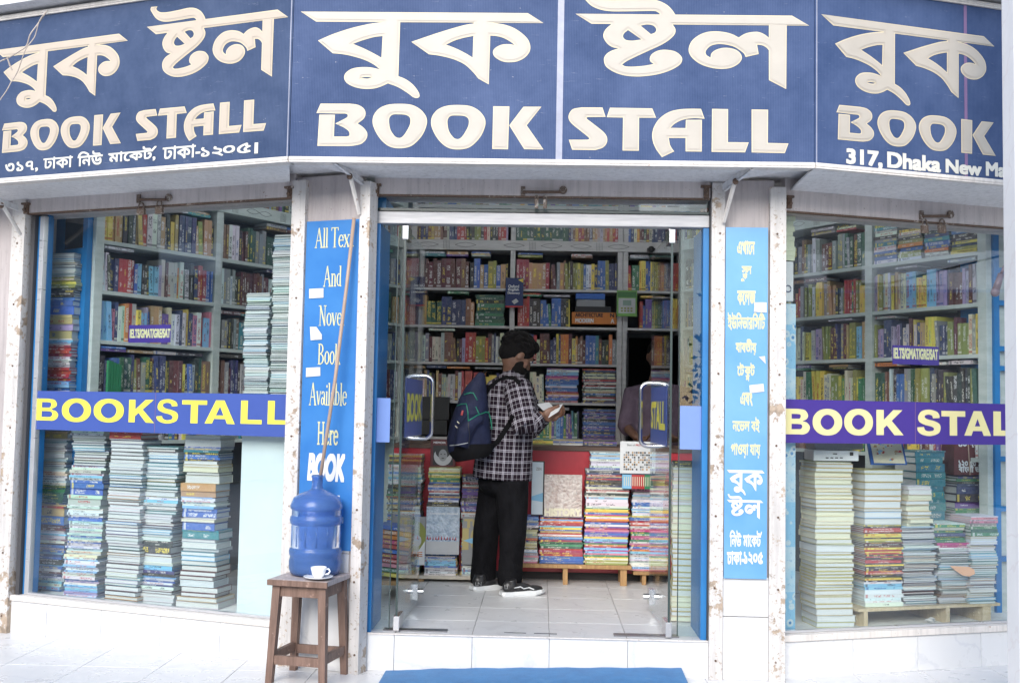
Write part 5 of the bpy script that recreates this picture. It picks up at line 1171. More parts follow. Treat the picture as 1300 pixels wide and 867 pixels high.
# ---- turn the list into objects: the 300 that show largest singly, the rest as one
FACES = ((3, 2, 1, 0), (4, 5, 6, 7), (0, 1, 5, 4), (1, 2, 6, 5), (2, 3, 7, 6), (3, 0, 4, 7))
def book_geo(b, part):
    """returns verts, faces, uvs per face loop, colour, title colour"""
    h, w, t = b['h'], b['w'], b['t']; c = min(.0032, t*.17); e = .0028; V = []; Fc = []; UV = []
    def hx(x0, x1, y0, y1, z0, z1, uvf):
        n = len(V)
        for z in (z0, z1):
            for x, y in ((x0, y0), (x1, y0), (x1, y1), (x0, y1)): V.append(b['o']+b['X']*x+b['Y']*y+b['Z']*z)
        for i, f in enumerate(FACES): Fc.append(tuple(n+k for k in f)); UV.append(uvf(i, (x0, x1, y0, y1, z0, z1)))
    no = [(-1, -1)]*4
    if part == 'cover':
        off_ = (hash(round(b['o'].x*7919+b['o'].z*104729)) % 97)*0.0
        hx(0, h, 0, c, 0, t, lambda i, q: [(0, 0), (h, 0), (h, 1), (0, 1)] if i == 2 else no)
        hx(0, h, c, w, 0, c, lambda i, q: no); hx(0, h, c, w, t-c, t, lambda i, q: no)
    else:
        hx(e, h-e, c, w-e, c, t-c, lambda i, q: [(0, q[4]), (q[1], q[4]), (q[1], q[5]), (0, q[5])] if i in (2, 3, 5) else ([(0, q[4]), (q[1], q[4]), (q[1], q[5]), (0, q[5])] if i == 4 else no))
    return V, Fc, UV
def book_mesh(name, items, mats):
    V = []; Fc = []; UV = []; CO = []; TC = []; MI = []
    for b, part, mi in items:
        v, f, u = book_geo(b, part); n = len(V); V += v; seed = (b['o'].x*13.7+b['o'].z*5.3) % 1
        Fc += [tuple(n+k for k in q) for q in f]
        for q in u: UV += [(x if x < 0 else x+0.0, y) if x < 0 else (x, y) for x, y in q]
        col = b['c'] if part == 'cover' else b['pg']
        CO += [col]*(len(f)*4); TC += [b['tc']]*(len(f)*4); MI += [mi]*len(f)
    A = np.array([tuple(x) for x in V]); lo, hi = A.min(0), A.max(0); org = Vector(((lo[0]+hi[0])/2, (lo[1]+hi[1])/2, lo[2]))
    me = bpy.data.meshes.new(name); me.from_pydata([tuple(p) for p in (A-np.array(org))], [], Fc)
    for m_ in mats: me.materials.append(m_)
    if len(mats) > 1: me.polygons.foreach_set('material_index', MI)
    uv = me.uv_layers.new(name='UVMap'); uv.data.foreach_set('uv', np.array(UV, dtype=np.float32).ravel())
    for nm, src in (('bcol', CO), ('tcol', TC)):
        at = me.color_attributes.new(nm, 'FLOAT_COLOR', 'CORNER'); ar = np.ones((len(src), 4), dtype=np.float32); ar[:, :3] = np.array(src); at.data.foreach_set('color', ar.ravel())
    bm = bmesh.new(); bm.from_mesh(me); bmesh.ops.recalc_face_normals(bm, faces=bm.faces); bm.to_mesh(me); bm.free()
    return me, org
def area(b):
    if b['face'] == 's': c = [b['o'], b['o']+b['X']*b['h'], b['o']+b['X']*b['h']+b['Z']*b['t'], b['o']+b['Z']*b['t']]
    else: q = b['o']+b['Y']*b['w']; c = [q, q+b['X']*b['h'], q+b['X']*b['h']+b['Z']*b['t'], q+b['Z']*b['t']]
    P_ = [proj(p) for p in c]; cx = sum(p[0] for p in P_)/4; cy = sum(p[1] for p in P_)/4
    ar = abs(sum(P_[i][0]*P_[(i+1) % 4][1]-P_[(i+1) % 4][0]*P_[i][1] for i in range(4))/2)
    vis = (48 < cx < 371 and 262 < cy < 780) or (478 < cx < 896 and 282 < cy < 790) or (996 < cx < 1270 and 275 < cy < 790)
    if 48 < cx < 366 and 497 < cy < 552 or 996 < cx < 1277 and 508 < cy < 563: vis = False
    if 575 < cx < 690 and 425 < cy < 720: vis = False
    if b['where'][2] in ('left', 'pile', 'lie') and (cx < 371 and cy > 552 or cx > 996 and cy > 563): vis = False
    return (ar if vis else ar*.001)*(1.0)
for b in books: b['a'] = area(b)
books.sort(key=lambda b: -b['a'])
for b in books[:300]:
    me, org = book_mesh('book', [(b, 'cover', 0)], [M_COVER]); o = link('book', me, org)
    big = b['t'] > .026
    me, org = book_mesh('page_block', [(b, 'pages', 0)], [M_PAGES]); link('page_block', me, org, o)
    i, where, kind = b['where']; cn = NAMEC.get(b['cn'], b['cn']); sz = 'thick ' if b['t'] > .03 else ('slim ' if b['t'] < .013 else '')
    what = 'book' if b['face'] == 's' else 'book showing page edges'
    bk = 'book' if b['face'] == 's' else 'book, page edges outward'
    if kind == 'stack': lb = f'{sz}{cn} {bk}, {ordn(i)} from top, {where}'
    elif kind == 'left': lb = f'{sz}{cn} book, {ordn(i)} from left, {where}'
    elif kind == 'pile': lb = f'{sz}{cn} book, {ordn(i)} up, {where}'
    else: lb = f'{sz}{cn} book lying flat, {where}'
    b['lb'] = lb if len(lb.split()) <= 16 else lb.replace('book, page edges outward', 'book'); tag(o, b['lb'], 'book', b['group'])
rest = books[300:]
me, org = book_mesh('books', [(b, 'cover', 0) for b in rest]+[(b, 'pages', 1) for b in rest], [M_COVER, M_PAGES])
tag(link('books', me, org), 'all the smaller books filling the shelves and stacks', 'books', kind='stuff')
# ------------------------------------------------------------------ display books with their covers
def flat_cover(name, x0, y0, x1, y1, Y, mt, label, cat, th=.02, tilt=.04, grp=None):
    """upright book or print facing the street; returns a frame on its front"""
    a = onY(x0, y1, Y); b = onY(x1, y1, Y); top = onY(x0, y0, Y).z; H = top-a.z
    F = Fr((a.x, Y), (1, 0), (0, -1)); q = MB()
    def pt(u, z, n): return Vector((a.x+u, Y-n+z*tilt, a.z+z))
    W_ = b.x-a.x
    q.hexa([pt(0, 0, 0), pt(W_, 0, 0), pt(W_, 0, -th), pt(0, 0, -th), pt(0, H, 0), pt(W_, H, 0), pt(W_, H, -th), pt(0, H, -th)])
    o = q.build(name, mt, bevel=.001); tag(o, label, cat, grp)
    class T_:
        d = Vector((1, 0, 0)); n = Vector((0, -1, 0)); o_ = Vector((a.x, Y, 0)); 
        def p(s, u, z, n=0): return pt(u*W_, z*H, n)
    return o, T_()
def cov(o, T_, name, polys, mt, n=.0012):
    q = MB()
    for P_ in polys: q.quad([T_.p(u, z, n) for u, z in P_])
    return q.build(name, mt, o)
def rect(u0, z0, u1, z1): return [(u0, z0), (u1, z0), (u1, z1), (u0, z1)]
def ovl(cx, cz, rx, rz, k=20): return [(cx+rx*math.cos(2*math.pi*i/k), cz+rz*math.sin(2*math.pi*i/k)) for i in range(k)]
def words(o, T_, s, box, mt, bold=.03, n=.0022, rows=30):
    q = MB(); P_ = text_polys(s); x0, x1, y0, y1 = text_bounds(P_)
    fx = lambda x: box[0]+(x-x0)/(x1-x0)*(box[2]-box[0]); fy = lambda y: box[1]+(y-y0)/(y1-y0)*(box[3]-box[1])
    for a, b, sp in spans(P_, rows, bold):
        for p, r in sp: q.quad([T_.p(fx(p), fy(a), n), T_.p(fx(r), fy(a), n), T_.p(fx(r), fy(b), n), T_.p(fx(p), fy(b), n)])
    return q.build('lettering', mt, o)
def pm(name, c, v=.12, r=.4): return m_print(name, c, v, r)
K = {k_: pm('print_'+k_, C_[k_]) for k_ in ('white', 'black', 'red', 'blue', 'sky', 'cream', 'maroon', 'yellow', 'orange', 'green', 'navy', 'grey', 'silver', 'olive', 'tan', 'khaki')}
def m_crinkle(name, a, b):
    M = mat(name, a, .18); k = N(M); p = k.coord('Position'); nz = k.noise(p, 26, 5, .7)
    vr = k.n('TexVoronoi', feature='DISTANCE_TO_EDGE'); k.put(vr.inputs['Vector'], p); vr.inputs['Scale'].default_value = 34
    k.col(k.ramp(nz, [(.35, a), (.65, b)])); k.bump(k.math('ADD', k.math('MULTIPLY', nz, .8), vr.outputs[0]), 1.0, .012); return M
M_CR1 = m_crinkle('crinkled_silvery_wrap', (.38, .30, .27), (.60, .56, .53)); M_CR2 = m_crinkle('crinkled_blue_grey_wrap', (.30, .38, .48), (.52, .60, .68))
YB = 1.715
o, T_ = flat_cover('cover_book', 690.5, 602, 738.5, 655.5, YB, M_CR1, 'shrink-wrapped book lettered HISTORY standing on the right bench pile', 'book'); words(o, T_, 'HISTORY', (.03, .03, .97, .19), K['cream'], .05)
o, T_ = flat_cover('cover_book', 540, 643, 582.5, 703, YB-.0, M_CR2, 'large book with blue-grey wrapped cover leaning on the left bench', 'book'); words(o, T_, 'Constantly Divided', (.1, .83, .94, .88), K['white'], .03)
cov(o, T_, 'cover_print', [rect(0, 0, 1, .27)], K['silver'])
cov(o, T_, 'cover_figures', [[(u, .30+rnd.uniform(-.01, .02)), (u+.05, .31), (u+.03, .37+rnd.uniform(0, .03))] for u in [i*.085+.02 for i in range(11)]], K['red'], .002)
cov(o, T_, 'cover_figures', [[(u, .29), (u+.04, .30), (u+.02, .34)] for u in [i*.13+.06 for i in range(7)]], K['navy'], .0021)
o, T_ = flat_cover('cover_book', 496, 655, 539, 716, YB+.01, K['grey'], 'grey book with an olive round picture behind the left glass door', 'book')
cov(o, T_, 'cover_print', [ovl(.62, .6, .42, .33)], K['olive']); cov(o, T_, 'cover_print', [ovl(.75, .5, .14, .12)], K['silver'], .002); words(o, T_, 'SE', (.6, .17, .92, .27), K['orange'])
cov(o, T_, 'cover_print', [[(.55, 0), (1, 0), (1, .5)]], K['white'], .0016)
o, T_ = flat_cover('cover_book', 586, 656, 612, 716, YB, K['grey'], 'grey book with gold numerals half hidden by the man\'s legs', 'book')
words(o, T_, 'TO', (.12, .78, 1.0, .95), K['khaki'], .06); words(o, T_, '10', (.1, .35, 1.05, .72), K['khaki'], .08); cov(o, T_, 'cover_print', [[(.05, .5), (.5, .56), (.9, .5), (.5, .44)]], K['sky'], .0026)
o, T_ = flat_cover('cover_book', 546, 557.5, 578, 592, 1.80, K['maroon'], 'maroon book with an oval grey portrait on its cover', 'book')
words(o, T_, 'MEMOIR', (.12, .85, .6, .92), K['white'], .03)
cov(o, T_, 'portrait_print', [rect(.1, .06, .9, .78)], K['black']); cov(o, T_, 'portrait_print', [ovl(.5, .38, .36, .34)], K['silver'], .0016); cov(o, T_, 'portrait_print', [ovl(.5, .55, .3, .24)], K['black'], .002)
cov(o, T_, 'portrait_print', [ovl(.5, .42, .17, .22)], K['grey'], .0024); cov(o, T_, 'portrait_print', [ovl(.43, .46, .035, .015), ovl(.57, .46, .035, .015), ovl(.5, .31, .06, .018)], K['black'], .0028)
o, T_ = flat_cover('cover_book', 674, 585, 690.5, 654, 1.78, K['black'], 'black framed pale blue picture book against the red counter', 'picture book')
cov(o, T_, 'cover_print', [rect(.03, .02, .9, .98)], pm('pale_blue_print', (.55, .64, .70))); cov(o, T_, 'cover_print', [[(.03, .35), (.9, .42), (.9, .25), (.03, .28)]], K['sky'], .002); words(o, T_, 'ZEN', (.35, .83, .75, .88), K['grey'], .03)
o, T_ = flat_cover('magazine', 787, 560, 832, 600.5, 1.70, K['white'], 'white magazine with a grid of tiny pictures behind the door handle', 'magazine', .006)
words(o, T_, 'Best of', (.2, .86, .42, .92), K['grey'], .02); words(o, T_, 'PROTHOM ALO', (.44, .86, .9, .92), K['red'], .03)
rg = random.Random(3); cells = [rect(.1+i*.058, .1+j*.075, .1+i*.058+.045, .1+j*.075+.055) for i in range(14) for j in range(8) if rg.random() < .8]
cov(o, T_, 'cover_print', cells[::3], K['grey'], .0014); cov(o, T_, 'cover_print', cells[1::3], K['black'], .0016); cov(o, T_, 'cover_print', cells[2::3], K['tan'], .0018)
o, T_ = flat_cover('cover_book', 790, 602, 829, 620, 1.71, K['sky'], 'box of bright striped booklets under the white magazine', 'book set', .1, 0)
cov(o, T_, 'spine_print', [rect(.3, 0, .72, 1)], K['red']); cov(o, T_, 'spine_print', [rect(.72, 0, 1, 1)], K['green']); cov(o, T_, 'spine_print', [rect(.05+i*.07, .2, .075+i*.07, .85) for i in range(13)], K['cream'], .002)
# hanging dictionary, calculator pack, orange book, black cases in the bookcase
YS = BC.o.y-.045
o, T_ = flat_cover('dictionary', 641.5, 352.5, 664, 390, YS-.0, K['navy'], 'navy blue dictionary propped against the back bookcase upright', 'book', .02)
words(o, T_, 'Oxford', (.15, .66, .75, .76), K['white'], .03); words(o, T_, 'English', (.15, .54, .75, .64), K['white'], .03); words(o, T_, 'Dictionary', (.12, .43, .8, .52), K['white'], .03)
cov(o, T_, 'cover_print', [[(.35, .2), (.6, .3), (.75, .2), (.5, .1)]], K['silver'], .002); cov(o, T_, 'cover_print', [rect(0, 0, 1, .05)], K['red'], .0018); cov(o, T_, 'cover_print', [[(.7, .93), (1.0, .99), (.97, .84)]], K['yellow'], .002)
o, T_ = flat_cover('calculator_pack', 783, 368.5, 808.5, 401.5, YS-.01, pm('green_pack_card', (.16, .36, .08)), 'green blister pack with a small calculator hanging on the bookcase', 'calculator', .006)
cov(o, T_, 'calculator', [rect(.08, .12, .92, .7)], K['silver']); cov(o, T_, 'pack_print', [rect(.04, .74, .96, .95)], pm('dark_green_print', (.05, .16, .05)), .0014); cov(o, T_, 'screen', [rect(.3, .42, .72, .62)], pm('lcd_grey_green', (.22, .32, .26)), .002)
cov(o, T_, 'keys', [rect(.2+i*.16, .18+j*.1, .3+i*.16, .24+j*.1) for i in range(4) for j in range(2)], K['olive'], .0022)
F = BC.shift(.006); o = None
def spine_book(x0, x1, y0, y1, cn, label, txt, F=BC, n=.005):
    a = F.px(x0, y1); b = F.px(x1, y0); q = MB(); q.fbox(F, a[0], b[0], a[1], b[1], -.16, n); o = tag(q.build('book', K.get(cn) or pm('p_'+cn, C_[cn]), bevel=.001), label, 'book')
    for s, u0, z0, u1, z1, mt in txt:
        q = MB(); W_, H_ = b[0]-a[0], b[1]-a[1]; put_text(q, F, text_polys(s), (a[0]+u0*W_, a[0]+u1*W_, a[1]+z0*H_, a[1]+z1*H_), n+.0015, 26, .04); q.build('lettering', mt, o)
spine_book(726, 782, 397, 403.5, 'orange', 'orange book titled ARCHITECTURE lying in the middle bay', [('ARCHITECTURE', .08, .2, .7, .85, K['black']), ('N', .87, .2, .95, .85, K['black'])])
spine_book(726, 783, 404, 411, 'orange', 'orange book titled MODERN lying below the ARCHITECTURE book', [('MODERN', .08, .2, .48, .85, K['white']), ('A', .87, .2, .94, .85, K['white'])])
spine_book(732, 768, 381, 389, 'grey', 'grey plastic-wrapped set lying on top of the dark pack, middle bay', [])
spine_book(730, 776, 389.5, 396.5, 'black', 'black wrapped pack lying above the orange ARCHITECTURE book', [])
spine_book(731, 768, 373, 379.5, 'blue', 'blue book with yellow end lying at the top of the middle bay pile', [])
o = empty('black_case', BC.p(.12, BZ[0], .05), 'ribbed black case standing on the counter behind the left glass door', 'case')
for x0, x1, y0, y1, nn in ((494, 528, 504, 562, .03), (529, 571, 504, 532, .05), (530, 568, 533.5, 551, .04)):
    a = BC.px(x0, y1); b = BC.px(x1, y0); q = MB(); q.fbox(BC, a[0], b[0], a[1], b[1], -.2, nn)
    for r in range(12):
        zz = a[1]+(b[1]-a[1])*(r+.5)/12; q.fbox(BC, a[0]+.01, b[0]-.01, zz, zz+.002, nn, nn+.0015)
    q.build('case_panel', M_BLACK, o)
# dark gadget with strap hanging at the fascia, white cord ring
q = MB(); a = BC.px(826, 318); q.ell(BC.p(a[0], a[1], .05), (.03, .02, .03), n=10, k=8); q.fbox(BC, a[0]-.035, a[0]+.035, a[1]-.03, a[1]+.012, .03, .06); q.tube([BC.p(a[0]-.02, a[1], .05), BC.p(a[0]-.015, a[1]-.12, .05)], .004, 6); q.tube([BC.p(a[0]+.025, a[1], .05), BC.p(a[0]+.03, a[1]-.1, .05)], .004, 6)
tag(q.build('hanging_gadget', M_BLACK, smooth=False), 'small black gadget with straps hanging from the carved board', 'gadget')
# things seen in the right window: wrapped packs, bundle, patterned strip
def m_pattern():
    M = mat('light_blue_patterned_paper', (.5, .7, .8), .5); k = N(M); p = k.coord('Position')
    vr = k.n('TexVoronoi', feature='F1'); k.put(vr.inputs['Vector'], p); vr.inputs['Scale'].default_value = 18
    d = k.ramp(vr.outputs[0], [(0, (.03, .18, .40)), (.16, (.03, .18, .40)), (.2, (.50, .58, .60)), (.36, (.50, .58, .60)), (.4, (.22, .44, .60))])
    sz = k.n('SeparateXYZ'); k.put(sz.inputs[0], p); st = k.math('GREATER_THAN', k.math('FRACT', k.math('MULTIPLY', sz.outputs[2], 2.1)), .5)
    nz = k.ramp(k.noise(p, 60, 2), [(0, 1.0), (.36, 1.0), (.38, 0.0)])
    c = k.mix(st, d, k.mix(vr.outputs[0], (.26, .48, .62), (.52, .60, .62))); k.col(k.mix(k.math('MULTIPLY', nz, .6), c, (.12, .3, .5))); return M
G = GRs.shift(-.03); A_ = G.px(993.5, 800); B_ = G.px(1013, 520); C2 = G.px(1017, 345)
q = MB(); q.fbox(G, A_[0], B_[0]-.002, .036, G.px(1000, 385)[1], -.12, -.02); tag(q.build('patterned_paper_roll', m_pattern()), 'light blue patterned paper strip at the left edge of the right window', 'wrapping paper')
q = MB(); q.fbox(G, A_[0]+.02, B_[0]-.012, G.px(1000, 382)[1]+.003, G.px(1000, 331)[1], -.1, -.03); o = tag(q.build('paper_bag', M_PAPER), 'white printed paper packet above the patterned strip', 'packet')
q = MB(); u, z = G.px(1004, 366); pts = [G.p(u+.018*math.cos(t*.6), z+.018*math.sin(t*.6), -.028) for t in range(11)]; q.tube(pts, .003, 5); q.build('ring_print', K['navy'], o)
stk = []
zz = G.px(1000, 330)[1]+.003
while zz < 2.255:
    t = rnd.uniform(.02, .032); q = MB(); q.fbox(G, A_[0]+.005+rnd.uniform(0, .01), B_[0]-.006+rnd.uniform(-.01, .008), zz, zz+t*.96, -.14, -.03); o = q.build('ream', M_PAPER if rnd.random() < .3 else pm('cream_paper_ream', (.62, .64, .45)))
    tag(o, f'cream paper ream, {ordn(len(stk))} up, at the top left corner of the right window', 'paper ream', 'paper reams in the right window corner'); stk.append(o); zz += t
def slab(x0, y0, x1, y1, Y, dep, mt, name, label, cat, tilt=0):
    a = onY(x0, y1, Y); b = onY(x1, y1, Y); t = onY(x0, y0, Y); q = MB(); q.hexa([a, b, b+Vector((0, dep, 0)), a+Vector((0, dep, 0)), t+Vector((0, tilt, 0)), Vector((b.x, t.y+tilt, t.z)), Vector((b.x, t.y+tilt+dep, t.z)), t+Vector((0, tilt+dep, 0))]); return tag(q.build(name, mt, bevel=.003), label, cat)
Yr = onZ(1060, 796, .0185).y
o = slab(1033, 571, 1090, 585, Yr-.01, .22, K['white'], 'wrapped_packet', 'white labelled packet on top of the tall cream stack', 'packet')
Fq = Fr((onY(1033, 580, Yr-.01).x, Yr-.01), (1, 0), (0, -1))
q = MB()
for x in (1050, 1056, 1062, 1068): u, z = Fq.px(x, 581); q.fbox(Fq, u-.008, u+.008, z-.003, z+.003, .001, .002)
u, z = Fq.px(1060, 576); q.fbox(Fq, u-.012, u+.012, z-.003, z+.003, .001, .002); u, z = Fq.px(1081, 576); q.fbox(Fq, u-.01, u+.01, z-.01, z+.01, .001, .002); q.build('label_print', K['black'], o)
slab(1035, 552, 1096, 570.5, Yr+.0, .22, K['grey'], 'plastic_bag', 'grey plastic bag of books partly behind the purple banner', 'bag', .03)
o = slab(1106, 556, 1152, 590, onZ(1120, 769, zp).y-.0, .02, K['blue'], 'picture_card', 'white picture card with a blue border above the second stack', 'card', .09)
a = onY(1109, 588, onZ(1120, 769, zp).y-.0)
Fq = Fr((onY(1106, 590, onZ(1120, 769, zp).y).x, onZ(1120, 769, zp).y), (1, 0), (0, -1))
A_ = Fq.px(1109.5, 587.5); B_ = Fq.px(1149, 558); q = MB()
def tp(u, z): return Vector((Fq.o.x+u, Fq.o.y-.004+(z-A_[1])/(B_[1]-A_[1])*.09, z))
q.quad([tp(A_[0], A_[1]), tp(B_[0], A_[1]), tp(B_[0], B_[1]), tp(A_[0], B_[1])]); q.build('card_face', K['cream'], o)
q = MB()
for i in range(26):
    u = rg.uniform(A_[0]+.015, B_[0]-.015); z = rg.uniform(A_[1]+.015, B_[1]-.01); r = rg.uniform(.004, .011); v = tp(u, z); q.quad([v+Vector((r*math.cos(t), -.0015, r*math.sin(t))) for t in (0, 1, 2, 3, 4, 5)], i % 3)
q.build('card_pictures', [K['sky'], K['red'], K['tan']], o)
Yb_ = onZ(1240, 752, zp).y
o = slab(1211, 556, 1290, 603, Yb_, .25, K['maroon'], 'book_bundle', 'string-tied bundle of maroon books at the right of the right window', 'book bundle')
Fq = Fr((onY(1211, 603, Yb_).x, Yb_), (1, 0), (0, -1)); q = MB()
for x0, y0, x1, y1 in ((1228, 552, 1231, 603), (1268, 552, 1253, 600), (1270, 580, 1273, 603)):
    a = Fq.px(x0, y0); b = Fq.px(x1, y1); q.tube([Fq.p(a[0], a[1], .006), Fq.p(b[0], b[1], .006)], .004, 6)
q.build('string', M_STICK, o)
q = MB()
for s, x0, y0, x1, y1 in (('৩০ ৭০ ৫০', 1216, 560, 1256, 567), ('১২০ ৫০ ১০০', 1217, 585, 1253, 592), ('বাংলা ভাষা', 1217, 592.5, 1253, 599)):
    a = Fq.px(x0, y1); b = Fq.px(x1, y0); put_text(q, Fq, text_polys(s), (a[0], b[0], a[1], b[1]), .0035, 24, .04)
q.build('lettering', K['white'], o)
# orange and pink fan card in the right window
a = onY(1206, 722, 1.0)
Yf = onZ(1215, 765, zp).y-.06; q = MB(); c = [onY(x, y, Yf) for x, y in ((1206, 718), (1216, 718.5), (1230, 719), (1237, 723), (1238, 728), (1231, 731.5), (1222, 730), (1213, 724))]
q.quad(c); q.quad([p+Vector((0, .004, 0)) for p in c][::-1]); tag(q.build('fan', pm('orange_pink_print', (.72, .40, .24))), 'orange and pink fan card sticking out between the magazine stacks', 'fan')
q = MB(); c = onZ(1181, 791, .0185)
for i in range(9):
    p = [c+Vector((rg.uniform(-.04, .04), rg.uniform(-.02, .04), rg.uniform(.0, .035))) for _ in range(3)]; q.quad(p)
tag(q.build('crumpled_paper', M_PAPER), 'crumpled scrap of paper on the floor under the pallet', 'litter')
# plastic-handled crate shape: dark rod hanging outside the right pane
a, b = onY(1271, 348, -.1), onY(1263.5, 371, -.1)
q = MB(); q.tube([a, b], [.016, .02], 10); q.ell(b, (.024, .024, .024), n=10, k=8); q.tube([onY(1275, 338, -.1), a], .008, 8); tag(q.build('door_closer_arm', pm('mauve_grey_metal', (.22, .18, .20)), smooth=True), 'mauve-grey rod end poking out beside the white column', 'rod')
# plastic-wrapped bundle standing at the left of the lowest visible left shelf
q = MB(); F = BL; a = F.px(134, 493); 
for i in range(5): q.fbox(F, a[0]-.02+i*.02, a[0]-.003+i*.02, BZ[1]+.003, BZ[1]+.2-.006*i, .03, .05)
o = tag(q.build('wrapped_bundle', K['green']), 'green bundle in clear plastic on the left window bookcase', 'bundle')

# ------------------------------------------------------------------ stool, bottle, cup, stick, mat
SR_ = Matrix.Rotation(math.radians(-12), 4, 'Z'); SO = Vector((-1.172, -.195, PZ)); SM = Matrix.Translation(SO) @ SR_
st = empty('stool', SO, 'worn brown wooden stool in front of the left pillar', 'stool')
zs = .512; hw = .157
q = MB()
for i in range(3): q.box(-hw, hw, -hw+i*.1047, -hw+i*.1047+.1035, zs-.024, zs, 0, SM)
q.build('seat', M_SEAT, st, bevel=.003)
q = MB()
for s in (-1, 1): q.box(-hw-.003, hw+.003, s*(hw+.003)-.006, s*(hw+.003)+.006, zs-.03, zs-.002, 0, SM)
q.build('seat_edge', M_STOOL, st, bevel=.002)
lg = lambda sx, sy, z: Vector((sx*(.142-.022*(z/zs)), sy*(.140-.022*(z/zs)), z))
for sx in (-1, 1):
    for sy in (-1, 1):
        q = MB(); w_ = .020; b = lg(sx, sy, 0); t = lg(sx, sy, zs-.026)
        q.hexa([SM @ (b+Vector((x*w_*.85, y*w_*.85, 0.001))) for x, y in ((-1, -1), (1, -1), (1, 1), (-1, 1))]+[SM @ (t+Vector((x*w_*1.05, y*w_*1.05, 0))) for x, y in ((-1, -1), (1, -1), (1, 1), (-1, 1))]); q.build('leg', M_STOOL, st, bevel=.002)
def rail(p, r, w_, h_, nm):
    d = (r-p).normalized(); s = Vector((-d.y, d.x, 0))*w_; z = Vector((0, 0, h_)); q = MB(); p = p+d*.018; r = r-d*.018
    q.hexa([SM @ v for v in (p-s-z, p+s-z, r+s-z, r-s-z, p-s+z, p+s+z, r+s+z, r-s+z)][0:4]+[SM @ v for v in (p-s+z, p+s+z, r+s+z, r-s+z)]); q.build(nm, M_STOOL, st, bevel=.0015)
for z, h_, nm, w_ in ((.455, .030, 'apron', .009), (.115, .022, 'stretcher', .012)):
    for sy in (-1, 1): rail(lg(-1, sy, z), lg(1, sy, z), w_, h_, nm)
    for sx in (-1, 1): rail(lg(sx, -1, z+(.012 if nm == 'stretcher' else 0)), lg(sx, 1, z+(.012 if nm == 'stretcher' else 0)), w_, h_, nm)
zt_ = PZ+zs+.0008
BY = -.15; BX = onY(401.5, 665, BY).x
wb = empty('water_bottle', (BX, BY, zt_), 'large blue water bottle standing upside up on the stool', 'bottle')
r = .132; pr = [(0, .004), (.10, .002), (.122, .008), (r, .03), (r+.002, .07), (r-.004, .095), (r+.001, .105), (r+.003, .12), (r-.0, .135), (r-.007, .142), (r-.007, .255), (r, .262), (r+.003, .28), (r, .295), (r-.006, .302), (r-.006, .33), (r+.001, .338), (r+.002, .352), (r-.006, .372), (.118, .392), (.085, .412), (.05, .426), (.032, .434), (.028, .445), (.028, .49), (.031, .492), (.031, .505), (.026, .507), (.024, .49), (.024, .44), (.045, .418), (.08, .404), (.112, .384), (.126, .362), (.126, .03), (.1, .012), (0, .012)]
q = MB(); q.lathe((BX, BY, zt_), pr, 40); q.build('bottle_body', M_BOTTLE, wb, smooth=True)
q = MB()
for i in range(14):
    a = 2*math.pi*i/14; c = Vector((BX+(r-.0075)*math.cos(a), BY+(r-.0075)*math.sin(a), zt_+.15)); q.tube([c, c+Vector((0, 0, .1))], .004, 6)
q.build('grip_rib', M_BOTTLE, wb, smooth=True)
CY = -.315; CX = onY(404.5, 725, CY).x
q = MB(); q.lathe((CX, CY, zt_+.0005), [(0, .003), (.026, .002), (.034, .004), (.062, .011), (.074, .016), (.074, .018), (.060, .0145), (.032, .008), (0, .007)], 28); tag(q.build('saucer', M_WHITEC, smooth=True), 'white saucer on the stool in front of the blue bottle', 'saucer')
cup = empty('teacup', (CX, CY, zt_+.008), 'small white teacup on a saucer on the stool', 'cup')
q = MB(); q.lathe((CX, CY, zt_+.0085), [(0, .002), (.019, .001), (.021, .004), (.032, .018), (.038, .042), (.040, .054), (.038, .054), (.036, .042), (.029, .018), (.017, .006), (0, .005)], 28); q.build('cup_body', M_WHITEC, cup, smooth=True)
q = MB(); q.tube([(CX+.036, CY, zt_+.053), (CX+.050, CY, zt_+.054), (CX+.057, CY, zt_+.043), (CX+.050, CY, zt_+.031), (CX+.033, CY, zt_+.027)], .004, 8); q.build('handle', M_WHITEC, cup, smooth=True)
top = onY(449.5, 277, -.10); q = MB(); q.tube([(BX+.006, BY+.0, zt_+.43), Vector((BX+.006, BY, zt_+.43)).lerp(top, .4)+Vector((.012, 0, 0)), Vector((BX+.006, BY, zt_+.43)).lerp(top, .75)+Vector((.008, 0, 0)), top], .0095, 10)
tag(q.build('wooden_pole', M_STICK, smooth=True), 'thin brown pole leaning from the bottle neck up to the bracket', 'pole')
q = MB(); 
n = 26; a0, a1 = -.80, .732
pts = []
for i in range(n+1):
    x = a0+(a1-a0)*i/n; hgt = .004+.052*max(0, (i/n-.05))**.6*(1 if i else 0)+.002*math.sin(i*1.7)
    pts.append((x, hgt))
for j in range(n):
    (x0, h0), (x1, h1) = pts[j], pts[j+1]
    q.hexa([(x0, -1.0, PZ+.001), (x1, -1.0, PZ+.001), (x1, -.02, PZ+.001), (x0, -.02, PZ+.001), (x0, -1.0, PZ+.006), (x1, -1.0, PZ+.006), (x1, -.02, PZ+.004+h1), (x0, -.02, PZ+.004+h0)])
tag(q.build('door_mat', M_MAT), 'long blue mat lying in front of the shop doorstep', 'mat')
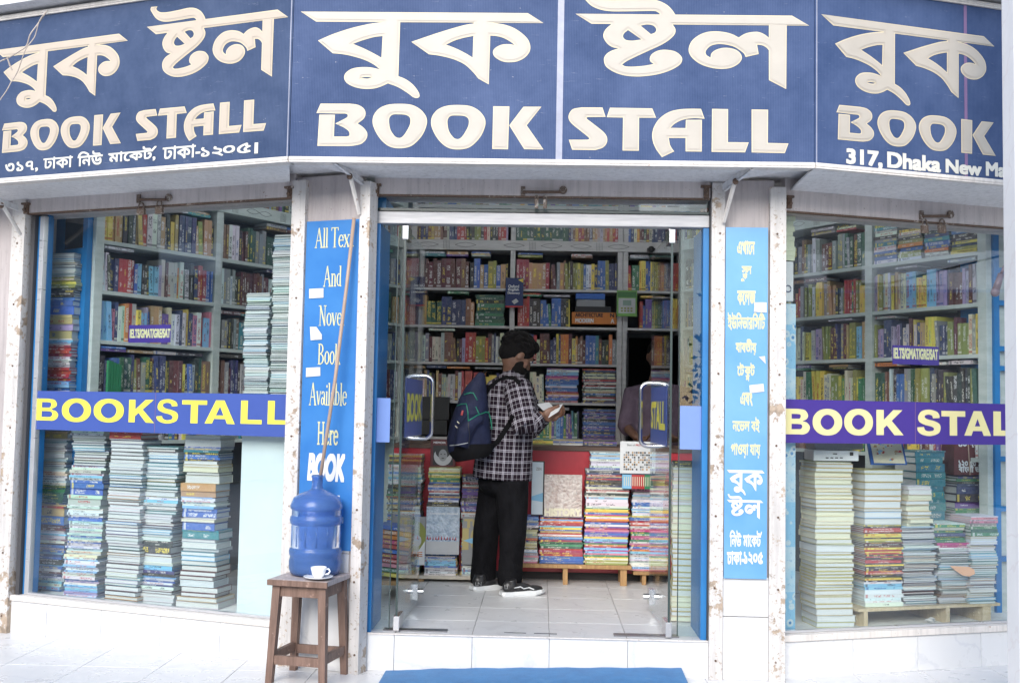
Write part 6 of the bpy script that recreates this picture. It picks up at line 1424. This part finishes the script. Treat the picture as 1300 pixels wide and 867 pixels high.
# ------------------------------------------------------------------ people
from mathutils.bvhtree import BVHTree
def remesh(mb, voxel, it=3, lam=.5):
    me = bpy.data.meshes.new('r'); me.from_pydata(mb.v, [], mb.f); bm = bmesh.new(); bm.from_mesh(me); bmesh.ops.recalc_face_normals(bm, faces=bm.faces); bm.to_mesh(me); bm.free()
    o = bpy.data.objects.new('r', me); COL.objects.link(o); md = o.modifiers.new('m', 'REMESH'); md.mode = 'VOXEL'; md.voxel_size = voxel
    dg = bpy.context.evaluated_depsgraph_get(); dg.update(); m2 = bpy.data.meshes.new_from_object(o.evaluated_get(dg)); bpy.data.objects.remove(o)
    bm = bmesh.new(); bm.from_mesh(m2)
    for _ in range(it): bmesh.ops.smooth_vert(bm, verts=bm.verts, factor=lam, use_axis_x=True, use_axis_y=True, use_axis_z=True)
    bm.to_mesh(m2); bm.free(); return m2
def place(me, name, mt, parent, uvf=None):
    V = np.array([v.co[:] for v in me.vertices]); lo, hi = V.min(0), V.max(0); org = Vector(((lo[0]+hi[0])/2, (lo[1]+hi[1])/2, lo[2]))
    if uvf is not None:
        uv = me.uv_layers.new(name='UVMap'); val = [uvf(Vector(v)) for v in V]
        for p in me.polygons:
            us = [val[i][0] for i in p.vertices]; m0 = max(us)-min(us)
            for li in p.loop_indices:
                a, b = val[me.loops[li].vertex_index]; uv.data[li].uv = (a, b)
    bv = BVHTree.FromPolygons([tuple(v) for v in V], [tuple(p.vertices) for p in me.polygons])
    me.transform(Matrix.Translation(-org)); me.name = name; me.materials.clear(); me.materials.append(mt); me.shade_smooth()
    return link(name, me, org, parent), bv
def A(x, y, Y): return onY(x, y, Y)
def drape(bv, pts, r, flat=False, n=6, off=.004, default=1.2):
    out = []
    P2 = []
    for (x0, y0), (x1, y1) in zip(pts, pts[1:]):
        k_ = max(2, int(math.hypot(x1-x0, y1-y0)/2.5)); P2 += [(x0+(x1-x0)*i/k_, y0+(y1-y0)*i/k_) for i in range(k_)]
    P2.append(pts[-1])
    for x, y in P2:
        d = ray(x, y).normalized(); h = bv.ray_cast(CAM, d)
        if h[0] is not None: out.append(h[0]-d*off)
        elif out: out.append(CAM+d*(out[-1]-CAM).length)
    q = MB()
    if len(out) > 1: q.tube(out, r, n, up=(0, -1, .05))
    return q
SKIN = mat('brown_skin', (.16, .075, .045), .5); SKIN.node_tree.nodes['Principled BSDF'].inputs['Subsurface Weight'].default_value = .1
k = N(SKIN); k.col(k.ramp(k.noise(k.coord('Position'), 30, 4), [(.3, (.13, .066, .042)), (.7, (.18, .095, .062))]))
HAIR = mat('black_hair', (.005, .004, .004), .75, spec=.15); k = N(HAIR); nz = k.noise(k.coord('Position', (1, 1, 3)), 120, 4, .7); k.col(k.ramp(nz, [(.35, (.004, .004, .004)), (.75, (.012, .010, .010))])); k.bump(nz, .8, .006)
M_JEANS = mat('black_trousers_cloth', (.006, .006, .007), .9, spec=.12); k = N(M_JEANS); nz = k.noise(k.coord('Position', (1, 1, .6)), 14, 4, .6); k.col(k.ramp(nz, [(.3, (.003, .003, .004)), (.75, (.010, .010, .012))])); k.bump(nz, .6, .03)
def m_plaid():
    M = mat('dark_plaid_cotton', (.03, .02, .03), .9, spec=.15); k = N(M); uv = k.n('UVMap', uv_map='UVMap').outputs[0]; sx = k.n('SeparateXYZ'); k.put(sx.inputs[0], uv)
    def st(c, per, a, b, ph): 
        f = k.math('FRACT', k.math('ADD', k.math('DIVIDE', c, per), ph+20)); return k.math('MULTIPLY', k.math('GREATER_THAN', f, a), k.math('LESS_THAN', f, b))
    def lines(c, per): return k.math('MAXIMUM', k.math('MAXIMUM', st(c, per, .0, .055, 0), st(c, per, .16, .215, 0)), k.math('MULTIPLY', st(c, per, .56, .62, 0), .45))
    def soft(c, per): return st(c, per, .0, .23, 0)
    a, b = lines(sx.outputs[0], .062), lines(sx.outputs[1], .070); s = k.math('ADD', soft(sx.outputs[0], .062), soft(sx.outputs[1], .070))
    base = k.ramp(k.math('MULTIPLY', s, .5), [(0, (.014, .008, .014)), (.5, (.06, .05, .068)), (1, (.15, .135, .165))])
    w_ = k.math('MULTIPLY', k.math('ADD', a, b), .62); w_.node.use_clamp = True
    k.col(k.mix(w_, base, (.44, .43, .47))); nz = k.noise(k.coord('Position'), 9, 3, .6); k.bump(nz, .7, .05); return M
M_PLAID = m_plaid()
man = empty('person', A(640, 748, 1.42), 'man with a backpack and plaid shirt standing in the doorway, reading a booklet', 'person')
fw = Vector((.92, .39, 0)).normalized(); sd_ = Vector((fw.y, -fw.x, 0)); up3 = Vector((0, 0, 1))
RB_ = Matrix((fw, sd_, up3)).transposed()
# body: trunk, neck, head, arms, hands, legs in one skin
hc = A(657, 450, 1.34); q = MB()
tilt = Matrix.Rotation(math.radians(24), 3, sd_) if False else Matrix.Rotation(math.radians(22), 3, -sd_)
HM = Matrix.Rotation(math.radians(-32), 3, sd_) @ RB_
HS = 1.12; HM = HM @ Matrix.Scale(HS, 3)
def H(f, s, u): return hc + HM @ Vector((f, s, u))
q.ell(hc, (.094, .074, .108), HM, 20, 14); q.ell(H(.036, 0, -.052), (.058, .056, .068), HM); q.ell(H(.062, 0, -.095), (.03, .034, .026), HM)
q.ell(H(.086, 0, -.020), (.022, .013, .026), HM, 10, 8); q.ell(H(.100, 0, -.034), (.014, .014, .012), HM, 10, 8); q.ell(H(.076, 0, .018), (.022, .052, .016), HM, 12, 8)
q.ell(H(.086, 0, -.062), (.012, .024, .007), HM, 10, 6); q.ell(H(.084, 0, -.074), (.012, .021, .008), HM, 10, 6)
for s in (-1, 1): q.ell(H(-.004, s*.077, -.012), (.020, .010, .033), HM @ Matrix.Rotation(.25, 3, 'Y'), 12, 8); q.ell(H(.052, s*.044, -.03), (.025, .022, .03), HM, 10, 8)
q.tube([A(645, 492, 1.37), A(650, 478, 1.36), H(-.01, 0, -.06)], [(.075, .085), (.058, .060), .056], 14)
q.tube([A(640, 610, 1.40), A(642, 570, 1.38), A(644, 525, 1.36), A(646, 495, 1.36)], [(.15, .13), (.14, .12), (.17, .12), (.14, .10)], 18)
sh_r, el_r, wr_r = A(658, 496, 1.20), A(668, 541, 1.13), A(689, 526, 1.18)
sh_l, el_l, wr_l = A(662, 494, 1.54), A(680, 545, 1.56), A(694, 525, 1.44)
q.tube([sh_r, el_r], [.05, .042], 12); q.tube([el_r, wr_r], [.041, .029], 12); q.tube([sh_l, el_l], [.05, .042], 12); q.tube([el_l, wr_l], [.041, .029], 12)
def hand(wr, d, side, curl):
    d = d.normalized(); s = side.normalized(); nrm = d.cross(s).normalized(); Mh = Matrix((d, s, nrm)).transposed()
    q.ell(wr+d*.045, (.048, .038, .015), Mh, 14, 8)
    for i, (off_, L) in enumerate(((-.030, .062), (-.010, .072), (.011, .067), (.030, .052))):
        p0 = wr+d*.078+s*off_; p1 = p0+d*L*.45+nrm*curl*.012; p2 = p1+d*L*.28+nrm*curl*.022; p3 = p2+d*L*.12+nrm*curl*.022
        q.tube([p0-d*.02, p0, p1, p2, p3], [.0095, .0095, .0088, .008, .006], 8)
    t0 = wr+d*.02-s*.03; q.tube([t0, t0-s*.02+d*.022, t0-s*.022+d*.048+nrm*curl*.014, t0-s*.012+d*.062+nrm*curl*.02], [.012, .0115, .0095, .007], 8)
hand(wr_r, Vector((.85, .25, .22)), Vector((.05, -.1, 1)), -1); hand(wr_l, Vector((.75, -.2, .1)), Vector((0, .2, 1)), 1)
hp_r, hp_l = A(650, 614, 1.33), A(630, 614, 1.48); kn_r, kn_l = A(651, 678, 1.31), A(617, 676, 1.48); an_r, an_l = A(647, 740, 1.335), A(613, 737, 1.50)
for a, b, c in ((hp_r, kn_r, an_r), (hp_l, kn_l, an_l)): q.tube([a, a.lerp(b, .5), b, b.lerp(c, .35), c, c-Vector((0, 0, .03))], [.085, .075, .055, .055, .04, .04], 14)
bme = remesh(q, .0075, 2); bo, bvb = place(bme, 'body', SKIN, man)
# face details: brow, eye, beard
q = MB()
for s in (-1, 1): q.ell(H(.0795, s*.030, .001), (.010, .012, .0055), HM, 10, 8)
q.build('eye', K['white'], man, smooth=True); q = MB()
for s in (-1, 1): q.ell(H(.0865, s*.030, .0005), (.0045, .0055, .0055), HM, 8, 6)
q.build('iris', K['black'], man, smooth=True); q = MB()
for s in (-1, 1): q.tube([H(.098, s*.012, .021), H(.096, s*.032, .026), H(.082, s*.052, .020)], [.004, .0048, .003], 6)
q.build('eyebrow', HAIR, man, smooth=True)
q = MB(); q.ell(H(.040, 0, -.072), (.060, .062, .052), HM, 20, 12)
for s in (-1, 1): q.ell(H(.022, s*.052, -.045), (.030, .016, .045), HM, 12, 8)
q.ell(H(.093, 0, -.052), (.011, .026, .006), HM, 10, 6)
place(remesh(q, .006, 2), 'beard', HAIR, man)
q = MB(); rl = random.Random(4); q.ell(H(-.016, 0, .026), (.104, .086, .104), HM, 22, 14); q.ell(H(-.055, 0, -.015), (.058, .074, .062), HM, 16, 10); q.ell(H(.045, 0, .085), (.055, .062, .042), HM, 14, 10)
for i in range(260):
    th = rl.uniform(0, 6.28); ph = rl.uniform(-.1, 1.45); v = Vector((math.cos(th)*math.cos(ph), math.sin(th)*math.cos(ph), math.sin(ph))); 
    if v.x > .55 and v.z < .5: continue
    q.ell(H(-.016+v.x*.106, v.y*.089, .026+v.z*.106), (.020, .010, .009), HM @ Matrix.Rotation(rl.uniform(-1, 1), 3, 'Z'), 8, 6)
place(remesh(q, .006, 1), 'hair', HAIR, man)
# shirt
q = MB(); T0, T1 = A(640, 612, 1.39), A(648, 484, 1.36)
q.tube([A(637.5, 608, 1.40), A(639, 590, 1.40), A(641, 560, 1.39), A(644, 530, 1.37), A(646, 508, 1.36), A(649, 491, 1.36), A(652, 480, 1.355)], [(.200, .185), (.194, .182), (.184, .175), (.188, .170), (.192, .158), (.160, .13), (.09, .085)], 28, up=sd_)
q.tube([A(651, 484, 1.355), A(653, 468, 1.35)], [(.082, .078), (.070, .070)], 18)
q.tube([A(648, 490, 1.30), sh_r+Vector((0, .02, .0)), sh_r.lerp(el_r, .5), el_r+Vector((-.004, 0, -.012)), el_r.lerp(wr_r, .35), el_r.lerp(wr_r, .82)], [.092, .096, .094, .088, .078, .058], 18)
q.tube([A(650, 490, 1.42), sh_l, sh_l.lerp(el_l, .5), el_l, el_l.lerp(wr_l, .8)], [.085, .085, .078, .068, .050], 18)
for i in range(7):                                          # folds on the back and at the hem
    pa = A(612+i*9, 600, 1.24+.02*abs(i-3)); pb = A(618+i*7, 548, 1.24+.02*abs(i-3)); q.tube([pa, pb], [.016, .006], 8)
q.tube([sh_r.lerp(el_r, .75)+Vector((-.05, -.05, 0)), sh_r.lerp(el_r, .85)+Vector((.02, -.075, .0)), sh_r.lerp(el_r, .8)+Vector((.07, -.03, .02))], [.012, .016, .01], 8)
sme = remesh(q, .009, 3)
def plaid_uv(v):
    def seg(a, b):
        t = max(0, min(1, (v-a).dot(b-a)/(b-a).length_squared)); return (v-(a+(b-a)*t)).length, t
    bones = [('t', T0, T1, .15), ('a', sh_r, el_r, .075), ('f', el_r, wr_r, .065), ('a', sh_l, el_l, .07), ('f', el_l, wr_l, .06)]
    best = min(bones, key=lambda b: seg(b[1], b[2])[0]/b[3]); nm, a, b, r = best; d = (b-a).normalized()
    w_ = v-a; along = w_.dot(d); rad = w_-d*along
    e1 = Vector((1, 0, 0))-d*d.x; e1.normalize(); 
    return (rad.dot(e1)*1.05+.013, along*1.0) if nm != 'f' else (along, rad.dot(Vector((0, 0, 1))-d*d.z)*1.1)
so, bvs = place(sme, 'shirt', M_PLAID, man, plaid_uv)
q = MB(); c = [H(-.01, 0, -.085)+Vector((.062*math.cos(t*math.pi/8)*fw.x*1.1+.058*math.sin(t*math.pi/8)*sd_.x, .062*math.cos(t*math.pi/8)*fw.y+.058*math.sin(t*math.pi/8)*sd_.y, -.02-.006*math.cos(t*math.pi/8))) for t in range(16)]
# trousers
q = MB()
for a, b, c in ((hp_r, kn_r, an_r), (hp_l, kn_l, an_l)):
    q.tube([a+Vector((0, 0, .02)), a.lerp(b, .4), b, b.lerp(c, .5), c+Vector((0, 0, .03)), c+Vector((.002, 0, -.012))], [(.110, .115), (.104, .102), (.088, .088), (.079, .082), (.082, .086), (.076, .084)], 18)
    rl = random.Random(11)
    for i in range(5):
        z = .03+i*.028; q.tube([c+Vector((-.075, -.03, z)), c+Vector((.0, -.088, z+rl.uniform(-.01, .01))), c+Vector((.075, -.03, z+.012))], [.008, .012, .008], 6)
    for i in range(3): q.tube([b+Vector((-.07, -.04, -.03+i*.035)), b+Vector((.02, -.085, -.01+i*.03))], [.010, .007], 6)
q.ell(hp_r.lerp(hp_l, .5)+Vector((-.01, 0, .01)), (.165, .15, .1))
place(remesh(q, .009, 3), 'trousers', M_JEANS, man)
# shoes
def shoe(hx, hy, tx, ty):
    h, t = onZ(hx, hy, .012), onZ(tx, ty, .012); h.z = t.z = 0; d = (t-h); L = d.length; d.normalize(); s = Vector((-d.y, d.x, 0)); SMt = Matrix((d, s, up3)).transposed()
    out = [(0, .028), (.06, .035), (.3, .030), (.5, .036), (.75, .046), (.9, .038), (1, .012)]
    ring = [h+d*(L*f)+s*w_ for f, w_ in out]+[h+d*(L*f)-s*w_ for f, w_ in reversed(out)]
    q = MB(); n = len(ring); b = 0
    for z, k_, in ((.001, .96), (.012, 1.04), (.030, 1.0)):
        cen = h+d*L*.5; q.v += [tuple(cen+(p-cen)*k_+Vector((0, 0, z+(.008 if (i in (5, 6, 7, 8)) else 0)))) for i, p in enumerate(ring)]
    for k_ in range(2):
        for i in range(n): j = (i+1) % n; q.f.append((k_*n+i, k_*n+j, (k_+1)*n+j, (k_+1)*n+i)); q.mi.append(0)
    q.f.append(tuple(reversed(range(n)))); q.mi.append(0); q.f.append(tuple(range(2*n, 3*n))); q.mi.append(0)
    root = q.build('shoe', K['white'], man)
    q = MB(); q.ell(h+d*L*.20+Vector((0, 0, .058)), (L*.17, .036, .046), SMt); q.ell(h+d*L*.48+Vector((0, 0, .048)), (L*.24, .036, .034), SMt); q.ell(h+d*L*.76+Vector((0, 0, .040)), (L*.22, .042, .024), SMt)
    q.tube([h+d*L*.25+Vector((0, 0, .06)), h+d*L*.22+Vector((0, 0, .105))], [(.045, .036), (.042, .036)], 12)
    me_, bv = place(remesh(q, .005, 2), 'shoe_upper', K['black'], root); return root, bv
r1, b1 = shoe(636, 754.5, 690, 752); r2, b2 = shoe(599, 747.5, 642, 744)
q = drape(b1, [(653, 746), (661, 744.5), (665, 747), (672, 745.5), (678, 748)], .0035, off=.003); q.build('white_mark', K['white'], r1)
q = drape(b1, [(641, 742), (641, 747), (644, 747), (644, 742)], .0012, off=.003); q.build('heel_mark', K['silver'], r1)
q = drape(b2, [(604, 738.5), (604, 743), (607, 743), (607, 739), (607, 739), (611, 743), (611, 738.5)], .0014, off=.003); q.build('heel_mark', K['silver'], r2)
# backpack, worn: a thing of its own
bp = empty('backpack', A(598, 583, 1.14), 'navy blue backpack with green piping on the standing man\'s back', 'backpack')
q = MB(); Yk = 1.16
rows_ = [(473, 612, 4, .035), (482, 609.5, 8, .055), (494, 605, 13.5, .075), (508, 601.5, 18, .09), (525, 598.5, 22, .10), (543, 596.5, 25.5, .105), (558, 595.5, 28, .105), (570, 596, 27, .10), (579, 598, 21, .08)]
q.tube([A(x, y, Yk) for y, x, _, _ in rows_], [(w_*.0051, d_) for _, _, w_, d_ in rows_], 24, up=(0, 1, 0))
q.tube([A(585, 566, Yk-.10), A(590, 548, Yk-.11), A(600, 535, Yk-.11), A(612, 530, Yk-.09)], [.05, .055, .045, .03], 12)
NAVY = mat('navy_nylon', (.018, .024, .062), .7, spec=.25); k = N(NAVY); nz = k.noise(k.coord('Position'), 12, 4, .6); k.col(k.ramp(nz, [(.3, (.010, .013, .036)), (.7, (.018, .023, .058))])); k.bump(nz, .5, .03)
po, bvp = place(remesh(q, .008, 3), 'bag', NAVY, bp)
q = MB(); q.tube([A(598, 563, Yk), A(598, 574, Yk), A(599.5, 583, Yk)], [(28.4*.0051, .110), (27.6*.0051, .106), (20.5*.0051, .085)], 24, up=(0, 1, 0)); place(remesh(q, .008, 2), 'base', mat('black_nylon', (.006, .006, .007), .85, spec=.15), bp)
PIPE = pm('green_piping', (.01, .22, .13))
for pts in ([(589, 501), (597, 498.5), (601, 499), (606, 508)], [(577, 517), (585, 513), (592, 512.5), (594, 523), (594.5, 534)], [(604, 516), (608, 525)], [(594, 534.5), (606, 527), (617, 523), (621, 524)], [(620, 522), (623, 532), (624.5, 545)]):
    qq = drape(bvp, pts, .0034, off=.003)
    if qq.v: qq.build('piping', PIPE, bp, smooth=True)
qq = drape(bvp, [(571, 565.5), (582, 564.5), (594, 562)], .0026, off=.004); qq.v and qq.build('zip', K['silver'], bp)
qq = drape(bvp, [(594.5, 536), (596, 552), (595, 572)], .0022, off=.002); qq.v and qq.build('seam', K['black'], bp)
qq = drape(bvp, [(587.5, 521), (586, 527)], .007, off=.002); qq.v and qq.build('red_badge', K['red'], bp)
for x, y in ((582, 536.5), (579.5, 542)):
    qq = drape(bvp, [(x-1.5, y-1.5), (x+1, y+1)], .0035, off=.002); qq.v and qq.build('white_badge', K['cream'], bp)
BL_ = mat('black_webbing', (.006, .006, .007), .9, spec=.1)
def strap(bv, pts, w_, off=.006):
    out = []; 
    for (x0, y0), (x1, y1) in zip(pts, pts[1:]):
        k_ = max(2, int(math.hypot(x1-x0, y1-y0)/2.5))
        for i in range(k_+1):
            x, y = x0+(x1-x0)*i/k_, y0+(y1-y0)*i/k_; d = ray(x, y).normalized(); h = bv.ray_cast(CAM, d); L = math.hypot(x1-x0, y1-y0); nx, ny = -(y1-y0)/L, (x1-x0)/L
            if h[0] is None: continue
            dist = (h[0]-CAM).length-off; out.append((CAM+ray(x+nx*w_, y+ny*w_).normalized()*dist, CAM+ray(x-nx*w_, y-ny*w_).normalized()*dist, d))
    q = MB()
    for (a, b, d), (c, e, d2) in zip(out, out[1:]): q.hexa([a, b, e, c, a+d*.012, b+d*.012, e+d2*.012, c+d2*.012])
    return q
for pts, w_ in (([(618, 500), (624, 491), (633, 484), (643, 480.5), (652, 481.5), (660, 487)], 3.6), ([(621, 570), (632, 560), (642, 545), (653, 528)], 3.2)):
    s_ = strap(bvs, pts, w_); s_.v and s_.build('strap', BL_, bp)
q = MB(); q.tube([A(612, 480, Yk+.0), A(616, 470, Yk+.02), A(622, 474, Yk+.06)], .007, 8); q.build('grab_handle', BL_, bp, smooth=True)
# booklet in the hands
q = MB()
def pg(pts, Ys): return [A(x, y, Y_) for (x, y), Y_ in zip(pts, Ys)]
L1 = pg([(682, 513), (697, 510.5), (703, 517), (690, 521)], [1.24, 1.40, 1.40, 1.24]); L2 = pg([(696, 530), (702, 517), (714.5, 512.5), (709, 522)], [1.09, 1.26, 1.30, 1.12])
for L_ in (L1, L2):
    nrm = (L_[1]-L_[0]).cross(L_[3]-L_[0]).normalized()*.002; q.hexa(L_+[p+nrm for p in L_])
bkt = tag(q.build('booklet', pm('booklet_paper', (.66, .68, .70))), 'open booklet with white pages in the standing man\'s hands', 'booklet')
# the man in the dark back room
m2 = empty('person', (1.0, 3.24, 0), 'man in a dark purple-grey shirt behind the right glass door in the back room', 'person')
Y2 = 3.24; q = MB(); h2 = A(835, 452, Y2-.02); I3 = Matrix.Rotation(.15, 3, 'X')
q.ell(h2, (.082, .10, .115), I3, 20, 14); q.ell(h2+Vector((0, -.05, -.06)), (.06, .05, .06), I3); q.ell(h2+Vector((.0, -.105, -.02)), (.014, .02, .028), I3, 10, 8)
for s in (-1, 1): q.ell(h2+Vector((s*.084, .0, -.01)), (.012, .022, .034), I3, 10, 8)
q.tube([A(835, 490, Y2), A(835, 474, Y2), h2+Vector((0, .0, -.06))], [(.09, .08), .06, .055], 14)
q.tube([A(835, 580, Y2), A(835, 540, Y2), A(835, 500, Y2)], [(.16, .11), (.17, .12), (.17, .11)], 16)
hL, eL, wL = A(803, 500, Y2), A(794, 541, Y2-.06), A(809, 556, Y2-.28); hR, eR, wR = A(867, 500, Y2), A(877, 541, Y2-.06), A(865, 557, Y2-.26)
for a, b, c in ((hL, eL, wL), (hR, eR, wR)): q.tube([a, b], [.05, .042], 12); q.tube([b, c], [.042, .03], 12)
hand(wL, Vector((.7, -.6, -.05)), Vector((.3, .4, .3)), 1); hand(wR, Vector((-.7, -.6, -.05)), Vector((.3, -.4, .3)), 1)
for s in (-1, 1): q.tube([A(835+s*14, 585, Y2), A(835+s*15, 640, Y2), A(835+s*15, 700, Y2)], [.08, .06, .045], 12)
place(remesh(q, .009, 2), 'body', SKIN, m2)
q = MB(); q.ell(h2+Vector((0, .02, .03)), (.09, .105, .103), I3, 18, 12); q.ell(h2+Vector((0, -.02, .09)), (.07, .08, .04), I3); place(remesh(q, .008, 1), 'hair', HAIR, m2)
q = MB()
for s in (-1, 1): q.ell(h2+Vector((s*.032, -.092, .008)), (.015, .01, .008), None, 10, 6)
q.build('eye', K['silver'], m2, smooth=True); q = MB(); q.tube([h2+Vector((-.03, -.104, -.062)), h2+Vector((0, -.112, -.06)), h2+Vector((.03, -.104, -.062))], .006, 6); q.build('mouth', pm('dark_lips', (.10, .04, .035)), m2, smooth=True)
q = MB(); q.tube([A(835, 600, Y2), A(835, 560, Y2), A(835, 520, Y2), A(835, 498, Y2), A(835, 484, Y2)], [(.20, .14), (.205, .15), (.215, .145), (.20, .12), (.10, .085)], 24, up=(0, 1, 0))
for a, b, c in ((hL, eL, wL), (hR, eR, wR)): q.tube([a.lerp(A(835, 500, Y2), .3), a, a.lerp(b, .5), b, b.lerp(c, .25)], [.08, .082, .072, .068, .066], 16)
M_PS = mat('purple_grey_shirt_cloth', (.085, .060, .085), .8); k = N(M_PS); nz = k.noise(k.coord('Position'), 10, 4, .6); k.col(k.ramp(nz, [(.3, (.11, .075, .105)), (.7, (.17, .12, .165))])); k.bump(nz, .6, .04)
place(remesh(q, .01, 3), 'shirt', M_PS, m2)
# ------------------------------------------------------------------ across the street (seen only mirrored in the glass)
o = empty('opposite_building', (-2, -24, PZ), 'pale building with arcade on the far side of the street behind the viewer', 'building')
q = MB(); q.box(-16, 2.6, -32, -24, PZ, 7.6); q.build('wall', m_print('pale_render', (.62, .60, .56), .15, .8), o)  # unseen; height set to keep bright sky out of the transom reflection
for i in range(5):
    for z in (.6, 3.0):
        q = MB(); q.box(-14.5+i*3.2, -12.7+i*3.2, -24.0, -23.97, z, z+1.5); q.build('window', M_DARK, o)
q = MB(); q.box(-16.3, 2.4, -24.0, -22.6, 2.45, 2.6); q.build('awning', M_BLUEP, o)
t = empty('tree', (4.1, -14, PZ), 'leafy street tree behind the viewer, mirrored in the side glass', 'tree')
q = MB(); q.tube([(4.1, -14, PZ), (4.15, -14, 1.2), (4.05, -14.1, 2.4)], [.22, .16, .09], 10)
for i in range(7): a = i*.9; q.tube([(4.1, -14, 1.3+.1*i), (4.1+.8*math.cos(a), -14+.8*math.sin(a), 2.0+.15*i)], [.07, .02], 6)
q.build('trunk', M_STOOL, t)
q = MB(); rl = random.Random(5)
cl = [Vector((4.2+rl.gauss(0, .45), -14+rl.gauss(0, .7), 2.45+rl.gauss(0, .42))) for _ in range(45)]
for i in range(11000):
    c = cl[rl.randrange(45)]+Vector((rl.gauss(0, .2), rl.gauss(0, .3), rl.gauss(0, .18))); a = Vector((rl.gauss(0, 1), rl.gauss(0, 1), rl.gauss(0, 1))).normalized()*.07; b = a.cross(Vector((rl.gauss(0, 1), rl.gauss(0, 1), rl.gauss(0, 1)))).normalized()*.04
    q.quad([c-a, c+b, c+a, c-b])
q.build('crown', m_print('leaf_green', (.055, .10, .03), .4, .6), t)

def mirror(F, x, y, X):                                     # where a reflection seen at picture point (x, y) really stands
    d = ray(x, y); n = F.n; c = n.dot(F.o); p = CAM+d*((c-n.dot(CAM))/n.dot(d)); r = d-2*d.dot(n)*n; return p+r*((X-p.x)/r.x)
for side, F, X, wh in ((1, GRs, 13.0, 'right'), (-1, GLs, -13.0, 'left')):  # unseen blocks, added to darken what the windows reflect
    o = empty('reflection_block', (X+side*3, -12, PZ), f'added low block with dark shopfronts for the window to reflect, off to the {wh} behind the viewer', 'building')
    q = MB(); q.box(*sorted((X, X+side*5)), -32, -1.5, PZ, 5.4); q.build('wall', m_print('dark_reflection_wall_'+wh, (.16, .16, .165), .3, .8), o)
    for i in range(7):
        q = MB(); q.box(*sorted((X-side*.04, X-side*.002)), -30+i*4, -27.2+i*4, .1, 2.4); q.build('shopfront', M_DARK, o)
    bands = ((1010, 1050, 322, 365), (1094, 1250, 319, 366), (1251, 1290, 318, 366)) if side > 0 else ((203, 280, 310, 350),)
    for x0, x1, yt, yb in bands:
        q = MB(); P4 = [mirror(F, x, y, X-side*.1) for x, y in ((x0, yb), (x1, yb+1.5*side), (x1, yt+1.5*side), (x0, yt))]; q.hexa(P4+[p+Vector((side*.05, 0, 0)) for p in P4])
        q.build('white_banner', mat('white_banner_cloth_'+wh, (.8, .8, .82), .7), o)  # boards added for the bright bands in the window reflections
    if side > 0:
        q = MB(); P4 = [mirror(F, x, y, X-.12) for x, y in ((1010, 372), (1290, 371), (1290, 367.5), (1010, 368.5))]; q.hexa(P4+[p+Vector((.05, 0, 0)) for p in P4]); q.build('blue_rail', M_BLUEP, o)
        for a_, b_ in (((1012, 372), (1270, 325)), ((1050, 352), (1200, 362)), ((1040, 345), (1120, 360))):
            q = MB(); p0, p1 = mirror(F, *a_, X-.4), mirror(F, *b_, X-.4); q.tube([p0, p0.lerp(p1, .5)-Vector((0, 0, .12)), p1], .018, 5); q.build('cable', M_BLACK, o)
